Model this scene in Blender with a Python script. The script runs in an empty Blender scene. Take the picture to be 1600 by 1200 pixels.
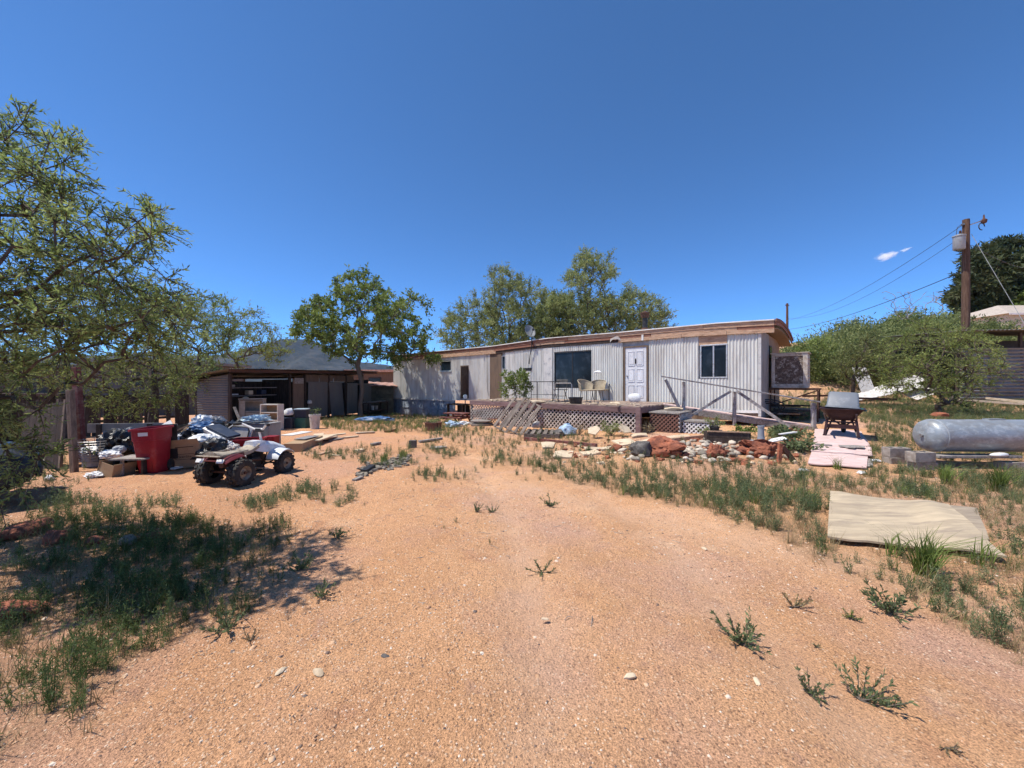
import bpy, math, random
import numpy as np
from mathutils import Vector, Matrix, noise as mnoise
random.seed(7)
RNG = np.random.default_rng(7)
R = math.radians
SC = bpy.context.scene
COL = SC.collection

# ------------------------------------------------------------------ camera
CAM_H = 1.65
FPX = 601.0                      # focal length in pixels of a 1600 wide picture
cam_d = bpy.data.cameras.new('camera'); cam = bpy.data.objects.new('camera', cam_d); COL.objects.link(cam)
cam_d.sensor_width = 36.0; cam_d.lens = 36.0 * FPX / 1600.0
cam_d.clip_start = 0.05; cam_d.clip_end = 9000
cam.location = (0, 0, CAM_H); cam.rotation_euler = (R(90), 0, 0)
SC.camera = cam

# ------------------------------------------------------------------ sky and sun
SUN_EL = R(63); SUN_H = Vector((-0.985, -0.17, 0)).normalized()
SUN = Vector((SUN_H.x * math.cos(SUN_EL), SUN_H.y * math.cos(SUN_EL), math.sin(SUN_EL)))
world = bpy.data.worlds.new('World'); SC.world = world; world.use_nodes = True
wn = world.node_tree.nodes; wl = world.node_tree.links
bg = wn['Background']
sky = wn.new('ShaderNodeTexSky'); sky.sky_type = 'NISHITA'; sky.sun_disc = False
sky.sun_elevation = SUN_EL; sky.sun_rotation = math.atan2(SUN_H.x, SUN_H.y)
sky.altitude = 5000; sky.air_density = 0.85; sky.dust_density = 0.0; sky.ozone_density = 10.0
tnt = wn.new('ShaderNodeMix'); tnt.data_type = 'RGBA'; tnt.blend_type = 'MULTIPLY'; tnt.inputs[0].default_value = 1.0; tnt.inputs[7].default_value = (.80, 1.02, 1.04, 1)
wl.new(sky.outputs[0], tnt.inputs[6]); wl.new(tnt.outputs[2], bg.inputs[0]); bg.inputs[1].default_value = 0.15
sun_d = bpy.data.lights.new('sun', 'SUN'); sun = bpy.data.objects.new('sun', sun_d); COL.objects.link(sun)
sun_d.energy = 3.9; sun_d.angle = R(0.53); sun_d.color = (1.0, 0.94, 0.85)
sun.rotation_euler = SUN.to_track_quat('Z', 'Y').to_euler(); sun.location = (-20, 0, 40)
vs = SC.view_settings
vs.view_transform = 'Standard'; vs.look = 'None'; vs.gamma = 1.0; vs.use_curve_mapping = False; vs.exposure = 0.72

# ------------------------------------------------------------------ helpers
def P(px, py, Y):
    return Vector(((px - 800.0) / FPX * Y, Y, CAM_H + (600.0 - py) / FPX * Y))

_CP = np.array([(0,0,0),(-3,3,0),(3,3,0),(-6,7,0),(0,7,0),(7,7,0),(10,7,.02),(-12,10,0),(-11,16,-.02),(-9,24,-.3),(-8,27,-.45),
 (-2,18,-.12),(-3,15,0),(0,12,.08),(3.7,11.2,.2),(7,10,.22),(7.9,12.2,.5),(9,10.5,.25),(10,14.7,.5),(13,14,.45),(20,14,.4),(16,18,.6),
 (24,21,.62),(0,22,-.2),(5,20,.3),(12,20,.8),(-20,20,-.3),(-25,35,-1),(0,40,-1),(12,30,1.5),(20,30,2.6),(30,30,3.4),(30,45,6.2),(45,45,7.5),
 (60,45,7),(20,45,4.2),(60,70,7),(40,70,7.5),(0,70,-2),(-60,60,-2),(100,100,6),(0,150,-3),(-100,150,-3),(200,150,4),(40,20,.8),(30,10,.3),(0,-30,0),(-30,-5,0),(30,-5,0)], float)
def gh_np(x, y):
    x = np.asarray(x, float); y = np.asarray(y, float)
    sh = x.shape; x = x.ravel(); y = y.ravel()
    num = np.zeros_like(x); den = np.zeros_like(x)
    for cx, cy, cz in _CP:
        s = 1.0 + 0.035 * math.hypot(cx, cy)
        w = 1.0 / (((x - cx) ** 2 + (y - cy) ** 2) / (s * s) + 1.5) ** 2
        num += w * cz; den += w
    r = num / den
    # low, soft undulation of the yard: a berm along the drive and old wheel ruts
    near = np.exp(-(((x) / 14) ** 2 + ((y - 5) / 12) ** 2))
    r = r + near * (0.018 * np.sin(x * 1.3 + 0.6 * y) + 0.012 * np.sin(2.1 * y - 0.9 * x + 1))
    berm = (y - (7.0 - 0.95 * x + 0.012 * x * x))
    r = r + 0.035 * near * np.exp(-(berm / 0.45) ** 2)
    return r.reshape(sh)
_CS = (1.0 + 0.035 * np.hypot(_CP[:, 0], _CP[:, 1])) ** 2
def gh(x, y):
    w = 1.0 / (((x - _CP[:, 0]) ** 2 + (y - _CP[:, 1]) ** 2) / _CS + 1.5) ** 2
    r = float((w * _CP[:, 2]).sum() / w.sum()); near = math.exp(-((x / 14) ** 2 + ((y - 5) / 12) ** 2))
    berm = y - (7.0 - 0.95 * x + 0.012 * x * x)
    return r + near * (0.018 * math.sin(x * 1.3 + 0.6 * y) + 0.012 * math.sin(2.1 * y - 0.9 * x + 1)) + 0.035 * near * math.exp(-min(60, (berm / 0.45) ** 2))
def G(px, py, dz=0.0):
    """ground point seen at photo pixel (px, py)"""
    k = (px - 800.0) / FPX; m = (600.0 - py) / FPX
    Y = 1.65 / max(0.01, -m)
    for _ in range(40):
        z = gh(k * Y, Y)
        Y2 = (CAM_H - z) / max(0.004, -m)
        Y = 0.5 * Y + 0.5 * min(Y2, 60)
    return Vector((k * Y, Y, gh(k * Y, Y) + dz))

TM = {}
def thing(name, label, cat, loc=(0, 0, 0), rz=0.0, group=None, rot=None):
    o = bpy.data.objects.new(name, None); COL.objects.link(o)
    o.empty_display_size = 0.2
    o.location = loc; o.rotation_euler = rot if rot else (0, 0, rz)
    o['label'] = label; o['category'] = cat
    if group: o['group'] = group
    from mathutils import Euler
    TM[o.name] = Matrix.Translation(Vector(loc)) @ Euler(o.rotation_euler).to_matrix().to_4x4()
    return o
def tag(o, label=None, cat=None, group=None, kind=None):
    if label: o['label'] = label
    if cat: o['category'] = cat
    if group: o['group'] = group
    if kind: o['kind'] = kind
    return o
def copy_tree(o, parent=None):
    c = o.copy(); COL.objects.link(c); c.parent = parent
    for ch in list(o.children): copy_tree(ch, c)
    return c

class MB:
    def __init__(s): s.v = []; s.f = []
    def add(s, vs, fs):
        b = len(s.v); s.v.extend([tuple(v) for v in vs]); s.f.extend([tuple(b + i for i in f) for f in fs]); return s
    def box(s, c, d, M=None, jit=0.0):
        x, y, z = (e / 2.0 for e in d)
        vs = [Vector((sx * x, sy * y, sz * z)) for sz in (-1, 1) for sy in (-1, 1) for sx in (-1, 1)]
        if jit: vs = [v + Vector((random.uniform(-jit, jit), random.uniform(-jit, jit), random.uniform(-jit, jit))) for v in vs]
        if M is not None: vs = [M @ v for v in vs]
        c = Vector(c)
        return s.add([v + c for v in vs], [(0,2,3,1),(4,5,7,6),(0,1,5,4),(2,6,7,3),(0,4,6,2),(1,3,7,5)])
    def b2(s, lo, hi):
        lo = Vector(lo); hi = Vector(hi)
        return s.box((lo + hi) / 2, hi - lo)
    def bar(s, p0, p1, w, h, up=(0, 0, 1)):
        p0 = Vector(p0); p1 = Vector(p1); d = (p1 - p0)
        L = d.length; d.normalize(); up = Vector(up)
        sd = d.cross(up)
        if sd.length < 1e-4: sd = d.cross(Vector((1, 0, 0)))
        sd.normalize(); u = sd.cross(d).normalized()
        M = Matrix((sd, d, u)).transposed()
        return s.box((p0 + p1) / 2, (w, L, h), M)
    def tube(s, pts, rad, n=8, cap=True):
        pts = [Vector(p) for p in pts]
        if not hasattr(rad, '__len__'): rad = [rad] * len(pts)
        b = len(s.v); up = None
        for i, p in enumerate(pts):
            d = (pts[min(i + 1, len(pts) - 1)] - pts[max(i - 1, 0)])
            if d.length < 1e-9: d = Vector((0, 0, 1))
            d.normalize()
            if up is None:
                up = Vector((0, 0, 1)) if abs(d.z) < 0.9 else Vector((1, 0, 0))
            sd = d.cross(up).normalized(); up = sd.cross(d).normalized()
            for k in range(n):
                a = 2 * math.pi * k / n
                s.v.append(tuple(p + (sd * math.cos(a) + up * math.sin(a)) * rad[i]))
        for i in range(len(pts) - 1):
            for k in range(n):
                k2 = (k + 1) % n
                s.f.append((b + i * n + k, b + i * n + k2, b + (i + 1) * n + k2, b + (i + 1) * n + k))
        if cap:
            s.f.append(tuple(b + k for k in reversed(range(n))))
            s.f.append(tuple(b + (len(pts) - 1) * n + k for k in range(n)))
        return s
    def lathe(s, prof, n=20, M=None, sx=1.0, sy=1.0, cap=True):
        b = len(s.v)
        for (r, z) in prof:
            for k in range(n):
                a = 2 * math.pi * k / n
                v = Vector((r * math.cos(a) * sx, r * math.sin(a) * sy, z))
                s.v.append(tuple(M @ v if M is not None else v))
        for i in range(len(prof) - 1):
            for k in range(n):
                k2 = (k + 1) % n
                s.f.append((b + i * n + k, b + i * n + k2, b + (i + 1) * n + k2, b + (i + 1) * n + k))
        if cap:
            s.f.append(tuple(b + k for k in reversed(range(n))))
            s.f.append(tuple(b + (len(prof) - 1) * n + k for k in range(n)))
        return s
    def prism(s, poly, h, M=None):
        n = len(poly); vs = [Vector((x, y, 0)) for x, y in poly] + [Vector((x, y, h)) for x, y in poly]
        if M is not None: vs = [M @ v for v in vs]
        return s.add(vs, [tuple(reversed(range(n))), tuple(range(n, 2 * n))] + [(i, (i + 1) % n, n + (i + 1) % n, n + i) for i in range(n)])
    def sheet(s, fn, nu, nv, th=0.0, thv=(0, 0, 1)):
        """surface fn(u, v), u and v in 0..1; th gives it thickness"""
        tv = Vector(thv) * th
        top = [Vector(fn(i / nu, j / nv)) for j in range(nv + 1) for i in range(nu + 1)]
        q = [(j * (nu + 1) + i, j * (nu + 1) + i + 1, (j + 1) * (nu + 1) + i + 1, (j + 1) * (nu + 1) + i) for j in range(nv) for i in range(nu)]
        if not th: return s.add(top, q)
        n = len(top); fs = q + [tuple(n + k for k in reversed(f)) for f in q]
        for i in range(nu):
            fs.append((i + 1, i, n + i, n + i + 1)); a = nv * (nu + 1) + i; fs.append((a, a + 1, n + a + 1, n + a))
        for j in range(nv):
            a = j * (nu + 1); c = a + nu + 1; fs.append((a, c, n + c, n + a)); a += nu; c += nu; fs.append((c, a, n + a, n + c))
        return s.add(top + [p - tv for p in top], fs)
    def build(s, name, mat, parent=None, smooth=False, bevel=0.0, world=False, loc=None):
        me = bpy.data.meshes.new(name)
        vs = s.v
        if world and parent is not None:
            r = parent
            while r.parent is not None: r = r.parent
            Mi = TM[r.name].inverted(); vs = [tuple(Mi @ Vector(v)) for v in vs]
        me.from_pydata(vs, [], s.f); me.validate(); me.update()
        if smooth: me.polygons.foreach_set('use_smooth', [True] * len(me.polygons))
        me.materials.append(mat)
        o = bpy.data.objects.new(name, me); COL.objects.link(o)
        if parent is not None: o.parent = parent
        if loc is not None: o.location = loc
        if bevel:
            m = o.modifiers.new('bevel', 'BEVEL'); m.width = bevel; m.segments = 2; m.limit_method = 'ANGLE'; m.angle_limit = R(40)
            m.harden_normals = False
        if smooth:
            try: me.set_sharp_from_angle(angle=R(42))
            except Exception: pass
        return o

def np_obj(name, V, F, mat, parent=None, tint=None, smooth=False):
    """big mesh from arrays: V (n,3), F (m,3 or 4), tint (n,) per vertex"""
    me = bpy.data.meshes.new(name)
    V = np.ascontiguousarray(V, np.float32); F = np.ascontiguousarray(F, np.int32)
    k = F.shape[1]
    me.vertices.add(len(V)); me.vertices.foreach_set('co', V.ravel())
    me.loops.add(F.size); me.loops.foreach_set('vertex_index', F.ravel())
    me.polygons.add(len(F)); me.polygons.foreach_set('loop_start', np.arange(0, F.size, k, dtype=np.int32))
    if smooth: me.polygons.foreach_set('use_smooth', np.ones(len(F), bool))
    if tint is not None:
        a = me.attributes.new('tint', 'FLOAT', 'POINT'); a.data.foreach_set('value', np.ascontiguousarray(tint, np.float32))
    me.update(calc_edges=True); me.validate()
    me.materials.append(mat)
    o = bpy.data.objects.new(name, me); COL.objects.link(o)
    if parent is not None: o.parent = parent
    return o

# ------------------------------------------------------------------ materials
def _nt(name):
    m = bpy.data.materials.new(name); m.use_nodes = True
    nt = m.node_tree; return m, nt, nt.nodes, nt.links, nt.nodes['Principled BSDF']
def _noise(n, l, vec, scale, detail=4, rough=.6, lo=None, hi=None):
    t = n.new('ShaderNodeTexNoise'); t.inputs['Scale'].default_value = scale; t.inputs['Detail'].default_value = detail
    t.inputs['Roughness'].default_value = rough
    l.new(vec, t.inputs['Vector'])
    if lo is None: return t.outputs['Fac']
    r = n.new('ShaderNodeMapRange'); r.inputs[1].default_value = lo; r.inputs[2].default_value = hi; r.interpolation_type = 'SMOOTHSTEP'
    l.new(t.outputs['Fac'], r.inputs[0]); return r.outputs[0]
def _mix(n, l, a, b, fac, mode='MIX'):
    m = n.new('ShaderNodeMix'); m.data_type = 'RGBA'; m.blend_type = mode
    for s, v in ((m.inputs[6], a), (m.inputs[7], b)):
        if isinstance(v, (tuple, list)): s.default_value = (*v[:3], 1)
        else: l.new(v, s)
    if isinstance(fac, (int, float)): m.inputs[0].default_value = fac
    else: l.new(fac, m.inputs[0])
    return m.outputs[2]
def _math(n, l, op, a, b=0.0, c=None):
    m = n.new('ShaderNodeMath'); m.operation = op
    for i, v in enumerate((a, b, c)):
        if v is None: continue
        if isinstance(v, (int, float)): m.inputs[i].default_value = v
        else: l.new(v, m.inputs[i])
    return m.outputs[0]
def mat(name, col, rough=.75, metal=0.0, var=.18, scale=4.0, col2=None, mix2=.5, s2=2.0, dirt=None, damt=.5, ds=6.0,
        bump=.15, bs=40.0, st=(1, 1, 1), rnd=.1, spec=.4, bdist=.01):
    m, nt, n, l, b = _nt(name)
    tc = n.new('ShaderNodeTexCoord'); oi = n.new('ShaderNodeObjectInfo')
    off = n.new('ShaderNodeVectorMath'); off.operation = 'MULTIPLY_ADD'
    cb = n.new('ShaderNodeCombineXYZ')
    for i in range(3): l.new(_math(n, l, 'MULTIPLY', oi.outputs['Random'], 17.0 + 9 * i), cb.inputs[i])
    l.new(tc.outputs['Object'], off.inputs[0]); off.inputs[1].default_value = st; l.new(cb.outputs[0], off.inputs[2])
    vec = off.outputs[0]
    c = (*col, 1)
    f1 = _noise(n, l, vec, scale, 5, .62)
    lo = tuple(x * (1 - var) for x in col); hi = tuple(min(1, x * (1 + var)) for x in col)
    rr = n.new('ShaderNodeMapRange'); rr.inputs[1].default_value = .3; rr.inputs[2].default_value = .7; l.new(f1, rr.inputs[0])
    out = _mix(n, l, lo, hi, rr.outputs[0])
    if col2 is not None:
        t = .5 + (.5 - mix2) * .5
        out = _mix(n, l, out, col2, _noise(n, l, vec, s2, 6, .68, t - .05, t + .07))
    if dirt is not None:
        t = .5 + (.5 - damt) * .5
        out = _mix(n, l, out, dirt, _noise(n, l, vec, ds, 8, .72, t - .12, t + .14))
    if rnd:
        hv = n.new('ShaderNodeHueSaturation'); l.new(out, hv.inputs['Color'])
        l.new(_math(n, l, 'MULTIPLY_ADD', oi.outputs['Random'], 2 * rnd, 1 - rnd), hv.inputs['Value']); out = hv.outputs[0]
    l.new(out, b.inputs['Base Color'])
    b.inputs['Metallic'].default_value = metal
    rn = n.new('ShaderNodeMapRange'); rn.inputs[3].default_value = max(0, rough - .12); rn.inputs[4].default_value = min(1, rough + .12)
    l.new(f1, rn.inputs[0]); l.new(rn.outputs[0], b.inputs['Roughness'])
    b.inputs['Specular IOR Level'].default_value = spec
    if bump:
        bp = n.new('ShaderNodeBump'); bp.inputs['Strength'].default_value = bump; bp.inputs['Distance'].default_value = bdist
        l.new(_noise(n, l, vec, bs, 6, .6), bp.inputs['Height']); l.new(bp.outputs[0], b.inputs['Normal'])
    return m
def leaf_mat(name, c_dark, c_mid, c_light, trans=.3, rough=.6):
    m, nt, n, l, b = _nt(name)
    at = n.new('ShaderNodeAttribute'); at.attribute_name = 'tint'
    oi = n.new('ShaderNodeObjectInfo')
    rp = n.new('ShaderNodeValToRGB'); e = rp.color_ramp.elements
    e[0].position = 0; e[0].color = (*c_dark, 1); e[1].position = 1; e[1].color = (*c_light, 1)
    k = e.new(.5); k.color = (*c_mid, 1)
    l.new(at.outputs['Fac'], rp.inputs[0])
    hv = n.new('ShaderNodeHueSaturation'); l.new(rp.outputs[0], hv.inputs['Color'])
    l.new(_math(n, l, 'MULTIPLY_ADD', oi.outputs['Random'], .3, .85), hv.inputs['Value'])
    l.new(hv.outputs[0], b.inputs['Base Color']); b.inputs['Roughness'].default_value = rough
    b.inputs['Specular IOR Level'].default_value = .25
    tr = n.new('ShaderNodeBsdfTranslucent'); l.new(hv.outputs[0], tr.inputs[0])
    mx = n.new('ShaderNodeMixShader'); mx.inputs[0].default_value = trans
    l.new(b.outputs[0], mx.inputs[1]); l.new(tr.outputs[0], mx.inputs[2]); l.new(mx.outputs[0], n['Material Output'].inputs[0])
    return m
def glass_mat(name, col=(.012, .016, .022), rough=.06):
    m, nt, n, l, b = _nt(name)
    tc = n.new('ShaderNodeTexCoord')
    l.new(_mix(n, l, col, tuple(min(1, c * 2.6 + .006) for c in col), _noise(n, l, tc.outputs['Object'], 2.5, 4, .6, .45, .75)), b.inputs['Base Color'])
    l.new(_math(n, l, 'MULTIPLY_ADD', _noise(n, l, tc.outputs['Object'], 9, 5), .12, rough), b.inputs['Roughness'])
    b.inputs['Specular IOR Level'].default_value = .22
    return m

MT = {}
MT['siding'] = mat('painted_corrugated_metal', (.615, .615, .575), .5, .0, .08, 1.3, dirt=(.46, .44, .40), damt=.42, ds=2.2, st=(1.8, 1.8, .3), bump=.12, bs=14, rnd=.05)
MT['siding_flat'] = mat('painted_flat_metal', (.58, .56, .53), .55, .0, .08, 1.5, dirt=(.25, .26, .28), damt=.35, ds=3, bump=.1, bs=8, rnd=.04)
MT['skirt_blue'] = mat('blue_grey_skirting', (.33, .385, .45), .6, 0, .18, 2.5, dirt=(.13, .15, .18), damt=.45, ds=2.5, bump=.2, bs=9)
MT['fascia'] = mat('weathered_red_brown_wood', (.27, .12, .075), .8, 0, .4, 5, col2=(.42, .25, .17), mix2=.34, s2=3.0, dirt=(.075, .04, .03), damt=.36, ds=5, st=(1, 5, 9), bump=.4, bs=40)
MT['fascia_light'] = mat('bleached_bare_wood', (.50, .33, .22), .8, 0, .25, 6, dirt=(.20, .10, .06), damt=.4, ds=5, st=(1, 6, 9), bump=.35, bs=40)
MT['grey_wood'] = mat('weathered_grey_wood', (.27, .245, .225), .85, 0, .28, 9, dirt=(.12, .09, .07), damt=.4, ds=6, st=(3, .7, 3), bump=.45, bs=55, rnd=.2)
MT['rail_wood'] = mat('painted_grey_rail', (.34, .325, .325), .75, 0, .22, 9, dirt=(.15, .12, .11), damt=.45, ds=7, bump=.3, bs=55, rnd=.12)
MT['dark_wood'] = mat('stained_shaded_wood', (.045, .031, .025), .85, 0, .35, 8, dirt=(.095, .072, .06), damt=.35, ds=5, st=(3, 3, .6), bump=.4, bs=50, rnd=.28)  # stained wood, darkened further to hold the tree shade
MT['fence_wood'] = mat('old_shaded_fence_wood', (.032, .025, .021), .88, 0, .35, 7, dirt=(.07, .058, .05), damt=.4, ds=5, st=(3, 3, .5), bump=.4, bs=50, rnd=.35)  # old wood, with the heavy tree shade put into its colour
MT['red_wood'] = mat('dark_red_painted_wood', (.14, .035, .03), .75, 0, .35, 7, dirt=(.22, .15, .12), damt=.35, ds=7, bump=.3, bs=45, rnd=.15)
MT['brown_ply'] = mat('brown_plywood', (.17, .115, .08), .85, 0, .25, 6, dirt=(.11, .08, .06), damt=.45, ds=3, st=(4, 4, .6), bump=.3, bs=60)
MT['deck_rim'] = mat('plum_stained_board', (.20, .125, .125), .8, 0, .25, 7, dirt=(.11, .065, .06), damt=.45, ds=4, st=(.7, 3, 4), bump=.3, bs=45)
MT['deck_board'] = mat('deck_boards', (.25, .17, .14), .85, 0, .3, 7, dirt=(.40, .33, .25), damt=.4, ds=4, bump=.3, bs=40, rnd=.25)
MT['lattice'] = mat('cream_lattice', (.50, .45, .41), .8, 0, .15, 6, dirt=(.28, .23, .20), damt=.45, ds=3, bump=.2, bs=40)
MT['lattice_white'] = mat('white_lattice', (.62, .62, .61), .7, 0, .12, 6, dirt=(.33, .31, .29), damt=.4, ds=4, bump=.2, bs=40)
MT['lattice_brown'] = mat('brown_lattice', (.20, .095, .07), .8, 0, .2, 6, dirt=(.15, .09, .07), damt=.45, ds=4, bump=.2, bs=40)
MT['white_paint'] = mat('worn_white_paint', (.74, .73, .71), .6, 0, .06, 5, dirt=(.42, .39, .34), damt=.3, ds=5, bump=.15, bs=25)
MT['door'] = mat('white_door_paint', (.66, .66, .68), .5, 0, .05, 3, dirt=(.42, .42, .43), damt=.25, ds=4, bump=.06, bs=25)
MT['roof_white'] = mat('white_roof_coating', (.72, .71, .67), .7, 0, .1, 3, dirt=(.42, .38, .32), damt=.4, ds=1.5, bump=.3, bs=12)
MT['tan_wall'] = mat('tan_end_wall', (.36, .235, .15), .8, 0, .12, 3, dirt=(.2, .13, .09), damt=.35, ds=3, bump=.2, bs=25)
MT['grey_panel'] = mat('grey_end_panel', (.30, .29, .275), .75, 0, .12, 3, dirt=(.19, .17, .15), damt=.4, ds=2.5, st=(2, 2, .4), bump=.15, bs=20)
MT['painted_shade'] = mat('painted_shade_black', (.02, .018, .016), .9, 0, .3, 3, bump=0)  # near-black colour stands in for the shade inside and underneath
MT['glass'] = glass_mat('dark_window_glass')
MT['alu'] = mat('aluminium_frame', (.55, .55, .55), .45, .6, .12, 10, dirt=(.3, .29, .27), damt=.35, ds=10, bump=.08, bs=40)
MT['galv'] = mat('galvanised_sheet', (.25, .255, .25), .5, .25, .16, 1.6, dirt=(.16, .15, .14), damt=.4, ds=1.8, bump=.1, bs=16, rnd=.1)
MT['galv_dim_shaded'] = mat('dull_shaded_galvanised_sheet', (.135, .135, .132), .6, .15, .2, 1.6, dirt=(.17, .15, .13), damt=.45, ds=1.5, st=(1.5, 1.5, .4), bump=.12, bs=16, rnd=.12)  # dull sheet, darkened so the shed's shade sits in the colour
MT['rust'] = mat('rusty_iron', (.12, .055, .035), .85, .2, .4, 9, dirt=(.05, .03, .025), damt=.45, ds=9, bump=.3, bs=50)
MT['black_iron'] = mat('black_iron', (.025, .025, .027), .55, .3, .25, 9, dirt=(.09, .08, .07), damt=.3, ds=9, bump=.12, bs=50)
MT['chair_mesh'] = mat('tan_chair_mesh', (.40, .335, .235), .75, 0, .15, 30, dirt=(.25, .2, .14), damt=.4, ds=6, bump=.4, bs=140)
MT['rubber'] = mat('tyre_rubber', (.032, .030, .028), .85, 0, .25, 8, dirt=(.10, .075, .055), damt=.3, ds=5, bump=.25, bs=60)
MT['black_plastic'] = mat('black_plastic', (.02, .02, .022), .5, 0, .2, 6, dirt=(.07, .06, .05), damt=.3, ds=6, bump=.12, bs=30)
MT['red_plastic'] = mat('red_plastic', (.27, .009, .020), .5, 0, .14, 3, dirt=(.36, .09, .09), damt=.22, ds=2.6, bump=.12, bs=20)
MT['cardboard'] = mat('cardboard', (.36, .245, .145), .85, 0, .12, 4, dirt=(.27, .17, .10), damt=.35, ds=4, bump=.12, bs=30)
MT['atv_white'] = mat('worn_white_fender', (.62, .64, .67), .42, 0, .06, 5, dirt=(.40, .37, .33), damt=.3, ds=7, bump=.08, bs=30)
MT['atv_red'] = mat('dark_red_fender', (.115, .012, .014), .45, 0, .2, 5, dirt=(.18, .08, .07), damt=.3, ds=7, bump=.1, bs=30)
MT['seat'] = mat('cracked_tan_seat', (.40, .34, .26), .7, 0, .25, 8, dirt=(.10, .08, .065), damt=.42, ds=6, bump=.35, bs=40)
MT['rim'] = mat('dusty_tan_rim', (.36, .29, .21), .55, .4, .25, 8, dirt=(.14, .1, .07), damt=.4, ds=12, bump=.15, bs=40)
MT['steel'] = mat('worn_steel', (.38, .37, .36), .45, .8, .2, 9, dirt=(.15, .1, .07), damt=.35, ds=9, bump=.1, bs=40)
MT['tank'] = mat('galvanised_tank', (.30, .335, .365), .42, .2, .12, 5, col2=(.44, .475, .50), mix2=.42, s2=9, dirt=(.25, .25, .245), damt=.45, ds=4, st=(.6, 1, 1), bump=.22, bs=22)
MT['block'] = mat('concrete_block', (.33, .285, .245), .92, 0, .16, 14, dirt=(.20, .155, .125), damt=.4, ds=5, bump=.5, bs=80, rnd=.12)
MT['pink_ply'] = mat('pink_painted_plywood', (.60, .44, .41), .8, 0, .08, 4, dirt=(.42, .29, .25), damt=.35, ds=3, st=(1, 4, 1), bump=.25, bs=30, rnd=.08)
MT['tan_ply'] = mat('weathered_tan_plywood', (.43, .345, .235), .85, 0, .14, 4, col2=(.345, .275, .19), mix2=.40, s2=1.6, dirt=(.25, .20, .15), damt=.3, ds=3, st=(.5, 3, 1), bump=.4, bs=40)
MT['tan_ply2'] = mat('grey_tan_plywood', (.37, .30, .22), .85, 0, .16, 4, dirt=(.25, .20, .15), damt=.45, ds=2.5, st=(.5, 3, 1), bump=.4, bs=40)
MT['slab'] = mat('cream_flagstone', (.58, .47, .33), .85, 0, .12, 5, dirt=(.42, .30, .19), damt=.35, ds=4, bump=.3, bs=30, rnd=.14)
MT['red_rock'] = mat('red_sandstone', (.34, .115, .06), .92, 0, .35, 7, dirt=(.17, .06, .038), damt=.48, ds=5, bump=.9, bs=18, rnd=.14, bdist=.03)
MT['river'] = mat('river_stone', (.43, .38, .31), .8, 0, .25, 9, dirt=(.25, .19, .14), damt=.42, ds=8, bump=.35, bs=40, rnd=.55)
MT['dark_stone'] = mat('dark_rock', (.085, .075, .07), .85, 0, .3, 7, dirt=(.2, .18, .16), damt=.35, ds=9, bump=.5, bs=30, rnd=.2)
MT['barrow'] = mat('maroon_painted_steel', (.030, .009, .009), .5, .05, .25, 6, dirt=(.05, .02, .016), damt=.35, ds=6, bump=.12, bs=40)
MT['grey_plastic'] = mat('grey_plastic', (.27, .29, .325), .5, 0, .08, 4, dirt=(.27, .27, .28), damt=.35, ds=5, bump=.1, bs=25)
MT['grey_shaded'] = mat('shaded_grey_plastic', (.135, .15, .175), .5, 0, .08, 4, dirt=(.22, .23, .25), damt=.3, ds=5, bump=.08, bs=25)  # darker copy of the grey plastic, shade put into the colour
MT['pallet'] = mat('pallet_wood', (.19, .155, .13), .88, 0, .3, 9, dirt=(.08, .06, .05), damt=.42, ds=6, st=(3, .7, 3), bump=.45, bs=55, rnd=.25)
MT['post_wood'] = mat('brown_post_wood', (.19, .14, .105), .88, 0, .3, 9, dirt=(.09, .065, .05), damt=.42, ds=6, st=(3, 3, .7), bump=.45, bs=55, rnd=.15)
MT['grey_box'] = mat('grey_steel_box', (.27, .26, .25), .6, 0, .08, 4, dirt=(.18, .165, .15), damt=.35, ds=3, bump=.08, bs=25)
MT['white_bag'] = mat('white_plastic_bag', (.68, .69, .70), .4, 0, .06, 8, dirt=(.45, .43, .40), damt=.25, ds=8, bump=.5, bs=18, bdist=.03)
MT['ice_bag'] = mat('pale_blue_plastic', (.52, .65, .70), .35, 0, .15, 10, bump=.5, bs=20, bdist=.03)
MT['blue_tarp'] = mat('blue_tarp', (.035, .10, .24), .45, 0, .3, 6, dirt=(.30, .38, .48), damt=.25, ds=9, bump=.5, bs=14, bdist=.03)
MT['pale_tarp'] = mat('pale_blue_tarp', (.30, .42, .56), .5, 0, .3, 6, dirt=(.55, .6, .66), damt=.35, ds=9, bump=.5, bs=14, bdist=.03)
MT['black_bag'] = mat('black_bin_bag', (.014, .014, .016), .32, 0, .3, 8, bump=.6, bs=16, bdist=.03)
MT['teal'] = mat('teal_plastic_tub', (.02, .10, .09), .55, 0, .15, 5, dirt=(.05, .08, .08), damt=.3, ds=6, bump=.08, bs=25)
MT['navy'] = mat('navy_plastic_tub', (.018, .03, .06), .55, 0, .15, 5, dirt=(.06, .07, .09), damt=.3, ds=6, bump=.08, bs=25)
MT['cream'] = mat('cream_laminate', (.38, .35, .30), .65, 0, .1, 4, dirt=(.28, .25, .2), damt=.35, ds=5, bump=.08, bs=25)
MT['bucket_white'] = mat('off_white_plastic', (.55, .52, .48), .55, 0, .08, 4, dirt=(.35, .31, .27), damt=.35, ds=6, bump=.08, bs=25)
MT['terracotta'] = mat('dark_terracotta', (.17, .085, .06), .85, 0, .25, 6, dirt=(.09, .05, .04), damt=.4, ds=6, bump=.2, bs=30)
MT['bark'] = mat('mesquite_bark', (.075, .058, .046), .92, 0, .35, 9, dirt=(.16, .13, .105), damt=.35, ds=9, st=(2, 2, .6), bump=.6, bs=30, bdist=.02)
MT['bark_grey'] = mat('grey_smooth_bark', (.15, .125, .10), .9, 0, .3, 8, dirt=(.08, .065, .05), damt=.4, ds=8, st=(2, 2, .6), bump=.5, bs=30, bdist=.02)
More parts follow.
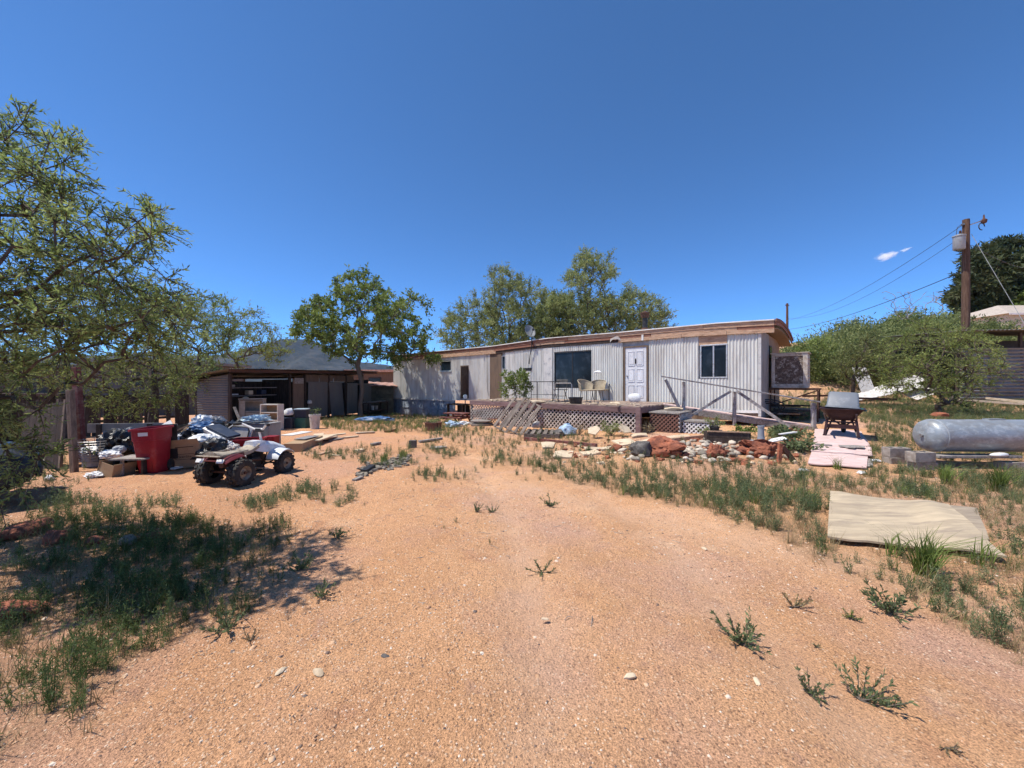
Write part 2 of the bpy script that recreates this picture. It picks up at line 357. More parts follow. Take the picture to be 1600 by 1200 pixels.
MT['dead_wood'] = mat('dead_grey_twigs', (.30, .255, .215), .9, 0, .2, 8, bump=.2, bs=30)
MT['pole'] = mat('creosoted_pole', (.085, .045, .028), .88, 0, .3, 5, dirt=(.17, .11, .08), damt=.35, ds=5, st=(4, 4, .3), bump=.4, bs=40)
MT['transformer'] = mat('grey_transformer', (.33, .35, .37), .5, .1, .1, 4, dirt=(.2, .2, .2), damt=.35, ds=4, bump=.08, bs=30)
MT['stucco_dark'] = mat('brown_stucco', (.11, .085, .07), .9, 0, .15, 5, dirt=(.075, .06, .05), damt=.4, ds=2, bump=.3, bs=70)
MT['stucco_grey'] = mat('grey_stucco', (.13, .12, .11), .9, 0, .12, 5, dirt=(.09, .08, .075), damt=.4, ds=2, bump=.3, bs=70)
MT['cream_wall'] = mat('cream_house_wall', (.50, .45, .37), .85, 0, .1, 3, bump=.2, bs=40)
MT['shingle'] = mat('pale_roof_shingles', (.45, .385, .33), .9, 0, .15, 12, dirt=(.33, .28, .24), damt=.4, ds=3, bump=.4, bs=60)
MT['tile_roof'] = mat('red_brown_roof', (.33, .17, .125), .85, 0, .2, 6, dirt=(.47, .34, .28), damt=.4, ds=4, bump=.3, bs=40)
MT['dark_metal_roof'] = mat('dark_roof_metal', (.045, .043, .042), .6, .2, .2, 3, dirt=(.15, .12, .1), damt=.35, ds=2, bump=.15, bs=16)
MT['car'] = mat('black_car_paint', (.010, .010, .011), .28, .1, .2, 5, dirt=(.06, .05, .042), damt=.35, ds=4, bump=.03, bs=40)
MT['wire'] = mat('black_cable', (.03, .03, .032), .6, 0, .1, 3, bump=0)
MT['blue_print'] = mat('dark_ink', (.06, .035, .025), .8, 0, .1, 3, bump=0)
MT['cloth'] = mat('faded_cloth', (.46, .43, .40), .9, 0, .15, 6, dirt=(.3, .25, .2), damt=.4, ds=6, bump=.3, bs=60)
MT['pad'] = mat('wet_cooler_pad', (.13, .095, .075), .95, 0, .45, 14, col2=(.40, .36, .31), mix2=.40, s2=9, dirt=(.06, .04, .035), damt=.4, ds=16, bump=.7, bs=50, bdist=.02)
MT['cooler'] = mat('scaling_cream_metal', (.50, .455, .40), .7, .0, .15, 6, dirt=(.27, .2, .15), damt=.42, ds=5, bump=.3, bs=30)
MT['green_boards'] = mat('olive_painted_boards', (.10, .095, .065), .85, 0, .2, 5, dirt=(.065, .06, .045), damt=.45, ds=4, bump=.25, bs=40, rnd=.2)
MT['mountain'] = mat('hazed_mountain_scrub', (.014, .020, .024), .95, 0, .8, .035, dirt=(.052, .050, .048), damt=.44, ds=.03, bump=0, rnd=0)  # scrub colour with the blue of the distant haze mixed in

LM = {}
LM['mesq'] = leaf_mat('mesquite_leaf', (.075, .112, .032), (.20, .262, .085), (.37, .43, .165), .5)
LM['mesq2'] = leaf_mat('bright_mesquite_leaf', (.09, .13, .03), (.23, .285, .078), (.40, .45, .15), .5)
LM['china'] = leaf_mat('broad_green_leaf', (.06, .092, .02), (.15, .205, .048), (.28, .335, .10), .46)
LM['willow'] = leaf_mat('olive_leaf', (.115, .142, .05), (.25, .29, .11), (.42, .45, .20), .5)
LM['pine'] = leaf_mat('pine_needles', (.022, .036, .014), (.062, .085, .034), (.14, .155, .065), .25)
LM['weed'] = leaf_mat('blue_green_weed', (.07, .10, .045), (.155, .20, .09), (.27, .31, .15), .42)
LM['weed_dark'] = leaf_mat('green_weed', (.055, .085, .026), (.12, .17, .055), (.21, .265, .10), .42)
LM['grass'] = leaf_mat('green_grass_blade', (.08, .125, .026), (.17, .235, .052), (.29, .35, .11), .42)
LM['straw'] = leaf_mat('dry_straw', (.17, .125, .06), (.34, .26, .13), (.48, .39, .22), .25)
LM['brush'] = leaf_mat('hill_brush_leaf', (.065, .09, .026), (.17, .20, .068), (.32, .34, .135), .46)
# ------------------------------------------------------------------ where things grow (measured on the photograph, used on the ground plan)
def in_poly(px, py, poly):
    px = np.asarray(px); py = np.asarray(py); r = np.zeros(px.shape, bool); n = len(poly)
    for i in range(n):
        x0, y0 = poly[i]; x1, y1 = poly[(i + 1) % n]
        if y0 == y1: continue
        c = ((y0 > py) != (y1 > py)) & (px < (x1 - x0) * (py - y0) / (y1 - y0) + x0)
        r ^= c
    return r
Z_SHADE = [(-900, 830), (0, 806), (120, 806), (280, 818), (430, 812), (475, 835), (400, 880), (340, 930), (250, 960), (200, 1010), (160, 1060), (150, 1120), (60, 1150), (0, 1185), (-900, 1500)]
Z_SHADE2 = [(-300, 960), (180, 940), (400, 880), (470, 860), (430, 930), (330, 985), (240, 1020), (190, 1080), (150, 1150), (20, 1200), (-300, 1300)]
Z_RIGHT = [(880, 742), (1000, 735), (1260, 735), (1370, 745), (1620, 745), (1700, 1100), (1600, 1030), (1480, 985), (1390, 930), (1285, 880), (1190, 830), (1090, 795), (960, 765), (860, 745)]
Z_RIGHT_GREEN = [(770, 705), (860, 708), (1010, 735), (1130, 750), (1260, 740), (1270, 800), (1290, 850), (1180, 828), (1085, 795), (960, 770), (870, 742), (780, 722)]
Z_FIELD = [(1330, 640), (1420, 640), (1700, 640), (1900, 800), (1600, 780), (1420, 775), (1355, 745), (1370, 690)]
Z_FIELD2 = [(1355, 690), (1440, 700), (1440, 745), (1360, 740)]
Z_SHEDGRASS = [(505, 652), (580, 648), (700, 648), (742, 672), (735, 690), (640, 676), (560, 676), (500, 668)]
Z_MID = [(640, 690), (740, 672), (960, 700), (900, 725), (770, 715), (680, 712), (620, 705)]
Z_ROCK = [(1090, 690), (1270, 672), (1265, 735), (1130, 748), (940, 735), (960, 700)]
Z_DECK = [(740, 668), (1000, 682), (960, 712), (760, 690)]
Z_BACK = [(1110, 612), (1700, 600), (1700, 652), (1300, 655), (1225, 660)]
Z_FENCE = [(-100, 700), (60, 715), (180, 738), (120, 760), (60, 770), (-100, 760)]
Z_TUFTS = [(560, 712, 90, 10), (610, 722, 50, 8), (700, 745, 60, 9), (500, 770, 60, 14), (420, 790, 60, 14), (360, 785, 30, 10), (90, 790, 60, 12), (200, 800, 60, 12), (650, 745, 30, 6),
           (770, 725, 22, 8), (640, 716, 30, 7), (1455, 950, 55, 28), (1560, 990, 50, 20), (840, 745, 45, 9), (520, 780, 26, 8), (250, 790, 40, 10), (690, 712, 40, 6)]
def pix(x, y, z):
    return 800 + FPX * x / y, 600 + FPX * (CAM_H - z) / y
def wob(x, y, s=1.0):
    return np.sin(1.7 * x / s + 2.3 * y / s) + np.sin(3.9 * x / s - 2.1 * y / s + 1.3) * .6 + np.sin(7.3 * x / s + 5.7 * y / s + .5) * .35
def veg_density(x, y, z):
    """(green weed, dark weed, straw, green grass) densities 0..1"""
    ok = y > .6; yy = np.where(ok, y, 1.0); px, py = pix(x, yy, z)
    sc = np.clip(60 / np.maximum(yy, 1.2), 4, 40)
    px = px + wob(x, y, .5) * sc * .55; py = py + wob(y + 3, x, .5) * sc * .22
    w = np.zeros(x.shape); d = np.zeros(x.shape); s = np.zeros(x.shape); g = np.zeros(x.shape)
    def put(poly, W=0, D=0, S=0, Gr=0):
        m = in_poly(px, py, poly) & ok
        w[m] = np.maximum(w[m], W); d[m] = np.maximum(d[m], D); s[m] = np.maximum(s[m], S); g[m] = np.maximum(g[m], Gr)
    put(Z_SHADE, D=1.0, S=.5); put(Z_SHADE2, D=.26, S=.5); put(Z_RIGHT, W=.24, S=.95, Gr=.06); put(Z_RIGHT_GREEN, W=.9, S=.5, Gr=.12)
    put(Z_FIELD, W=.8, S=1.0, Gr=.25); put(Z_FIELD2, W=.8, S=1.0, Gr=.1); put(Z_SHEDGRASS, W=.25, S=.7, Gr=.30); put(Z_MID, W=.22, S=.38)
    put(Z_ROCK, W=.35, S=.4); put(Z_DECK, W=.2, S=.5); put(Z_BACK, W=.7, S=1.0, Gr=.25); put(Z_FENCE, W=.1, S=.4)
    for a, b, rx, ry in Z_TUFTS:
        m = (((px - a) / rx) ** 2 + ((py - b) / ry) ** 2 < 1) & ok
        w[m] = np.maximum(w[m], .5); s[m] = np.maximum(s[m], .15)
    far = (yy > 24) & (x > 8); s[far] = np.maximum(s[far], .4); w[far] = np.maximum(w[far], .3)
    clump = np.clip(.62 + .42 * wob(x * 1.0 + 5, y, .8), .12, 1)
    return w * clump, d * np.clip(clump * 1.2 - .05, 0, 1), s * np.clip(1.25 - clump, .2, 1), g * clump

# ------------------------------------------------------------------ ground
def axis(parts):
    out = []
    for a, b, st in parts: out.extend(np.arange(a, b - 1e-6, st).tolist())
    out.append(parts[-1][1]); return np.array(out)
gx = axis([(-4200, -1000, 400), (-1000, -200, 100), (-200, -40, 10), (-40, -14, .8), (-14, 14, .14), (14, 42, .7), (42, 200, 8), (200, 1000, 100), (1000, 4200, 400)])
gy = axis([(-300, -40, 40), (-40, -2, 4), (-2, 1, .3), (1, 16, .12), (16, 60, .6), (60, 200, 8), (200, 1000, 60), (1000, 4400, 300)])
GX, GY = np.meshgrid(gx, gy)
GZ = gh_np(GX, GY)
lump = np.exp(-((GX / 16) ** 2 + ((GY - 6) / 14) ** 2))
for k, (a, fx, fy, ph) in enumerate([(.008, 5.1, 3.3, .2), (.006, -7.7, 8.9, 1.7), (.004, 14.1, 11.7, 2.2), (.004, -12.3, 17.9, .4), (.003, 23.1, -19.7, 3)]):
    GZ += lump * a * np.sin(GX * fx + GY * fy + ph + 1.3 * np.sin(GY * .9 * (k + 1)))
# two soft wheel ruts that curve up the drive
for off in (-.75, .75):
    cx = .9 + off + .05 * (GY - 2) ** 2 * .55 * -1
    GZ -= lump * .032 * np.exp(-((GX - cx) / .17) ** 2) * (GY > 0) * (GY < 9)
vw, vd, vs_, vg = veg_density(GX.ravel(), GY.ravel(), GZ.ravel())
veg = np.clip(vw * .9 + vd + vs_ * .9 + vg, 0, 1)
nx, ny = len(gx), len(gy)
idx = np.arange(nx * ny).reshape(ny, nx)
GF = np.stack([idx[:-1, :-1], idx[:-1, 1:], idx[1:, 1:], idx[1:, :-1]], -1).reshape(-1, 4)

def ground_mat():
    m, nt, n, l, b = _nt('sandy_ground')
    gm = n.new('ShaderNodeNewGeometry'); pos = gm.outputs['Position']
    at = n.new('ShaderNodeAttribute'); at.attribute_name = 'tint'
    c = _mix(n, l, (0.597, 0.321, 0.162), (0.720, 0.404, 0.216), _noise(n, l, pos, .55, 5, .6, .32, .68))
    c = _mix(n, l, c, (0.529, 0.270, 0.145), _noise(n, l, pos, 1.9, 6, .68, .52, .72))
    c = _mix(n, l, c, (0.788, 0.479, 0.269), _noise(n, l, pos, 1.1, 5, .66, .56, .74))
    c = _mix(n, l, c, (0.603, 0.352, 0.236), _noise(n, l, pos, .33, 5, .65, .46, .62))
    c = _mix(n, l, c, (0.492, 0.284, 0.190), _noise(n, l, pos, 3.3, 7, .75, .56, .70))
    c = _mix(n, l, c, (0.738, 0.486, 0.310), _noise(n, l, pos, .8, 6, .7, .58, .72))
    sx_ = n.new('ShaderNodeSeparateXYZ'); l.new(pos, sx_.inputs[0])
    red = n.new('ShaderNodeMapRange'); red.interpolation_type = 'SMOOTHSTEP'; red.inputs[1].default_value = 1.2; red.inputs[2].default_value = -3.0; l.new(_math(n, l, 'ADD', sx_.outputs[0], _math(n, l, 'MULTIPLY', _noise(n, l, pos, .5, 4), 2.0)), red.inputs[0])
    c = _mix(n, l, c, (0.556, 0.276, 0.149), _math(n, l, 'MULTIPLY', red.outputs[0], .45))
    grain = _noise(n, l, pos, 110, 3, .7)
    gr = n.new('ShaderNodeMapRange'); gr.inputs[1].default_value = .34; gr.inputs[2].default_value = .66; gr.inputs[3].default_value = .55; gr.inputs[4].default_value = 1.42
    l.new(grain, gr.inputs[0])
    g2 = n.new('ShaderNodeCombineColor')
    for i in range(3): l.new(gr.outputs[0], g2.inputs[i])
    c = _mix(n, l, c, g2.outputs[0], 1.0, 'MULTIPLY')
    # coarse grit: scattered pale and dark grains
    vo = n.new('ShaderNodeTexVoronoi'); vo.inputs['Scale'].default_value = 55; l.new(pos, vo.inputs['Vector'])
    sp = n.new('ShaderNodeSeparateColor'); l.new(vo.outputs['Color'], sp.inputs[0])
    inside = n.new('ShaderNodeMapRange'); inside.inputs[1].default_value = .42; inside.inputs[2].default_value = .30; l.new(vo.outputs['Distance'], inside.inputs[0])
    pale = _math(n, l, 'MULTIPLY', _math(n, l, 'GREATER_THAN', sp.outputs[0], .84), inside.outputs[0])
    dark = _math(n, l, 'MULTIPLY', _math(n, l, 'LESS_THAN', sp.outputs[0], .15), inside.outputs[0])
    c = _mix(n, l, c, (0.900, 0.647, 0.437), _math(n, l, 'MULTIPLY', pale, .75)); c = _mix(n, l, c, (0.271, 0.145, 0.086), _math(n, l, 'MULTIPLY', dark, .75))
    # fine compacted sand in the wheel tracks
    ru = n.new('ShaderNodeAttribute'); ru.attribute_name = 'rut'
    c = _mix(n, l, c, (0.660, 0.428, 0.289), _math(n, l, 'MULTIPLY', ru.outputs['Fac'], _noise(n, l, pos, 2.2, 6, .7, .25, .6)))
    # litter and brown soil where weeds grow
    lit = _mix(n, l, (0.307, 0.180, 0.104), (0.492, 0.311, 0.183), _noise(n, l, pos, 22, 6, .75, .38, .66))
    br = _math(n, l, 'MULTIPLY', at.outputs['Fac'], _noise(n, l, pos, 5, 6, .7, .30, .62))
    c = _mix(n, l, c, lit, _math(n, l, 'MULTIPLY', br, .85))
    l.new(c, b.inputs['Base Color']); b.inputs['Roughness'].default_value = .95; b.inputs['Specular IOR Level'].default_value = .15
    h = _math(n, l, 'ADD', _math(n, l, 'MULTIPLY', _noise(n, l, pos, 9, 8, .72), 1.6), _math(n, l, 'MULTIPLY', grain, .42))
    h = _math(n, l, 'ADD', h, _math(n, l, 'MULTIPLY', inside.outputs[0], .12))
    bp = n.new('ShaderNodeBump'); bp.inputs['Strength'].default_value = 1.0; bp.inputs['Distance'].default_value = .035
    l.new(h, bp.inputs['Height']); l.new(bp.outputs[0], b.inputs['Normal'])
    return m
MT['ground'] = ground_mat()
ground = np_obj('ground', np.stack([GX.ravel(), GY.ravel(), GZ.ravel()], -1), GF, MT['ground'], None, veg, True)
rut = np.exp(-(((GY - (7.0 - 0.95 * GX + 0.012 * GX * GX)) + .75) / .42) ** 2) * .55 * (GX > -1) * lump
for off in (-.75, .75): rut = np.maximum(rut, .5 * np.exp(-((GX - (.9 + off - .0275 * (GY - 2) ** 2)) / .20) ** 2) * (GY > 0) * (GY < 9) * lump)
_ra = ground.data.attributes.new('rut', 'FLOAT', 'POINT'); _ra.data.foreach_set('value', np.ascontiguousarray(rut.ravel(), np.float32))
tag(ground, 'sandy tan yard and desert ground with gravel and weeds', kind='structure')
from mathutils.bvhtree import BVHTree
def gz_np(x, y):
    """height of the built ground sheet (bilinear)"""
    x = np.asarray(x, float); y = np.asarray(y, float)
    i = np.clip(np.searchsorted(gx, x) - 1, 0, nx - 2); j = np.clip(np.searchsorted(gy, y) - 1, 0, ny - 2)
    tx = (x - gx[i]) / (gx[i + 1] - gx[i]); ty = (y - gy[j]) / (gy[j + 1] - gy[j])
    return (GZ[j, i] * (1 - tx) + GZ[j, i + 1] * tx) * (1 - ty) + (GZ[j + 1, i] * (1 - tx) + GZ[j + 1, i + 1] * tx) * ty
def gz(x, y): return float(gz_np(np.array([x]), np.array([y]))[0])

# ------------------------------------------------------------------ far mountains
def mountains():
    D = 1500.0
    prof = [(-1500, 575), (-900, 560), (-500, 548), (-200, 556), (0, 552), (100, 558), (200, 550), (330, 556), (385, 553), (415, 546), (440, 537), (468, 532), (490, 536), (512, 545), (540, 553), (575, 563), (640, 572), (720, 580), (860, 587), (1000, 592), (1300, 594), (1900, 597)]
    xs = np.linspace(-1500, 1900, 260); ys = np.interp(xs, [p[0] for p in prof], [p[1] for p in prof])
    V = []; rows = 26
    for r in range(rows):
        t = r / (rows - 1)
        for x, y in zip(xs, ys):
            top = (600 - y) / FPX * D
            Yd = D - 560 * (1 - t)
            X = (x - 800) / FPX * D
            env = math.sin(t * math.pi / 2) ** 1.25
            nz = mnoise.fractal(Vector((X * .0042, Yd * .006, 1.3)), 1.0, 2.1, 5)
            rid = 1 - abs(mnoise.noise(Vector((X * .0075, Yd * .0025, 7.1))))
            z = top * env * (1 + .14 * nz * (1 - t * .8)) - 60 * (1 - rid) * math.sin(math.pi * min(1, t * 1.02)) * min(1, top / 60) + 5.0 * nz * t + 16.0 * mnoise.fractal(Vector((X * .011, Yd * .004, 3.3)), .9, 2.1, 6) * t * min(1, top / 60)
            V.append((X, Yd, z - 4 + (CAM_H if t == 1 else 0)))
    n = len(xs); F = [(r * n + i, r * n + i + 1, (r + 1) * n + i + 1, (r + 1) * n + i) for r in range(rows - 1) for i in range(n - 1)]
    # back slope so that it is a solid ridge
    b = len(V)
    for i in range(n): V.append((V[(rows - 1) * n + i][0] * 1.25, D + 500, -6))
    F += [((rows - 1) * n + i, (rows - 1) * n + i + 1, b + i + 1, b + i) for i in range(n - 1)]
    o = np_obj('mountain_range', np.array(V), np.array(F), MT['mountain'], None, None, True)
    tag(o, 'hazy blue mountain ridge beyond the yard', kind='structure')
mountains()

# ------------------------------------------------------------------ vegetation builders
def _unit(a): return a / np.maximum(np.linalg.norm(a, axis=-1, keepdims=True), 1e-9)
def leaf_quads(C, D, L, W, rng, tint, flat=.0):
    """diamond leaves: C base points, D directions, L lengths, W widths"""
    n = len(C); Rn = rng.normal(size=(n, 3)); Rn[:, 2] *= (1 - flat)
    S = _unit(np.cross(D, Rn)); L = np.asarray(L)[:, None]; W = np.asarray(W)[:, None]
    v = np.empty((n, 4, 3)); v[:, 0] = C; v[:, 1] = C + D * L * .45 + S * W * .5; v[:, 2] = C + D * L; v[:, 3] = C + D * L * .45 - S * W * .5
    F = np.arange(4 * n).reshape(n, 4)
    return v.reshape(-1, 3), F, np.repeat(tint, 4)

def grow_tree(targets, trunk, r_tip=.006, seed=1, step=.3, wander=.12, pen=.25, power=.44, droop=0.0):
    rng = np.random.default_rng(seed)
    pos = [np.array(p, float) for p in trunk]; par = [-1] + list(range(len(trunk) - 1)); plen = [0.0]
    for i in range(1, len(trunk)): plen.append(plen[-1] + np.linalg.norm(pos[i] - pos[i - 1]))
    top = pos[-1]; chains = [list(range(len(trunk)))]
    targets = sorted(targets, key=lambda t: np.linalg.norm(t - top))
    tips = []
    for t in targets:
        A = np.array(pos); d = np.linalg.norm(A - t, axis=1)
        cost = d + pen * np.array(plen) + np.where(A[:, 2] > t[2] + .3, .35 * d, 0)
        cost[:max(1, len(trunk) - 2)] += 2.0
        i = int(np.argmin(cost)); p0 = pos[i]; dist = d[i]
        if dist < step * .4: tips.append(i); continue
        k = par[i]; dr = (p0 - pos[k]) if k >= 0 else np.array([0, 0, 1.0]); dr = dr / max(np.linalg.norm(dr), 1e-6)
        n = max(1, int(math.ceil(dist / step))); ch = [i]
        m0 = dr * dist * .7; m1 = (t - p0) * .7 + np.array([0, 0, .15 - droop]) * dist
        for s in range(1, n + 1):
            u = s / n; h00 = 2 * u ** 3 - 3 * u ** 2 + 1; h10 = u ** 3 - 2 * u ** 2 + u; h01 = -2 * u ** 3 + 3 * u ** 2; h11 = u ** 3 - u ** 2
            p = h00 * p0 + h10 * m0 + h01 * t + h11 * m1 + (rng.normal(size=3) * wander * step if s < n else 0)
            pos.append(p); par.append(ch[-1]); plen.append(plen[ch[-1]] + np.linalg.norm(p - pos[ch[-1]])); ch.append(len(pos) - 1)
        chains.append(ch); tips.append(ch[-1])
    cnt = np.zeros(len(pos))
    for t in tips: cnt[t] += 1
    for i in range(len(pos) - 1, 0, -1):
        if par[i] >= 0: cnt[par[i]] += cnt[i]
    rad = r_tip * np.maximum(cnt, 1) ** power
    return pos, par, chains, rad, tips
def wood_mesh(pos, chains, rad, base_flare=1.35, trunk_scale=1.0):
    mb = MB()
    for ci, ch in enumerate(chains):
        r = [rad[i] for i in ch]
        if ci == 0:
            r = [x * trunk_scale for x in r]; r[0] *= base_flare
        else: r[0] = min(r[0], r[1] * 1.5)
        m = max(r); n = 9 if m > .06 else (6 if m > .02 else (4 if m > .01 else 3))
        mb.tube([pos[i] for i in ch], r, n, cap=False)
    return mb
def poly_targets(poly, n, Yc, depth, rng, dmin=None, edge_thin=True):
    """points inside a crown outline, spread through a real depth about Yc"""
    xs = [p[0] for p in poly]; ys = [p[1] for p in poly]; cx = (min(xs) + max(xs)) / 2; cy = (min(ys) + max(ys)) / 2
    hw = (max(xs) - min(xs)) / 2; hh = (max(ys) - min(ys)) / 2
    out = []
    for _ in range(n * 60):
        x = rng.uniform(min(xs), max(xs)); y = rng.uniform(min(ys), max(ys))
        if not in_poly(np.array([x]), np.array([y]), poly)[0]: continue
        e = min(1, ((x - cx) / hw) ** 2 + ((y - cy) / hh) ** 2)
        Y = Yc + depth * math.sqrt(max(.06, 1 - e * .9)) * rng.uniform(-1, 1)
        p = np.array(P(x, y, Y))
        if dmin and any(np.linalg.norm(p - q) < dmin for q in out[-400:]): continue
        out.append(p)
        if len(out) >= n: break
    return out
def crown_mesh(pos, par, rad, tips, rng, twigs=5, tl=.35, per=12, L=.07, W=.014, droop=.1, up=.2, spread=.9, thin_r=.012, extra=.6, flat=0.0, tvar=.35):
    C, D, LL, WW, T = [], [], [], [], []
    spots = [(i, 1.0) for i in tips]
    for i in range(len(pos)):
        if rad[i] < thin_r and par[i] >= 0 and rng.random() < extra: spots.append((i, .8))
    cen = np.mean([pos[i] for i in tips], axis=0)
    mbt = MB()
    for i, s in spots:
        p = np.array(pos[i]); k = par[i]
        ax = p - np.array(pos[k]) if k >= 0 else np.array([0, 0, 1.0]); ax = ax / max(np.linalg.norm(ax), 1e-6)
        ct = rng.normal(0, .16)
        for _ in range(twigs if s == 1 else max(1, int(twigs * .6))):
            d = ax * .8 + rng.normal(size=3) * spread; d[2] += up; d /= np.linalg.norm(d)
            ln = tl * rng.uniform(.5, 1.15) * s; m = max(3, int(per * rng.uniform(.7, 1.2)))
            u = np.linspace(.12, 1, m)
            pts = p + d * (u * ln)[:, None] + np.array([0, 0, -1.0]) * (droop * ln * u ** 2)[:, None] + rng.normal(size=(m, 3)) * ln * .03
            side = rng.normal(size=(m, 3)); dd = _unit(d + side * 1.0)
            C.append(pts); D.append(dd); LL.append(L * rng.uniform(.6, 1.25, m)); WW.append(W * rng.uniform(.7, 1.3, m))
            T.append(np.clip(.5 + ct + rng.normal(0, tvar * .5, m), 0, 1))
            mbt.tube([p, p + d * ln * .6 + np.array([0, 0, -droop * ln * .36]), p + d * ln + np.array([0, 0, -droop * ln])], [min(rad[i], .006) * .8, .0035, .0015], 3, cap=False)
    return leaf_quads(np.concatenate(C), np.concatenate(D), np.concatenate(LL), np.concatenate(WW), rng, np.concatenate(T), flat), mbt

def make_tree(name, label, base, poly, n, Yc, depth, trunk_top, leafm, barkm, seed, leaf, group=None, r_tip=.006, stems=None, dmin=None, extra_targets=None, trunk_scale=1.0, droop=0.0, pen=.25, step=.35, power=.44, wander=.12):
    rng = np.random.default_rng(seed)
    base = Vector(base); tt = Vector(trunk_top)
    tg = poly_targets(poly, n, Yc, depth, rng, dmin)
    if extra_targets: tg += [np.array(t, float) for t in extra_targets]
    k = 6
    trunk = [np.array(base.lerp(tt, i / (k - 1))) + (rng.normal(size=3) * .05 * (tt - base).length * .5 if 0 < i < k - 1 else 0) for i in range(k)]
    trunk[0][2] -= .1
    pos, par, ch, rad, tips = grow_tree(tg, trunk, r_tip, seed, step, wander, pen, power, droop)
    t = thing(name, label, 'tree', base, 0, group)
    o = np.array(base)
    q = [p - o for p in pos]
    wm = wood_mesh(q, ch, rad, trunk_scale=trunk_scale)
    (V, F, T), tw = crown_mesh(q, par, rad, tips, rng, **leaf)
    wm.v += []
    b = len(wm.v); wm.v.extend(tw.v); wm.f.extend([tuple(b + i for i in f) for f in tw.f])
    wm.build('trunk', barkm, t, smooth=True)
    np_obj('crown', V, F, leafm, t, T)
    return t
# ------------------------------------------------------------------ trees
g0 = lambda x, y: (x, y, gz(x, y))
# large mesquite whose trunk stands just outside the picture on the left
make_tree('mesquite_tree', 'large feathery mesquite reaching into the picture from the left edge', g0(-6.1, 3.5),
    [(-330, 330), (-200, 170), (-60, 150), (0, 205), (18, 190), (42, 158), (62, 205), (132, 222), (118, 300), (150, 335), (190, 345), (225, 318), (262, 345), (225, 400), (262, 425), (292, 450), (280, 520), (250, 560), (180, 540), (110, 560), (60, 600), (20, 650), (-60, 680), (-200, 660), (-330, 600)],
    430, 3.45, .9, (-5.7, 3.4, 1.4), LM['mesq'], MT['bark'], 11,
    dict(twigs=6, tl=.25, per=18, L=.055, W=.013, droop=.2, up=.15, spread=.8, thin_r=.012, extra=.35), r_tip=.0042, dmin=.09, trunk_scale=1.1, pen=.15, step=.22, wander=.16,
    extra_targets=[P(-60 - 60 * (i % 5), 200 + 60 * (i // 5), 2.5 + .25 * (i % 3)) for i in range(45)] + [P(a, b, 3.3) for a, b in ((10, 700), (30, 690), (-20, 720), (20, 735), (-30, 760), (0, 790), (48, 700), (60, 715), (-10, 680), (85, 706), (30, 760), (8, 660), (100, 600), (150, 580), (60, 640), (200, 560), (250, 540))])
# mesquite behind the rubbish heap, bright low boughs
make_tree('mesquite_tree', 'bright green mesquite drooping over the board fence behind the red bin', g0(-9.9, 10.4),
    [(20, 470), (80, 430), (180, 420), (260, 430), (300, 480), (296, 600), (262, 640), (170, 640), (140, 610), (60, 600), (0, 560)],
    230, 10.0, 1.6, (-9.6, 10.3, 2.2), LM['mesq2'], MT['bark'], 12,
    dict(twigs=6, tl=.5, per=13, L=.10, W=.024, droop=.35, up=.0, spread=.8, thin_r=.014, extra=.35), r_tip=.007, dmin=.18, droop=.15)
make_tree('mesquite_tree', 'dark leaning mesquite just left of the tin shed', g0(-13.6, 16.6),
    [(262, 500), (300, 462), (345, 466), (372, 490), (360, 560), (330, 600), (300, 620), (262, 600)],
    130, 16.6, 1.6, (-13.4, 16.5, 3.0), LM['mesq'], MT['bark'], 13,
    dict(twigs=6, tl=.55, per=12, L=.14, W=.035, droop=.2, up=.1, spread=.9, thin_r=.016, extra=.4), r_tip=.009, dmin=.25)
make_tree('mesquite_tree', 'sparse yellow-green mesquite rising behind the shed roof', g0(-15.6, 22.5),
    [(345, 520), (365, 490), (405, 480), (412, 505), (440, 520), (455, 550), (425, 566), (400, 556), (370, 570), (345, 560)],
    75, 22.5, 1.8, (-15.8, 22.5, 2.4), LM['mesq2'], MT['bark'], 14,
    dict(twigs=6, tl=.6, per=11, L=.16, W=.045, droop=.2, up=.15, spread=.9, thin_r=.016, extra=.25), r_tip=.011, dmin=.3, wander=.2)
make_tree('chinaberry_tree', 'broad round-crowned green tree with grey trunk in front of the shed end', g0(-8.55, 21.7),
    [(452, 520), (470, 485), (500, 465), (525, 470), (520, 430), (560, 425), (590, 432), (588, 458), (620, 452), (662, 465), (665, 485), (640, 490), (672, 512), (660, 540), (690, 556), (680, 566), (640, 556), (620, 575), (585, 560), (545, 570), (510, 545), (480, 530)],
    240, 21.7, 3.0, (-8.5, 21.7, 3.4), LM['china'], MT['bark_grey'], 15,
    dict(twigs=8, tl=.5, per=11, L=.19, W=.075, droop=.15, up=.15, spread=1.1, thin_r=.02, extra=.35), r_tip=.011, dmin=.34, trunk_scale=1.0)
make_tree('mesquite_tree', 'wide olive mesquite behind the low end of the mobile home', g0(-.7, 28.5),
    [(686, 535), (695, 500), (720, 478), (745, 458), (765, 455), (765, 422), (800, 418), (815, 440), (845, 445), (875, 470), (900, 500), (900, 545), (760, 560), (690, 560)],
    330, 28.5, 2.6, (-.4, 28.4, 4.0), LM['willow'], MT['bark'], 16,
    dict(twigs=8, tl=.75, per=15, L=.17, W=.05, droop=.05, up=.5, spread=.7, thin_r=.02, extra=.4), r_tip=.010, dmin=.33)
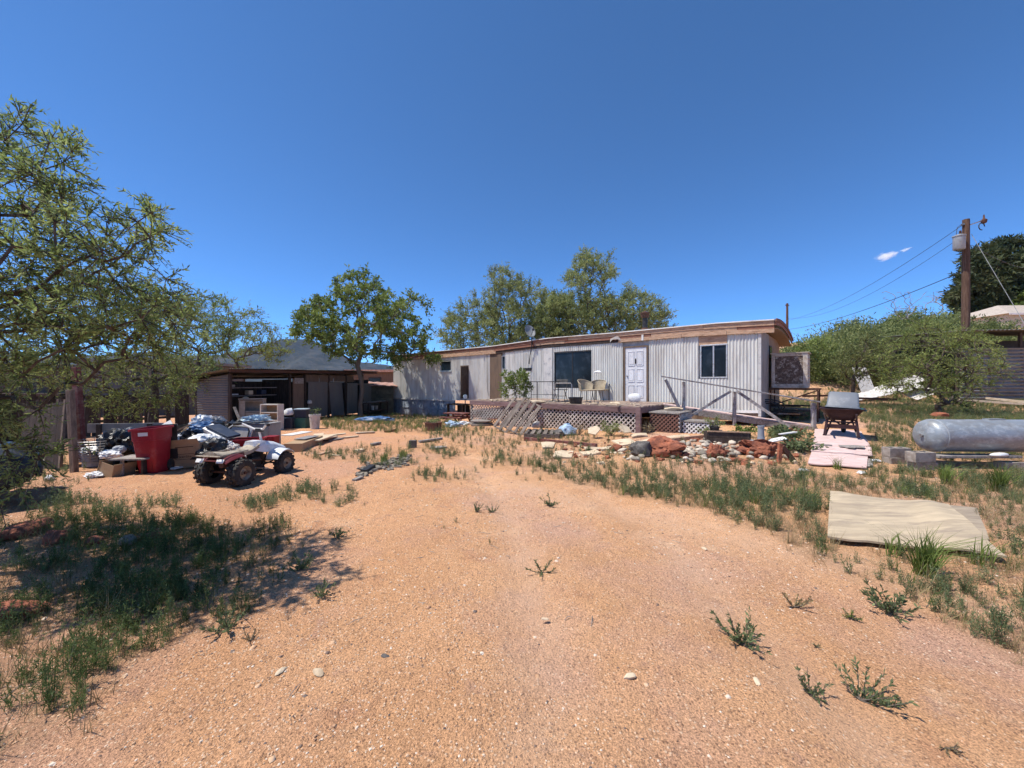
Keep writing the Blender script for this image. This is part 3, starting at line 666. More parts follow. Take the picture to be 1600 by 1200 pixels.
make_tree('mesquite_tree', 'low spreading olive mesquite filling the gap between the two tall ones behind the home', g0(2.6, 30.5),
    [(702, 548), (718, 505), (770, 482), (830, 470), (880, 464), (930, 470), (990, 474), (1035, 492), (1048, 520), (1000, 535), (900, 545)],
    240, 30.5, 2.2, (2.8, 30.4, 4.0), LM['willow'], MT['bark'], 56,
    dict(twigs=8, tl=.8, per=14, L=.19, W=.055, droop=.05, up=.5, spread=.75, thin_r=.02, extra=.4), r_tip=.011, dmin=.36)
make_tree('mesquite_tree', 'tallest olive mesquite behind the mobile home with a spire of bare limbs', g0(6.1, 27.5),
    [(830, 545), (835, 495), (850, 472), (875, 470), (905, 455), (872, 425), (898, 418), (912, 388), (925, 402), (950, 402), (966, 425), (945, 445), (960, 470), (985, 450), (1010, 460), (1030, 475), (1052, 505), (1040, 525), (960, 545)],
    340, 27.5, 2.6, (5.4, 27.4, 4.2), LM['willow'], MT['bark'], 17,
    dict(twigs=8, tl=.72, per=15, L=.17, W=.05, droop=.05, up=.55, spread=.7, thin_r=.02, extra=.4), r_tip=.010, dmin=.33)
make_tree('mesquite_tree', 'spreading fine-leaved mesquite behind the steel tank', g0(15.9, 14.3),
    [(1372, 575), (1390, 530), (1420, 505), (1450, 497), (1490, 515), (1525, 520), (1560, 545), (1575, 585), (1545, 600), (1530, 632), (1480, 640), (1440, 612), (1400, 620)],
    190, 14.4, 1.7, (15.8, 14.3, .95), LM['mesq2'], MT['bark'], 18,
    dict(twigs=6, tl=.42, per=13, L=.10, W=.024, droop=.1, up=.15, spread=.9, thin_r=.014, extra=.4), r_tip=.0085, dmin=.25, pen=.08)
make_tree('mesquite_tree', 'low rounded mesquite between the white heap and the hillside brush', g0(15.6, 17.6),
    [(1300, 585), (1320, 550), (1365, 525), (1395, 540), (1405, 575), (1380, 590), (1340, 592)],
    90, 17.6, 1.4, (15.6, 17.6, 1.8), LM['brush'], MT['bark'], 19,
    dict(twigs=6, tl=.5, per=12, L=.14, W=.035, droop=.1, up=.1, spread=1, thin_r=.016, extra=.4), r_tip=.009, dmin=.25)
# dark pine behind the hill house
make_tree('pine_tree', 'tall dark pine behind the hilltop house', g0(66, 53),
    [(1482, 465), (1490, 440), (1512, 430), (1515, 400), (1540, 385), (1570, 380), (1595, 378), (1640, 400), (1660, 460), (1640, 500), (1540, 500), (1500, 498)],
    150, 53, 5.0, (66, 53, 17), LM['pine'], MT['bark'], 20,
    dict(twigs=10, tl=1.3, per=13, L=.75, W=.20, droop=.0, up=.25, spread=1.1, thin_r=.06, extra=.5), r_tip=.04, dmin=.9)
make_tree('pine_tree', 'smaller deep green tree at the right edge beside the pine', g0(66, 49),
    [(1575, 470), (1600, 445), (1650, 440), (1690, 480), (1640, 505), (1585, 500)],
    70, 49, 3.0, (66.5, 49, 11), LM['china'], MT['bark'], 21,
    dict(twigs=8, tl=1.1, per=12, L=.45, W=.2, droop=.0, up=.2, spread=1.1, thin_r=.05, extra=.5), r_tip=.03, dmin=.8)
for i_, (lab_, bx_, Yd_, poly_, n_, lm_) in enumerate((
    ('pale green shrub on the slope right above the evaporative cooler', 1270, 26, [(1238, 590), (1245, 550), (1270, 532), (1300, 545), (1306, 585), (1280, 600)], 60, 'mesq2'),
    ('dark-stemmed shrub on the skyline left of the bare shrub', 1318, 33, [(1285, 560), (1295, 522), (1318, 500), (1345, 506), (1362, 530), (1350, 570)], 70, 'brush'),
    ('bright shrub on the skyline directly below the bare shrub', 1420, 34, [(1368, 545), (1375, 505), (1405, 488), (1440, 486), (1465, 505), (1462, 545)], 80, 'mesq2'),
    ('olive shrub just left of the utility pole', 1480, 29, [(1448, 545), (1452, 505), (1475, 490), (1503, 498), (1508, 540)], 60, 'willow'),
    ('shrub in front of the hill house right of the utility pole', 1545, 30, [(1512, 545), (1518, 512), (1545, 502), (1585, 512), (1590, 540)], 60, 'brush'))):
    bb_ = (bx_ - 800) / FPX * Yd_
    tr_ = make_tree('hill_shrub', lab_, g0(bb_, Yd_), poly_, n_, Yd_, 1.6, (bb_, Yd_, gz(bb_, Yd_) + .9), LM[lm_], MT['bark'], 60 + i_,
        dict(twigs=7, tl=.75, per=13, L=.19, W=.05, droop=.05, up=.35, spread=.9, thin_r=.02, extra=.5), r_tip=.013, dmin=.35, wander=.18)
    tr_['category'] = 'shrub'
# leafless shrub on the hill
def dead_shrub():
    rng = np.random.default_rng(5); base = Vector((33.5, 32, gz(33.5, 32)))
    tg = [np.array(P(rng.uniform(1378, 1478), rng.uniform(455, 500), 32 + rng.uniform(-1.5, 1.5))) for _ in range(90)]
    tr = [np.array(base) + np.array([0, 0, .6 * i]) for i in range(4)]
    pos, par, ch, rad, tips = grow_tree(tg, tr, .012, 5, .4, .15, .2, .3)
    t = thing('bare_shrub', 'leafless grey shrub on top of the brushy hill', 'shrub', base)
    wood_mesh([p - np.array(base) for p in pos], ch, rad).build('stem', MT['dead_wood'], t)
dead_shrub()

# hillside brush: one mass of scrub
def brush():
    rng = np.random.default_rng(31); Vs, Fs, Ts = [], [], []; b = 0
    sk = [(1200, 545), (1240, 530), (1262, 528), (1300, 512), (1330, 498), (1372, 503), (1400, 490), (1450, 488), (1500, 492), (1560, 502), (1620, 505)]
    cnt = 0
    for _ in range(9000):
        Y = rng.uniform(19, 46); px = rng.uniform(1205, 1640)
        X = (px - 800) / FPX * Y
        z = gz(X, Y); r = rng.uniform(.5, 1.35) * (1 + .012 * Y)
        pyt = 600 + FPX * (CAM_H - (z + 1.5 * r)) / Y
        lim = np.interp(px, [s[0] for s in sk], [s[1] for s in sk])
        if pyt < lim + rng.uniform(4, 16): continue
        if Y < 24 and px < 1345: continue            # open slope beside the home
        if Y < 24.5 and 1325 < px < 1470: continue
        if Y < 27 and px > 1480: continue            # the corrugated barn stands here
        if 50 < X < 72 and 40 < Y < 52: continue
        if pyt > 612: continue
        n = int(460 * r)
        d = _unit(rng.normal(size=(n, 3))); rr = r * (.35 + .75 * rng.random(n) ** .8) * (1 + .35 * np.sin(3 * d[:, 0] + 5 * d[:, 1] + rng.uniform(0, 6)) + .2 * np.sin(7 * d[:, 2] + 6 * d[:, 0]))
        C = np.stack([X + d[:, 0] * rr * 1.1, Y + d[:, 1] * rr * 1.1, z + r * .75 + d[:, 2] * rr * .92], -1)
        C[:, 2] = np.maximum(C[:, 2], z + .05)
        s = .0085 * Y
        ct = rng.normal(.5, .27)
        v, f, t = leaf_quads(C, _unit(d * .6 + rng.normal(size=(n, 3)) * .6 + np.array([0, 0, .3])), s * rng.uniform(.5, 1.2, n), s * .32 * rng.uniform(.6, 1.3, n), rng, np.clip(ct + rng.normal(0, .17, n), 0, 1))
        Vs.append(v); Fs.append(f + b); Ts.append(t); b += len(v); cnt += 1
        if cnt >= 330: break
    o = np_obj('hillside_brush', np.concatenate(Vs), np.concatenate(Fs), LM['brush'], None, np.concatenate(Ts))
    tag(o, 'dense green scrub covering the hillside behind the yard', 'scrub', kind='stuff')
brush()

# ------------------------------------------------------------------ weeds, straw and grass
def blades(n, h0, h1, w, spread, lean, rng, seg=1):
    V, F = [], []
    for i in range(n):
        a = rng.uniform(0, 6.283); r = spread * math.sqrt(rng.random()); b = np.array([r * math.cos(a), r * math.sin(a), 0])
        h = rng.uniform(h0, h1); la = rng.uniform(0, 6.283); ln = abs(rng.normal(0, lean)) * h
        sd = np.array([-math.sin(la + 1), math.cos(la + 1), 0]) * w * .5 * rng.uniform(.7, 1.3)
        k = len(V)
        if seg == 1:
            V += [b - sd, b + sd, b + np.array([math.cos(la) * ln, math.sin(la) * ln, h])]; F.append((k, k + 1, k + 2))
        else:
            m = b + np.array([math.cos(la) * ln * .35, math.sin(la) * ln * .35, h * .62]); t = b + np.array([math.cos(la) * ln * 1.3, math.sin(la) * ln * 1.3, h * .98])
            V += [b - sd, b + sd, m - sd * .8, m + sd * .8, t]; F += [(k, k + 1, k + 3), (k, k + 3, k + 2), (k + 2, k + 3, k + 4)]
    return np.array(V), np.array(F)
def weed(rng, stems=8, h=.20, leaves=15, L=.042, W=.0075):
    V, F = [], []
    for _ in range(stems):
        a = rng.uniform(0, 6.283); ln = abs(rng.normal(0, .28)); hh = h * rng.uniform(.55, 1.15)
        d = np.array([math.cos(a) * ln, math.sin(a) * ln, 1.0]); d /= np.linalg.norm(d); b = rng.normal(size=3) * .02; b[2] = 0
        sd = np.array([-math.sin(a), math.cos(a), 0]) * .0022; k = len(V)
        V += [b - sd, b + sd, b + d * hh]; F.append((k, k + 1, k + 2))
        for j in range(leaves):
            u = rng.uniform(.15, 1); p = b + d * hh * u
            q = rng.normal(size=3) * .8 + d * .9; q /= np.linalg.norm(q); s = np.cross(q, rng.normal(size=3)); s /= max(1e-6, np.linalg.norm(s)); LL = L * rng.uniform(.6, 1.2) * (1.15 - .5 * u)
            k = len(V); V += [p - s * W * .5, p + q * LL * .5 + s * W * .6, p + q * LL]; F.append((k, k + 1, k + 2))
    return np.array(V), np.array(F)
def scatter(name, label, templates, pts, scale, m, rng, kind='stuff', cat='weeds'):
    Vs, Fs, Ts = [], [], []; b = 0
    pick = rng.integers(0, len(templates), len(pts))
    for t, (V, F) in enumerate(templates):
        s = np.where(pick == t)[0]
        if len(s) == 0: continue
        a = rng.uniform(0, 6.283, len(s)); c, sn = np.cos(a)[:, None], np.sin(a)[:, None]; k = scale[s][:, None]
        X = (V[None, :, 0] * c - V[None, :, 1] * sn) * k + pts[s, 0][:, None]; Y = (V[None, :, 0] * sn + V[None, :, 1] * c) * k + pts[s, 1][:, None]
        Zz = V[None, :, 2] * k + pts[s, 2][:, None]
        v = np.stack([X, Y, Zz], -1).reshape(-1, 3)
        f = (F[None] + (np.arange(len(s)) * len(V))[:, None, None]).reshape(-1, 3) + b
        ti = np.clip(rng.normal(.5, .27 if name == 'gravel' else .2, len(s))[:, None] + rng.normal(0, .12, (len(s), len(V))), 0, 1).ravel()
        Vs.append(v); Fs.append(f); Ts.append(ti); b += len(v)
    o = np_obj(name, np.concatenate(Vs), np.concatenate(Fs), m, None, np.concatenate(Ts))
    tag(o, label, cat, kind=kind); return o
KEEPOUT = []      # (x0, x1, y0, y1) or polygons of things lying on the ground
def candidates(per, ymin, ymax, rng):
    """ground points in the view wedge, per square metre"""
    area = 0.5 * (ymax ** 2 - ymin ** 2) * 2 * 1.42
    n = int(area * per); y = np.sqrt(rng.uniform(ymin ** 2, ymax ** 2, n)); x = rng.uniform(-1.42, 1.42, n) * y
    return x, y, gz_np(x, y)
def sow():
    rng = np.random.default_rng(77)
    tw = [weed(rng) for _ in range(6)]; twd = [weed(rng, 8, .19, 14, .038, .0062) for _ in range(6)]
    ts = [blades(9, .07, .24, .005, .05, .45, rng) for _ in range(6)]
    tg = [blades(14, .08, .22, .006, .05, .5, rng, 2) for _ in range(5)]
    acc = {k: [[], []] for k in 'wdsg'}
    for per, a, b in ((300, 1.3, 3), (190, 3, 6), (95, 6, 10), (75, 10, 18), (26, 18, 34)):
        x, y, z = candidates(per, a, b, rng); w, d, s, g = veg_density(x, y, z)
        for k, den, mul in (('w', w, 1.0), ('d', d, 1.15), ('s', s, 1.0), ('g', g, .9)):
            m = rng.random(len(x)) < den * mul
            m &= ~blocked(x, y)
            acc[k][0].append(np.stack([x[m], y[m], z[m] - .004], -1)); acc[k][1].append((rng.uniform(.32, .95, m.sum()) + .25 * (rng.random(m.sum()) < .08)) * (1 + .015 * y[m]))
    # a thin sprinkling on the bare sand
    x, y, z = candidates(2.2, 3.2, 12, rng); px, py = pix(x, y, z)
    m = (rng.random(len(x)) < .22) & (px > 350) & (px < 1250) & ~blocked(x, y); acc['w'][0].append(np.stack([x[m], y[m], z[m]], -1)); acc['w'][1].append(rng.uniform(.15, .5, m.sum()))
    m = (rng.random(len(x)) < .3) & ~blocked(x, y); acc['s'][0].append(np.stack([x[m], y[m], z[m]], -1)); acc['s'][1].append(rng.uniform(.25, .6, m.sum()))
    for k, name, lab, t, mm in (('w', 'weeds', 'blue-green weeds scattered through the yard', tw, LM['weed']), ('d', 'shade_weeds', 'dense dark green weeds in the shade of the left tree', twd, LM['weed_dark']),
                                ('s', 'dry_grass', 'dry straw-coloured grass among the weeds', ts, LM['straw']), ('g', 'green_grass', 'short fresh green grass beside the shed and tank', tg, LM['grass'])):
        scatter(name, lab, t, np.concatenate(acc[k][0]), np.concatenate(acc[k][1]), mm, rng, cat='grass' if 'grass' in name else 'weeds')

def blocked(x, y):
    r = np.zeros(x.shape, bool)
    for poly in KEEPOUT: r |= in_poly(x, y, poly)
    return r

# pebbles and chips of stone
def gravel():
    rng = np.random.default_rng(9); T = []
    for _ in range(8):
        v = np.array([(1, 0, 0), (-1, 0, 0), (0, 1, 0), (0, -1, 0), (0, 0, 1), (0, 0, -1)], float)
        ang = np.array([[math.cos(a) * .8, math.sin(a) * .8, .45] for a in (.8, 2.4, 3.9, 5.5)])
        v = np.concatenate([np.array([[math.cos(a), math.sin(a), -.2] for a in np.linspace(0, 6.283, 6)[:-1]]), ang, [[0, 0, .62]]]) * rng.uniform(.7, 1.25, (10, 3))
        f = []
        for i in range(5): f.append((i, (i + 1) % 5, 5 + i % 4)); 
        for i in range(4): f.append((5 + i, (i + 1) % 5, 5 + (i + 1) % 4))
        for i in range(4): f.append((5 + i, 5 + (i + 1) % 4, 9))
        v[:, 2] *= rng.uniform(.4, .8); T.append((v, np.array(f)))
    P_, S_ = [], []
    for per, a, b, smin, smax in ((1700, 1.3, 3, .003, .009), (480, 3, 6, .005, .014), (60, 6, 11, .008, .022), (8, 11, 20, .012, .03)):
        x, y, z = candidates(per, a, b, rng)
        den = np.clip(.35 + .5 * wob(x, y, 1.6) + np.where((x < .5) & (y < 4.5), .35, 0) + np.where((x < 0) & (y > 4.2), .35, 0), .05, 1)
        m = rng.random(len(x)) < den; P_.append(np.stack([x[m], y[m], z[m]], -1)); S_.append(smin + (smax - smin) * rng.random(m.sum()) ** 3)
    x, y, z = candidates(46, 1.4, 4.6, rng); m = rng.random(len(x)) < np.clip(.28 + .4 * wob(x + 2, y, .45), .03, 1) * np.where(x < .7, 1, .35); P_.append(np.stack([x[m], y[m], z[m]], -1)); S_.append(.006 + .016 * rng.random(m.sum()) ** 2)
    x, y, z = candidates(9.0, 1.4, 12, rng); m = rng.random(len(x)) < np.where(x < .3, .6, .25); P_.append(np.stack([x[m], y[m], z[m]], -1)); S_.append(rng.uniform(.007, .02, m.sum()))
    mm, nt, n, l, b = _nt('mixed_gravel')
    at = n.new('ShaderNodeAttribute'); at.attribute_name = 'tint'; rp = n.new('ShaderNodeValToRGB'); e = rp.color_ramp.elements
    e[0].position = 0; e[0].color = (.13, .10, .085, 1); e[1].position = 1; e[1].color = (.66, .56, .45, 1)
    for p_, c_ in ((.25, (.33, .18, .10)), (.45, (.50, .30, .17)), (.65, (.56, .37, .23)), (.8, (.60, .47, .36))): k = e.new(p_); k.color = (*c_, 1)
    l.new(at.outputs['Fac'], rp.inputs[0]); l.new(rp.outputs[0], b.inputs['Base Color']); b.inputs['Roughness'].default_value = .85
    scatter('gravel', 'loose pebbles and stone chips strewn over the sand', T, np.concatenate(P_), np.concatenate(S_), mm, rng, cat='gravel')

def twigs():
    rng = np.random.default_rng(19); mb = MB()
    x, y, z = candidates(5.0, 1.6, 11, rng); m = (rng.random(len(x)) < np.where(x < 0, .5, .18)) & ~blocked(x, y)
    for a, b, c in zip(x[m], y[m], z[m]):
        t = rng.uniform(0, 6.28); L = rng.uniform(.03, .14); d = np.array([math.cos(t), math.sin(t), 0]); p = np.array([a, b, c + .004])
        mb.tube([p - d * L / 2, p + rng.normal(size=3) * .006 + np.array([0, 0, .004]), p + d * L / 2 + np.array([0, 0, rng.uniform(0, .012)])], [.0022, .003, .0012], 4, cap=False)
    o = mb.build('dry_twigs', MT['dead_wood'], None); tag(o, 'dry twigs and stems strewn on the sand', 'twigs', kind='stuff')
# ------------------------------------------------------------------ the mobile home (local frame: u along the front to the right, v into the house)
AX, AY = 7.856, 12.2
EU = Vector((.755, -.656, 0)); EV = Vector((.656, .755, 0)); HRZ = math.atan2(-.656, .755)
def wu(px): 
    k = (px - 800) / FPX; return (k * AY - AX) / (.755 + .656 * k)
def wz(px, py): return CAM_H + (600 - py) / FPX * (AY - .656 * wu(px))
def UV(u, v, z=0.0): return Vector((AX, AY, 0)) + EU * u + EV * v + Vector((0, 0, z))
UL = wu(615); WID = 4.6
def ztop(u): return float(np.interp(u, [UL, -19, -14, -11.7, -8.1, -5, -1.2, .5], [3.56, 3.58, 3.60, 3.60, 3.74, 3.70, 3.70, 3.64]))
def zbot(u): return float(np.interp(u, [UL, 0], [.70, .80]))
home = thing('mobile_home', 'long weathered white corrugated mobile home with brown fascia and wooden deck', 'mobile home', (AX, AY, 0), HRZ)
PIT = .098
def corr(mb, u0, u1, z0, z1, v=-.012, amp=.016, rows=4, sd=0, horiz=False):
    n = max(3, int(round((u1 - u0) / PIT * 6))); us = np.linspace(u0, u1, n + 1); rnd = random.Random(sd)
    ph = rnd.uniform(0, 1); b = len(mb.v); dz = [rnd.uniform(-.01, .01) for _ in range(2)]
    for r in range(rows + 1):
        t = r / rows
        for u in us:
            dent = .006 * mnoise.noise(Vector((u * 1.9, t * 2.3, sd * 3.1)))
            zz = z0 + (z1 - z0) * t + (dz[0] if r == 0 else 0) + (.006 * math.sin(u * 3 + sd) if r == 0 else 0)
            mb.v.append((u, v - amp * math.sin(2 * math.pi * u / PIT) + dent, zz))
    for r in range(rows):
        for i in range(n): mb.f.append((b + r * (n + 1) + i, b + r * (n + 1) + i + 1, b + (r + 1) * (n + 1) + i + 1, b + (r + 1) * (n + 1) + i))
    return mb
_ns = [0]
def sheets(pl, pr, zt=None, zb=None, width=.82, name='siding_sheet'):
    u0, u1 = wu(pl), wu(pr); k = max(1, int(round((u1 - u0) / width)))
    for i in range(k):
        a = u0 + (u1 - u0) * i / k; b = u0 + (u1 - u0) * (i + 1) / k; _ns[0] += 1
        m = corr(MB(), a - .012, b + .012, zbot(a) if zb is None else zb, 3.30 if zt is None else zt, -.020 - .004 * (_ns[0] % 2), sd=_ns[0])
        m.build(name, MT['siding'], home, smooth=True)
# body behind the sheets
MB().b2((UL + .02, .06, .74), (-.02, WID - .02, 3.34)).build('wall', MT['siding_flat'], home)
sheets(615, 688); sheets(706, 720); sheets(733, 766); sheets(790, 866); sheets(925, 973); sheets(1014, 1091); sheets(1137, 1187)
sheets(688, 706, zb=wz(697, 563) + .01); sheets(688, 706, zt=wz(697, 580) - .02)
sheets(720, 733, zb=wz(727, 571)); sheets(784, 790, zt=wz(787, 577)); sheets(866, 925, zb=wz(895, 549) + .01); sheets(866, 925, zt=wz(895, 606) - .01)
sheets(1091, 1137, zt=wz(1114, 591) - .02)
# brown plywood panel, panel over the right window
MB().b2((wu(766), -.03, zbot(-11)), (wu(784), .05, 3.3)).build('plywood_panel', MT['brown_ply'], home)
MB().b2((wu(1091) + .02, -.012, wz(1114, 539)), (wu(1137) - .02, .05, 3.3)).build('plywood_panel', MT['fascia_light'], home)
def window(pl, pr, pt, pb, fw=.04, mull=True, frame=MT['alu'], proud=.035):
    u0, u1 = wu(pl), wu(pr); pm = (pl + pr) / 2; z1, z0 = wz(pm, pt), wz(pm, pb)
    m = MB(); d0, d1 = -proud, .05
    w = MB(); w.b2((u0, d0, z1 - fw), (u1, d1, z1)); w.b2((u0, d0, z0), (u1, d1, z0 + fw)); w.b2((u0, d0 + .003, z0 + fw), (u0 + fw, d1, z1 - fw)); w.b2((u1 - fw, d0 + .003, z0 + fw), (u1, d1, z1 - fw))
    if mull: w.b2(((u0 + u1) / 2 - fw * .5, d0 + .006, z0 + fw), ((u0 + u1) / 2 + fw * .5, d1, z1 - fw))
    win = w.build('window', frame, home, bevel=.004)
    uu = [u0 + fw, (u0 + u1) / 2, u1 - fw] if mull else [u0 + fw, u1 - fw]
    for i in range(len(uu) - 1):
        a = uu[i] + (fw * .5 if (mull and i == 1) else 0); b = uu[i + 1] - (fw * .5 if (mull and i == 0) else 0)
        MB().b2((a, .015 - .012 * i, z0 + fw), (b, .022 - .012 * i, z1 - fw)).build('pane', MT['glass'], win)
    return win
window(1094, 1137, 538, 591, .045); window(689, 705.5, 564, 580, .04, False); window(866.5, 925, 549.5, 606, .035, True, MT['black_iron'], .02)
window(784.5, 790, 556, 577, .03, False)
MB().b2((wu(688), -.07, wz(697, 581.5)), (wu(706), -.02, wz(697, 580))).build('window_sill', MT['alu'], home)
# dark slot and flat sheet under it left of the big window
MB().b2((wu(818), -.065, wz(825, 579)), (wu(831), -.02, wz(825, 575))).build('vent_slot', MT['black_iron'], home)
MB().b2((wu(820), -.05, wz(825, 603)), (wu(830), -.042, wz(825, 580))).build('flat_patch', MT['siding_flat'], home)
MB().b2((wu(850), -.05, zbot(-8) + .05), (wu(865) - .05, -.028, 3.28)).build('flat_patch', MT['siding_flat'], home)
# open doorway at the left with a dark half-open door
u0, u1 = wu(720), wu(733); zb_, zt_ = wz(727, 622), wz(727, 571)
dw = MB().b2((u0 + .05, .02, zb_), (u1 - .03, .05, zt_ - .03)).build('doorway', MT['painted_shade'], home)  # flat near-black panel carries the shade of the open doorway
fr = MB(); fr.b2((u0, -.035, zb_), (u0 + .06, .05, zt_)); fr.b2((u1 - .05, -.035, zb_), (u1, .05, zt_)); fr.b2((u0 + .06, -.033, zt_ - .05), (u1 - .05, .05, zt_))
fr.build('door_frame', MT['brown_ply'], home)
MB().b2((u1 - .06, -.5, zb_ + .02), (u1 - .03, -.04, zt_ - .08)).build('half_open_door', MT['dark_wood'], home)
# white six-panel door
u0, u1 = wu(977.5), wu(1010.5); zb_, zt_ = wz(993, 627), wz(993, 543)
dr = MB().b2((u0, -.03, zb_), (u1, .05, zt_)).build('door', MT['door'], home, bevel=.004)
tag(dr, 'white six-panel front door'); W_ = u1 - u0; H_ = zt_ - zb_
for c in (0, 1):
    a = u0 + W_ * (.14 + .40 * c); b = a + W_ * .32
    for (f0, f1) in ((.07, .30), (.36, .60), (.66, .93)):
        z0, z1 = zb_ + H_ * f0, zb_ + H_ * f1
        m = MB(); t = .018; y0, y1 = -.046, -.030
        m.b2((a, y0, z0), (b, y1, z0 + t)); m.b2((a, y0, z1 - t), (b, y1, z1)); m.b2((a, y0 + .001, z0 + t), (a + t, y1, z1 - t)); m.b2((b - t, y0 + .001, z0 + t), (b, y1, z1 - t))
        m.b2((a + .05, -.040, z0 + .05), (b - .05, -.030, z1 - .05)); m.build('door_panel', MT['door'], dr, bevel=.006)
m = MB(); m.lathe([(.0, 0), (.026, .005), (.03, .03), (.02, .05), (0, .052)], 12, Matrix.Translation((u0 + .08, -.03, zb_ + .98)) @ Matrix.Rotation(R(90), 4, 'X')); m.build('door_knob', MT['steel'], dr, smooth=True)
m = MB(); m.bar(((u0 + u1) / 2, -.05, zb_ + 1.45), ((u0 + u1) / 2, -.06, zb_ + 1.65), .03, .03); m.build('door_knocker', MT['black_iron'], dr)
fr = MB(); fr.b2((u0 - .07, -.055, zb_), (u0 - .005, .05, zt_ + .06)); fr.b2((u1 + .005, -.055, zb_), (u1 + .07, .05, zt_ + .06)); fr.b2((u0 - .005, -.053, zt_ + .004), (u1 + .005, .05, zt_ + .06))
fr.build('door_frame', MT['brown_ply'], home)
# fascia boards in three overlapping courses
rnd = random.Random(3)
for zz0, zz1, vv, mk, lens in ((-.165, -.02, -.105, 'fascia', (2.2, 3.6)), (-.285, -.15, -.085, 'fascia', (1.6, 3.0)), (-.40, -.275, -.100, 'fascia_light', (1.4, 3.0))):
    u = UL - .05
    while u < .38:
        L = rnd.uniform(*lens); e = min(.40, u + L)
        if .40 - e < .4: e = .40
        mm = MT[mk] if rnd.random() < .7 else MT['fascia_light' if mk == 'fascia' else 'fascia']
        skip = (mk == 'fascia_light' and rnd.random() < .12)
        if not skip:
            o1, o2 = rnd.uniform(-.012, .012), rnd.uniform(-.012, .012); dv = rnd.uniform(-.006, .006)
            n = max(1, int((e - u) / .8)); m = MB()
            def fn(a, b, u=u, e=e, o1=o1, o2=o2, vv=vv, dv=dv, zz0=zz0, zz1=zz1):
                uu = u + .006 + (e - u - .012) * a; return (uu, vv + dv, ztop(uu) + (zz0 if b < .5 else zz1) + o1 + (o2 - o1) * a)
            m.sheet(fn, n, 1, .03, (0, -1, 0)); m.build('fascia_board', mm, home)
        u = e
MB().sheet(lambda a, b: (UL - .04 + (.42 - UL) * a, -.06, ztop(UL + (-UL) * a) - .39 + .39 * b), 30, 1, .05, (0, -1, 0)).build('fascia_backing', MT['dark_wood'], home)
# bowed roof with a white coating
def roof_z(u, t): return ztop(u) + .20 * math.sin(math.pi * min(1, t * .98 + .01)) - .20 * t + .010 * math.sin(u * 2.2) * math.sin(t * 9)
RU0, RU1 = UL - .08, .40
def roof_fn(a, b): 
    u = RU0 + (RU1 - RU0) * a; return (u, -.15 + (WID + .39) * b, roof_z(u, b))
MB().sheet(roof_fn, 40, 16, .035).build('roof', MT['roof_white'], home, smooth=True)
def gable(a, b):
    return (.402, -.10 + (WID + .33) * a, roof_z(.4, a) - .03 - (.15 if b < .5 else .0))
MB().sheet(gable, 16, 1, .03, (-1, 0, 0)).build('end_fascia', MT['fascia'], home, smooth=True)
MB().sheet(lambda a, b: (.434, -.12 + (WID + .37) * a, roof_z(.4, a) + .02 - (.09 if b < .5 else .0)), 16, 1, .03, (-1, 0, 0)).build('roof_edge', MT['fascia'], home, smooth=True)
MB().sheet(lambda a, b: (-.3 + .70 * b, -.03 + (WID + .2) * a, roof_z(.4, a) - .26), 12, 1, .02).build('soffit', MT['tan_wall'], home)
# end wall
MB().b2((-.02, .0, .55), (.035, 1.62, 3.36)).build('end_panel', MT['grey_panel'], home)
MB().b2((-.02, 1.63, .75), (.02, WID, 3.36)).build('end_wall', MT['tan_wall'], home)
w = MB(); w.b2((.02, 1.75, 2.55), (.05, 2.25, 3.0)); ew = w.build('window', MT['black_iron'], home); MB().b2((.05, 1.79, 2.59), (.056, 2.21, 2.96)).build('pane', MT['glass'], ew)
MB().b2((-.035, -.045, .62), (.045, .0, 3.3)).build('corner_trim', MT['siding_flat'], home)
# white drip strip and cloth skirt at the right, blue-grey skirting at the left
MB().sheet(lambda a, b: (wu(1090) + (-.03 - wu(1090)) * a, -.035 - .01 * math.sin(9 * a), .72 + .09 * b + .01 * math.sin(a * 7)), 14, 1, .012, (0, -1, 0)).build('drip_strip', MT['white_paint'], home)
MB().sheet(lambda a, b: (wu(1062) + (-.03 - wu(1062)) * a, .0 + .03 * math.sin(a * 23) * (1 - b) + .02 * math.sin(a * 51) * (1 - b), .28 + .5 * b), 60, 3, .012, (0, -1, 0)).build('skirt_cloth', MT['brown_ply'], home, smooth=True)
m = MB(); m.b2((-7, .5, .2), (-.4, 4.2, .78)); m.build('underside', MT['painted_shade'], home)  # solid dark block in place of the shade below the floor
for i, (a, b) in enumerate(((615, 640), (640, 662), (662, 686), (686, 712))):
    zl = gz(*UV(wu(a), 0)[:2]) - .05
    MB().sheet(lambda s, t, a=a, b=b, zl=zl: (wu(a) + .01 + (wu(b) - wu(a) - .02) * s, -.03 + .006 * math.sin(s * 20 + i), zl + (.72 - zl) * t), 10, 2, .02, (0, -1, 0)).build('skirting_panel', MT['skirt_blue'], home)
MB().b2((UL, -.075, .14), (wu(712), -.052, .19)).build('skirting_batten', MT['skirt_blue'], home)
MB().b2((UL, -.085, .66), (wu(712), -.045, .73)).build('skirting_batten', MT['siding_flat'], home)
# stove chimney
cu = wu(1027) ; 
ch = MB(); cp = (-4.15, 1.1)
ch.lathe([(.10, 0), (.10, .55)], 16, Matrix.Translation((cp[0], cp[1], 3.85))); chm = ch.build('chimney_pipe', MT['black_iron'], home, smooth=True)
c2 = MB(); c2.lathe([(.14, 0), (.17, .05), (.17, .16), (.20, .17), (.20, .20), (.02, .27)], 16, Matrix.Translation((cp[0], cp[1], 4.36))); c2.build('chimney_cap', MT['rust'], chm, smooth=True)
c3 = MB(); c3.lathe([(.2, 0), (.12, .1)], 16, Matrix.Translation((cp[0], cp[1], 3.84))); c3.build('flashing', MT['rust'], chm, smooth=True)
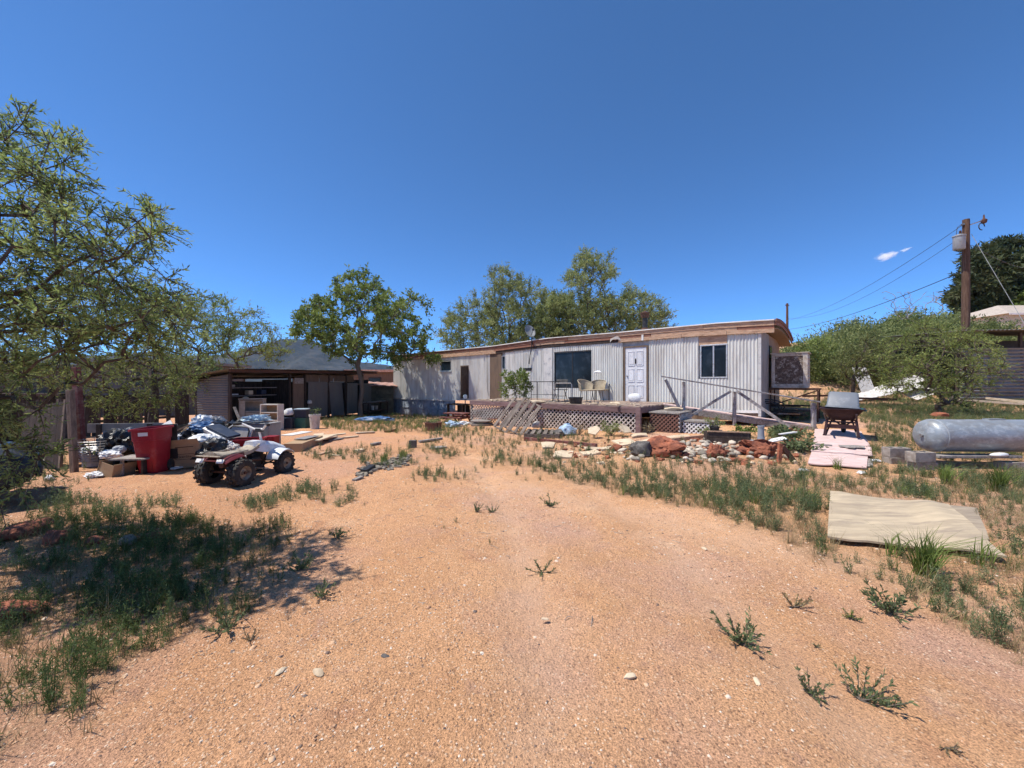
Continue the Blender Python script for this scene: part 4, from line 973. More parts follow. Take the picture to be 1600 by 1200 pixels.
# cables hanging on the wall
m = MB(); m.tube([(wu(762), -.05, 3.25), (wu(762) + .02, -.06, 2.2), (wu(763), -.05, 1.3), (wu(768), -.2, 1.02)], .008, 5); m.build('cable', MT['wire'], home)
m = MB(); m.tube([(wu(757), -.05, 3.3), (wu(757), -.05, 2.9)], .01, 5); m.build('cable', MT['white_paint'], home)
MB().b2((wu(1004), -.11, 3.30), (wu(1007), -.07, 3.52)).build('bracket', MT['white_paint'], home)
# satellite dish on a bent mast
dish = thing('satellite_dish', 'grey satellite dish on a bent mast at the roof edge', 'satellite dish', UV(wu(829), -.12, ztop(wu(829)) - .35), HRZ)
m = MB(); m.tube([(0, 0, -.75), (.06, 0, -.35), (.18, -.03, 0), (.20, -.03, .35), (.14, -.03, .55)], .022, 7); m.build('mast', MT['black_iron'], dish, smooth=True)
md = Matrix.Translation((.10, -.06, .78)) @ Matrix.Rotation(R(-25), 4, 'Z') @ Matrix.Rotation(R(62), 4, 'Y')
m = MB(); m.lathe([(.02, -.06), (.14, -.045), (.26, -.01), (.33, .03), (.335, .03), (.26, -.02), (.14, -.06), (.02, -.075)], 20, md, 1, .8); m.build('reflector', MT['galv'], dish, smooth=True)
m = MB(); m.tube([md @ Vector((.25, 0, -.02)), md @ Vector((.15, 0, .3))], .012, 5); m.box(md @ Vector((.13, 0, .32)), (.07, .07, .1)); m.build('feed_arm', MT['black_iron'], dish)
rag = MB(); rag.sheet(lambda a, b: (wu(955) + .45 * a, -.10 - .05 * math.sin(3 * a), ztop(wu(960)) - .38 + .12 * math.sin(a * 3) + .10 * b + .02 * math.sin(9 * a + b)), 8, 4, .02, (0, -1, 0)); rag.build('torn_trim', MT['cloth'], home)

# ------------------------------------------------------------------ deck
DU0, DU1, DV = -9.75, -2.5, -3.4; DZ = .99
deck = thing('deck', 'raised wooden deck with cream lattice skirt along the mobile home', 'deck', (AX, AY, 0), HRZ)
nb = 23; bw = (-.06 - DV) / nb
for i in range(nb):
    v0 = DV + i * bw
    MB().box(((DU0 + DU1) / 2 + rnd.uniform(-.04, .04), v0 + bw / 2, DZ - .02 + rnd.uniform(-.006, .006)), (DU1 - DU0, bw - .008, .036)).build('deck_board', MT['deck_board'], deck)
for a, b in ((DU0, -6.2), (-6.19, DU1)):
    MB().b2((a, DV - .045, DZ - .20), (b, DV - .003, DZ - .03)).build('rim_board', MT['deck_rim'], deck, bevel=.006)
MB().b2((DU1 + .003, DV - .03, DZ - .20), (DU1 + .045, -.1, DZ - .03)).build('rim_board', MT['deck_rim'], deck, bevel=.006)
MB().b2((DU0 - .045, DV, DZ - .20), (DU0 - .003, -.1, DZ - .03)).build('rim_board', MT['deck_rim'], deck, bevel=.006)
def lattice(u0, u1, z0, z1, v, pitch=.15, w=.036, th=.009):
    mb = MB(); H = z1 - z0
    for s, vo in ((1, 0), (-1, th + .001)):
        c = u0 - H if s > 0 else u0
        while c < (u1 if s > 0 else u1 + H):
            # line u = c + s * (z - z0)
            za = max(0, (u0 - c) / s if s > 0 else (c - u1)); zb2 = min(H, (u1 - c) if s > 0 else (c - u0))
            if zb2 - za > .03:
                mb.bar((c + s * za, v + vo, z0 + za), (c + s * zb2, v + vo, z0 + zb2), w, th, up=(0, 1, 0))
            c += pitch
    return mb
def lat(parent, *a, m='lattice', **k):
    o = lattice(*a, **k).build('lattice', MT[m], parent); o['kind'] = 'stuff'; return o
for a, b in ((DU0, -7.35), (-7.33, -4.95), (-4.93, DU1 - .08)):
    zl = min(gz(*UV(a, DV)[:2]), gz(*UV(b, DV)[:2])) + .02
    lat(deck, a, b, zl, DZ - .19, DV + .01)
    for q in (a, b): MB().b2((q - .045, DV + .035, zl - .15), (q + .045, DV + .12, DZ - .045)).build('post', MT['dark_wood'], deck)
MB().b2((DU1 - .1, DV - .06, .0), (DU1 + .05, DV + .03, DZ - .02)).build('corner_post', MT['deck_rim'], deck)
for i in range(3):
    MB().b2((DU0 + 1.2 + 2.3 * i, DV + .6, -.1), (DU0 + 1.3 + 2.3 * i, -.3, DZ - .045)).build('under_deck_shade', MT['painted_shade'], deck)  # near-black slabs paint the shade under the deck
# side landings (two lattice-skirted steps to the right of the deck)
st = thing('entry_steps', 'two-tier lattice-skirted wooden steps at the right end of the deck', 'steps', (AX, AY, 0), HRZ)
def tier(u0, u1, v0, v1, z, m, zl=None):
    zl = .05 if zl is None else zl
    for i in range(int((v1 - v0) / .15)):
        MB().b2((u0 - .03, v0 + .15 * i - .02, z - .04), (u1 + .03, v0 + .15 * i + .12, z + rnd.uniform(-.004, .004))).build('tread_board', MT['grey_wood'], st)
    lat(st, u0, u1, zl, z - .06, v0, m=m, pitch=.12)
    rt = MB(); l2 = lattice(v0, v1, zl, z - .06, 0, .12)
    rt.v = [(u1 + .0 + y, x, zz) for x, y, zz in l2.v]; rt.f = l2.f
    o = rt.build('lattice', MT['lattice_white'], st); o['kind'] = 'stuff'
    for q in (u0 + .03, u1 - .03): MB().b2((q - .04, v0 + .025, zl - .1), (q + .04, v0 + .1, z - .045)).build('post', MT['dark_wood'], st)
    MB().b2((u0, v0 + .11, zl - .1), (u1 - .06, v1, z - .09)).build('frame', MT['painted_shade'], st)  # near-black block fills the step, painted shade behind the lattice
tier(-2.40, -1.55, -2.9, -1.7, .82, 'lattice_brown', .18); tier(-1.50, -.75, -2.75, -1.9, .60, 'lattice_white', .2)

# ------------------------------------------------------------------ ramp with railing
ramp = thing('ramp', 'sloping plank ramp with grey timber railing in front of the home', 'ramp', (0, 0, 0))
r0 = Vector((4.95, 12.55, .98)); r1 = Vector((8.85, 11.15, .40)); rd = (r1 - r0); rs = Vector((rd.y, -rd.x, 0)).normalized() * -1
if rs.y < 0: rs = -rs
for i in range(4):
    o_ = rs * (.02 + .19 * i)
    MB().bar(r0 + o_ + rs * .09, r1 + o_ + rs * .09, .182, .035).build('ramp_board', MT['pink_ply'], ramp)
MB().bar(r0 + Vector((0, 0, -.11)), r1 + Vector((0, 0, -.10)), .04, .16).build('stringer', MT['grey_wood'], ramp)
MB().bar(r0 + rs * .78 + Vector((0, 0, -.11)), r1 + rs * .78 + Vector((0, 0, -.10)), .04, .16).build('stringer', MT['grey_wood'], ramp)
pa, pb, pc = Vector((5.42, 12.15, 0)), Vector((6.82, 11.8, 0)), Vector((8.78, 11.2, 0))
def post(p, zt, w=.085):
    MB().b2((p.x - w / 2, p.y - w / 2, gz(p.x, p.y) - .2), (p.x + w / 2, p.y + w / 2, zt)).build('post', MT['rail_wood'], ramp, bevel=.006)
post(pa, 1.72); post(pb, 1.42); post(pc, 1.10, .10)
ha = P(1033, 588, 12.1) ; hb = P(1281, 628, 11.1)
MB().bar(ha, hb, .09, .04).build('handrail', MT['rail_wood'], ramp, bevel=.005)
MB().bar(P(1040, 593, 12.03), P(1063, 641, 12.1), .04, .085).build('brace', MT['rail_wood'], ramp)
MB().bar(P(1071, 655, 12.0), P(1142, 611, 11.73), .04, .075).build('brace', MT['rail_wood'], ramp)
MB().bar(P(1151, 611, 11.70), P(1233, 667, 11.1), .04, .085).build('brace', MT['rail_wood'], ramp)

# ------------------------------------------------------------------ evaporative cooler and its stand
cool = thing('evaporative_cooler', 'scale-crusted evaporative cooler box at the end of the mobile home', 'cooler', UV(.12, 1.55, 1.52), HRZ)
cw, cd, chh = 1.0, .95, 1.16
m = MB(); m.b2((0, .03, 0), (cw, cd, chh)); m.build('cabinet', MT['cooler'], cool, bevel=.02)
m = MB(); m.b2((.0, 0, 0), (cw, .05, .13)); m.b2((0, 0, chh - .09), (cw, .05, chh)); m.b2((0, .002, .13), (.10, .05, chh - .09)); m.b2((cw - .13, .002, .13), (cw, .05, chh - .09)); m.build('front_frame', MT['cooler'], cool, bevel=.01)
m = MB(); m.sheet(lambda a, b: (.10 + (cw - .23) * a, .022 + .012 * mnoise.noise(Vector((a * 14, b * 14, 2))), .13 + (chh - .22) * b), 26, 30); m.build('pad', MT['pad'], cool, smooth=True)
m = MB(); m.b2((-.03, -.03, chh), (cw + .04, cd + .04, chh + .03)); m.build('lid', MT['cooler'], cool, bevel=.01)
m = MB()
for i in range(9): m.b2((cw - .002, .14, .16 + .1 * i), (cw + .014, cd - .1, .2 + .1 * i))
m.build('side_louvres', MT['cooler'], cool)
stand = thing('cooler_stand', 'rusty angle-iron stand carrying the evaporative cooler', 'stand', UV(.1, 1.5, 0), HRZ)
for (a, b) in ((0, 0), (1.28, 0), (0, 1.0), (1.28, 1.0)):
    q = UV(.1 + a, 1.5 + b); MB().b2((a - .02, b - .02, gz(q.x, q.y) - .1), (a + .02, b + .02, 1.44)).build('leg', MT['rust'], stand)
m = MB(); m.b2((-.04, -.03, 1.45), (1.33, .01, 1.51)); m.b2((-.04, .99, 1.45), (1.33, 1.03, 1.51)); m.b2((-.04, .012, 1.452), (.0, .988, 1.508)); m.b2((1.29, .012, 1.452), (1.33, .988, 1.508)); m.build('top_frame', MT['rust'], stand)
m = MB(); m.bar((1.28, .0, 1.44), (0, .0, .9), .03, .04); m.build('brace', MT['rust'], stand)
# junk under the cooler
jk = random.Random(8)
junk = thing('scrap_heap', 'dark heap of scrap boards and hose under the cooler', 'scrap heap', UV(.5, 1.6, 0), HRZ)
for i in range(9):
    q = UV(.5, 1.6); z = gz(q.x, q.y) + .05 + .05 * i
    MB().box((jk.uniform(-.2, .6), jk.uniform(-.5, .6), z), (jk.uniform(.7, 1.5), jk.uniform(.1, .3), .04), Matrix.Rotation(jk.uniform(-.5, .5), 3, 'Z')).build('scrap_board', MT['dark_wood' if i % 3 else 'grey_wood'], junk)
q = UV(.1, .6)
m = MB(); m.tube([(-.35 + .28 * math.cos(t * .5) * (1 + .02 * t), -.75 + .1 * math.sin(t * .35), gz(q.x, q.y) + .35 + .2 * math.sin(t * .5) + .005 * t) for t in range(30)], .022, 6); m.build('hose', MT['black_plastic'], junk, smooth=True)
import bmesh
# ------------------------------------------------------------------ shape helpers for stones, bags, tubs
def blob_data(seed, size, rough=.25, freq=1.6, sub=2, flat=0.0, crumple=0.0, angular=0.0):
    bm = bmesh.new(); bmesh.ops.create_icosphere(bm, subdivisions=sub, radius=1.0)
    off = Vector((seed * 3.7, seed * 1.9, seed * 5.3)); rr = random.Random(seed)
    planes = [(Vector((rr.gauss(0, 1), rr.gauss(0, 1), rr.gauss(0, 1))).normalized(), rr.uniform(.55, .85)) for _ in range(7)]
    for v in bm.verts:
        d = v.co.normalized(); r = 1 + rough * mnoise.fractal(d * freq + off, 1.0, 2.0, 3)
        if crumple: r += crumple * (.8 * abs(mnoise.noise(d * 3.6 + off)) + .28 * abs(mnoise.noise(d * 9 + off * 2)) + .1 * abs(mnoise.noise(d * 21 + off)) - .35)
        p = d * r
        if angular:
            for n_, h_ in planes:
                e = p.dot(n_) - h_
                if e > 0: p -= n_ * e * angular
        if flat and p.z < -flat: p.z = -flat + (p.z + flat) * .1
        v.co = Vector((p.x * size[0], p.y * size[1], p.z * size[2]))
    mb = MB(); mb.v = [tuple(v.co) for v in bm.verts]; mb.f = [tuple(x.index for x in f.verts) for f in bm.faces]; bm.free(); return mb
def lump(name, m, loc, size, seed, label=None, cat=None, rough=.25, freq=1.6, sub=2, flat=.35, crumple=0, angular=0, rz=None, group=None, smooth=True, parent=None, tilt=(0, 0)):
    mb = blob_data(seed, size, rough, freq, sub, flat, crumple, angular)
    o = mb.build(name, m, parent, smooth=smooth); o.location = loc; o.rotation_euler = (tilt[0], tilt[1], (seed * 1.7) % 6.28 if rz is None else rz)
    if label: tag(o, label, cat, group)
    return o
def loft_box(mb, w0, d0, w1, d1, z0, z1, r=.06, seg=4, M=None, open_top=False, wall=.012):
    def ring(w, d, z):
        pts = []
        for cx, cy, a0 in ((1, 1, 0), (-1, 1, 90), (-1, -1, 180), (1, -1, 270)):
            for k in range(seg + 1):
                a = R(a0 + 90 * k / seg); pts.append(Vector((cx * (w / 2 - r) + r * math.cos(a), cy * (d / 2 - r) + r * math.sin(a), z)))
        return pts
    rings = [ring(w0, d0, z0), ring(w1, d1, z1)]
    if open_top: rings += [ring(w1 - 2 * wall, d1 - 2 * wall, z1), ring(w0 - 2 * wall, d0 - 2 * wall, z0 + wall)]
    n = len(rings[0]); vs = [p for rg in rings for p in rg]
    if M is not None: vs = [M @ p for p in vs]
    fs = [tuple(reversed(range(n)))]
    for i in range(len(rings) - 1): fs += [(i * n + k, i * n + (k + 1) % n, (i + 1) * n + (k + 1) % n, (i + 1) * n + k) for k in range(n)]
    fs.append(tuple((len(rings) - 1) * n + k for k in range(n)))
    return mb.add(vs, fs)
def keep(pts, grow=0.0):
    c = sum((Vector((p[0], p[1], 0)) for p in pts), Vector()) / len(pts)
    KEEPOUT.append([tuple((Vector((p[0], p[1], 0)) - c) * (1 + grow) + c)[:2] for p in pts])
KEEPOUT.append([tuple(UV(u, v)[:2]) for u, v in ((UL, .05), (.0, .05), (.0, WID), (UL, WID))])
KEEPOUT.append([tuple(UV(u, v)[:2]) for u, v in ((DU0, DV), (DU1, DV), (DU1, 0), (DU0, 0))])
KEEPOUT.append([(5.0, 11.6), (8.9, 11.0), (9.0, 11.9), (5.0, 12.8)])

def ground_sheet(name, m, corners, lift, label=None, cat=None, th=.02, bulge=None, nu=16, nv=10, group=None, parent=None):
    """a lying sheet: four photo corners (back-left, back-right, front-right, front-left) put on the ground"""
    c = [G(*q) for q in corners]
    def fn(a, b):
        p = (c[0] * (1 - a) + c[1] * a) * (1 - b) + (c[3] * (1 - a) + c[2] * a) * b
        z = gz(p.x, p.y) + lift + (bulge(a, b) if bulge else 0)
        return Vector((p.x, p.y, z))
    mb = MB(); mb.sheet(fn, nu, nv, th)
    ctr = sum(c, Vector()) / 4; ctr.z = gz(ctr.x, ctr.y)
    mb.v = [tuple(Vector(v) - ctr) for v in mb.v]
    mb.f = [tuple(reversed(f)) for f in mb.f]
    o = mb.build(name, m, parent, smooth=False); o.location = ctr
    if label: tag(o, label, cat, group)
    keep(c); return o

# ------------------------------------------------------------------ pink plywood walk, wheelbarrow
ground_sheet('plywood_sheet', MT['pink_ply'], ((1268, 709), (1356, 717), (1354, 735), (1262, 727)), .05, 'pale pink plywood sheet nearest the camera in the walkway', 'plywood', bulge=lambda a, b: .008 * math.sin(3 * a))
ground_sheet('plywood_sheet', MT['pink_ply'], ((1270, 696), (1361, 702), (1363, 717), (1267, 709)), .075, 'split middle plywood sheet of the pink walkway', 'plywood', bulge=lambda a, b: .02 * math.sin(5 * a) * (1 - b))
ground_sheet('plywood_sheet', MT['pink_ply'], ((1273, 673), (1345, 676), (1360, 700), (1271, 695)), .055, 'pink plywood sheet under the wheelbarrow', 'plywood', bulge=lambda a, b: .012 * math.sin(4 * a + 2 * b))
for i, (c4) in enumerate((((1275, 700), (1300, 701), (1300, 703), (1273, 702)), ((1310, 702), (1352, 704), (1350, 707), (1312, 705)), ((1328, 705), (1340, 705), (1335, 708), (1320, 707)))):
    ground_sheet('wood_splinter', MT['grey_wood'], c4, .105 + .004 * i, 'dark splinter of peeled plywood on the pink walkway, %s' % ('leftmost', 'rightmost', 'middle')[i], 'splinter', th=.012, nu=5, nv=2)
ground_sheet('plywood_offcut', MT['grey_wood'], ((1355, 719), (1363, 719), (1364, 730), (1355, 731)), .03, 'weathered block of wood beside the front plywood sheet', 'wood', th=.03, nu=2, nv=2)
for i, (a, b, lab) in enumerate(((1370, 722, 'crumpled white paper right of the pink walkway'), (1347, 741, 'flat white paper scrap in front of the pink walkway'), (1256, 737, 'white paper scrap left of the pink walkway'))):
    q = G(a, b); lump('paper_scrap', MT['white_bag'], q + Vector((0, 0, .03)), (.09, .07, .03), 40 + i, lab, 'paper', crumple=.5, flat=.6)

wb0 = G(1316, 683); wb0.z = gz(wb0.x, wb0.y) + .06
wb = thing('wheelbarrow', 'maroon steel wheelbarrow standing on the pink plywood walk', 'wheelbarrow', wb0, R(-43))
def tray(a, b, z):                                    # flared rounded tray rings
    pass
m = MB(); prof = [(.36, .62, .36), (.60, .90, .70)]
rings = []
def rring(w, d, z, r=.07, dy=0.0):
    pts = []
    for cx, cy, a0 in ((1, 1, 0), (-1, 1, 90), (-1, -1, 180), (1, -1, 270)):
        for k in range(4):
            a = R(a0 + 30 * k); pts.append(Vector((cx * (w / 2 - r) + r * math.cos(a), cy * (d / 2 - r) + r * math.sin(a) + dy, z)))
    return pts
def loft(mb, rgs, cap=True):
    n = len(rgs[0]); fs = []
    if cap: fs.append(tuple(reversed(range(n))))
    for i in range(len(rgs) - 1): fs += [(i * n + k, i * n + (k + 1) % n, (i + 1) * n + (k + 1) % n, (i + 1) * n + k) for k in range(n)]
    if cap: fs.append(tuple((len(rgs) - 1) * n + k for k in range(n)))
    return mb.add([p for r_ in rgs for p in r_], fs)
loft(m, [rring(.44, .62, .40, .08), rring(.62, .80, .52, .09), rring(.86, 1.02, .68, .10), rring(.90, 1.06, .685, .10), rring(.90, 1.06, .70, .10), rring(.85, 1.01, .70, .10), rring(.60, .78, .53, .08), rring(.42, .6, .42, .07)])
m.build('tray', MT['barrow'], wb, smooth=True)
for s in (-1, 1):
    MB().tube([(s * .30, -1.0, .60), (s * .29, -.5, .44), (s * .2, .2, .37), (s * .07, .62, .22)], .021, 8).build('handle', MT['barrow'], wb, smooth=True)
    l_ = MB(); l_.bar((s * .28, -.38, .42), (s * .33, -.46, .015), .055, .05, up=(0, 1, 0)); l_.bar((s * .20, -.2, .40), (s * .30, -.44, .03), .035, .03, up=(0, 1, 0)); l_.box((s * .33, -.46, .012), (.07, .09, .02)); l_.build('leg', MT['barrow'], wb)
MB().box((0, -.40, .25), (.60, .035, .10)).build('cross_brace', MT['barrow'], wb)
MB().box((0, -.36, .36), (.55, .03, .04)).build('cross_brace', MT['barrow'], wb)
w = MB(); w.lathe([(.06, -.04), (.15, -.05), (.19, -.03), (.20, 0), (.19, .03), (.15, .05), (.06, .04)], 20, Matrix.Translation((0, .62, .20)) @ Matrix.Rotation(R(90), 4, 'Y')); w.build('wheel', MT['rubber'], wb, smooth=True)
tb = thing('storage_bin', 'grey plastic bin turned over in the wheelbarrow', 'bin', wb0 + Vector((.03, .04, .60)), R(-4))
tb.rotation_euler = (R(-24), R(3), R(-40))
m = MB(); loft(m, [rring(.70, .50, .02, .05), rring(.70, .50, .06, .05), rring(.66, .46, .065, .05), rring(.60, .42, .46, .05), rring(.56, .38, .485, .05)]); m.build('body', MT['grey_shaded'], tb, smooth=True)
q = wb0 + Vector((.28, -.12, .66)); lump('green_bag', MT['teal'], q, (.12, .2, .08), 4, 'small green bag tucked in the right side of the wheelbarrow', 'bag', crumple=.4)

# ------------------------------------------------------------------ steel tank on concrete blocks
TY = 7.5; TR = .315; TX0 = (1441 - 800) / FPX * TY; TZ = .335 + TR
tank = thing('steel_tank', 'long galvanised cylindrical tank lying on concrete blocks', 'tank', (TX0, TY, 0), R(-1.5))
m = MB(); Mt = Matrix.Translation((0, 0, TZ)) @ Matrix.Rotation(R(90), 4, 'Y')
m.lathe([(.0, .0), (.10, .008), (.19, .03), (.255, .062), (.292, .10), (TR - .008, .14), (TR - .004, .18), (TR - .004, 3.0), (.27, 3.09), (.18, 3.15), (0, 3.18)], 40, Mt); m.build('shell', MT['tank'], tank, smooth=True)
m = MB(); m.lathe([(TR - .002, .175), (TR + .004, .18), (TR + .004, .20), (TR - .002, .205)], 40, Mt); m.build('weld_seam', MT['tank'], tank, smooth=True)
m = MB(); m.lathe([(.03, 0), (.03, .035), (.018, .04), (.018, .05)], 10, Matrix.Translation((-.035, 0, TZ)) @ Matrix.Rotation(R(90), 4, 'Y')); m.build('end_plug', MT['steel'], tank, smooth=True)
MB().b2((1.2, -.06, TZ + TR - .01), (1.5, .06, TZ + TR + .012)).build('label_plate', MT['tank'], tank)
lump('faded_cloth_rag', MT['red_rock'], G(1463, 655.5) + Vector((0, -.1, .16)), (.22, .14, .1), 55, 'faded pink stone showing above the tank end', 'stone')
def block(loc, rz, lab, grp=None, hollow=True):
    b = thing('concrete_block', lab, 'concrete block', loc, rz, grp)
    m = MB(); L, D, H = .40, .19, .185
    m.b2((-L / 2, -D / 2, 0), (L / 2, -D / 2 + .03, H)); m.b2((-L / 2, D / 2 - .03, 0), (L / 2, D / 2, H))
    for x in (-L / 2, -.015, L / 2 - .03): m.b2((x, -D / 2 + .03, .0), (x + .03, D / 2 - .03, H))
    m.build('shell', MT['block'], b, bevel=.006); return b
y0 = 7.12
bz = gz(7.5, y0) - .04
block((7.62, y0 + .06, bz + .19), R(3), 'upper concrete block at the left end of the steel tank'); block((7.68, y0 + .08, bz), R(1), 'lower concrete block at the left end of the steel tank')
block((7.66, y0 + .55, bz), R(2), 'concrete block behind the left end of the steel tank'); block((7.66, y0 + .55, bz + .19), R(-3), 'upper concrete block behind the tank end')
MB_ = MB(); MB_.box((0, 0, 0), (1.55, .26, .045)); pl = MB_.build('scrap_plank', MT['grey_wood'], None, bevel=.005); pl.location = (8.72, y0 + .16, .29); tag(pl, 'weathered plank lying along the blocks under the tank', 'plank')
block((9.35, y0 + .1, bz), R(-2), 'concrete block under the middle of the steel tank'); block((10.2, y0 + .3, bz + .0), R(0), 'lower concrete block at the right picture edge'); block((10.2, y0 + .3, bz + .187), R(2), 'upper concrete block at the right picture edge')
q = Vector((9.05, y0 + .02, .335)); lump('white_sheet_scrap', MT['white_bag'], q, (.20, .07, .045), 61, 'bright white scrap on the plank under the tank', 'scrap', rough=.1, flat=.5, rz=.15)
keep([(7.4, 7.0), (10.6, 6.9), (10.6, 7.8), (7.4, 7.8)])

# ------------------------------------------------------------------ weathered sheets lying at the right
ground_sheet('plywood_sheet', MT['tan_ply2'], ((1330, 774), (1526, 797), (1546, 846), (1400, 840)), .022, 'grey-tan plywood sheet lying underneath at the right', 'plywood', bulge=lambda a, b: .0, nu=24, nv=12)
ground_sheet('plywood_sheet', MT['tan_ply'], ((1297, 779), (1482, 797), (1574, 882), (1293, 848)), .07, 'curled tan plywood sheet lying uppermost at the right', 'plywood',
             bulge=lambda a, b: .05 * math.exp(-((a - .82) / .13) ** 2) * (1 - .8 * b) + .007 * math.sin(7 * a + 2 * b) + .03 * (1 - a) ** 4 * (1 - b), nu=40, nv=18)

# ------------------------------------------------------------------ rock garden in front of the ramp
def rocks():
    rr = random.Random(12); spots = [(1035, 712, .50, .36, .30, 'large red sandstone boulder with a fibrous face left of the white stones'), (1122, 716, .25, .18, .17, 'rounded red sandstone among the white stones'), (1188, 713, .40, .30, .29, 'broad orange sandstone boulder in front of the white pipe'),
        (1075, 718, .16, .12, .09, 'small red sandstone at the left of the white stones'), (965, 705, .16, .13, .11, 'weathered pink stone left of the red boulder'), (1212, 728, .10, .08, .05, 'small flat orange stone at the front of the rock pile'), (1152, 722, .22, .12, .05, 'flat pale orange stone in front of the white stones'), (1168, 728, .12, .1, .05, 'thin flat red stone at the foot of the orange boulder'), (1225, 700, .3, .3, .06, 'flat red slab behind the split red post'), (1052, 700, .16, .13, .09, 'red stone half buried behind the big red boulder'), (1250, 716, .12, .1, .06, 'small red stone beside the leaning red board'), (1140, 727, .10, .08, .05, 'little red stone in front of the flat orange stone'), (1095, 726, .09, .07, .05, 'broken red fragment at the front left of the stone heap'), (1092, 690, .2, .15, .06, 'flat reddish stone at the left end of the planter box'), (1236, 690, .22, .16, .06, 'flat orange stone among the broad-leaved weeds')]
    for i, (a, b, x, y, z, lab) in enumerate(spots):
        q = G(a, b); lump('red_rock', MT['red_rock'], q + Vector((0, .1, z * .45)), (x, y, z), 101 + i, lab, 'rock', rough=.5, freq=2.2, crumple=.5, sub=5 if i < 3 else 4, flat=.5, angular=.75, group='red rocks of the rock garden', smooth=False if i % 2 else True)
    q = G(1005, 714); lump('dark_rock', MT['dark_stone'], q + Vector((0, .1, .12)), (.22, .18, .24), 131, 'dark pitted stone left of the red boulder', 'rock', rough=.5, sub=3, angular=.5)
    # river stones, each one a stone of its own
    protos = [blob_data(200 + i, (1, .8, .62), .16, 1.3, 2, .6, 0, .35).build('river_stone', MT['river'], None, smooth=True) for i in range(6)]
    for p in protos: p.hide_render = False
    used = set(); n = 0
    regions = [(1050, 690, 1205, 718, 130), (1062, 702, 1150, 723, 45), (972, 700, 1005, 722, 12), (1195, 700, 1240, 722, 10)]
    rl = ['in the heap before the planter box', 'along the front of the heap beside the small red sandstone', 'beside the dark pitted stone', 'around the split orange post']
    for ri, (x0, y0_, x1, y1, k) in enumerate(regions):
        for _ in range(k):
            a, b = rr.uniform(x0, x1), rr.uniform(y0_, y1); q = G(a, b); s = rr.uniform(.035, .095)
            i = rr.randrange(6); o = protos[i] if i not in used else protos[i].copy()
            if i in used: COL.objects.link(o)
            used.add(i); o.scale = (s * rr.uniform(.8, 1.3), s, s * rr.uniform(.8, 1.1)); o.rotation_euler = (rr.uniform(-.3, .3), rr.uniform(-.3, .3), rr.uniform(0, 6.28))
            o.location = q + Vector((0, 0, s * .4 + (.05 if rr.random() < .3 else 0)))
            tag(o, 'rounded pale river stone ' + rl[ri], 'stone', 'river stones in the rock garden'); n += 1
    # flagstones
    flags = [((845, 694), (868, 693), (864, 701), (848, 702)), ((868, 708), (896, 706), (893, 716), (864, 718)), ((912, 702), (955, 699), (958, 703), (915, 706)), ((905, 708), (930, 706), (938, 711), (912, 713)), ((985, 692), (1030, 686), (1040, 690), (1000, 698)), ((955, 690), (985, 688), (998, 697), (970, 698)), ((985, 681), (1010, 678), (1012, 682), (988, 685)), ((1040, 685), (1075, 680), (1080, 684), (1050, 690))]
    wd = ['leftmost', 'second from the left, nearest the weeds', 'third from the left, long and thin', 'broken and low, left of the red boulder', 'broad and cream, behind the red boulder', 'cream, beside the dark stone', 'small, against the brown lattice', 'reddish, behind the boulder']
    for i, c4 in enumerate(flags):
        ground_sheet('flagstone', MT['slab'], c4, .045, 'flat cream flagstone on the ground, %s' % wd[i], 'flagstone', th=.04, nu=3, nv=3, bulge=lambda a, b: .02 * math.sin(4 * a + i), group='loose flagstones')
    for i, (a, b, w, h, tx, lab) in enumerate(((928, 685, .36, .30, 34, 'square cream flagstone leaning on edge below the deck lattice'), (975, 682, .40, .34, 38, 'broken cream flagstone tilted up by the deck corner'))):
        q = G(a, b); mb = MB(); pts = [(-w / 2, -.02), (-w * .1, -h * .55), (w / 2, -h * .1), (w * .42, h * .45), (-w * .25, h * .5)]
        mb.prism(pts, .04); o = mb.build('flagstone', MT['slab'], None, bevel=.004); o.location = q + Vector((0, 0, .19)); o.rotation_euler = (R(tx), R(-18 + 40 * i), R(10)); tag(o, lab, 'flagstone', 'loose flagstones')
rocks()
for nm_, mk_, lab_, cnt_, sd_ in (('brick_fragments', 'red_rock', 'small red brick and sandstone fragments strewn before the deck and ramp', 150, 61), ('plaster_fragments', 'slab', 'small cream flagstone chips strewn before the deck', 110, 62)):
    rr = random.Random(sd_); mb = MB()
    for i in range(cnt_):
        a = rr.uniform(880, 1245); q = G(a, 704 + rr.gauss(0, 9)); s_ = rr.uniform(.02, .075)
        mb.box(q + Vector((0, 0, s_ * .25)), (s_ * rr.uniform(1, 2), s_, s_ * rr.uniform(.4, .9)), Matrix.Rotation(rr.uniform(0, 3.1), 3, 'Z') @ Matrix.Rotation(rr.uniform(-.5, .5), 3, 'X'), jit=s_ * .18)
    o = mb.build(nm_, MT[mk_], None); tag(o, lab_, 'rubble', kind='stuff')
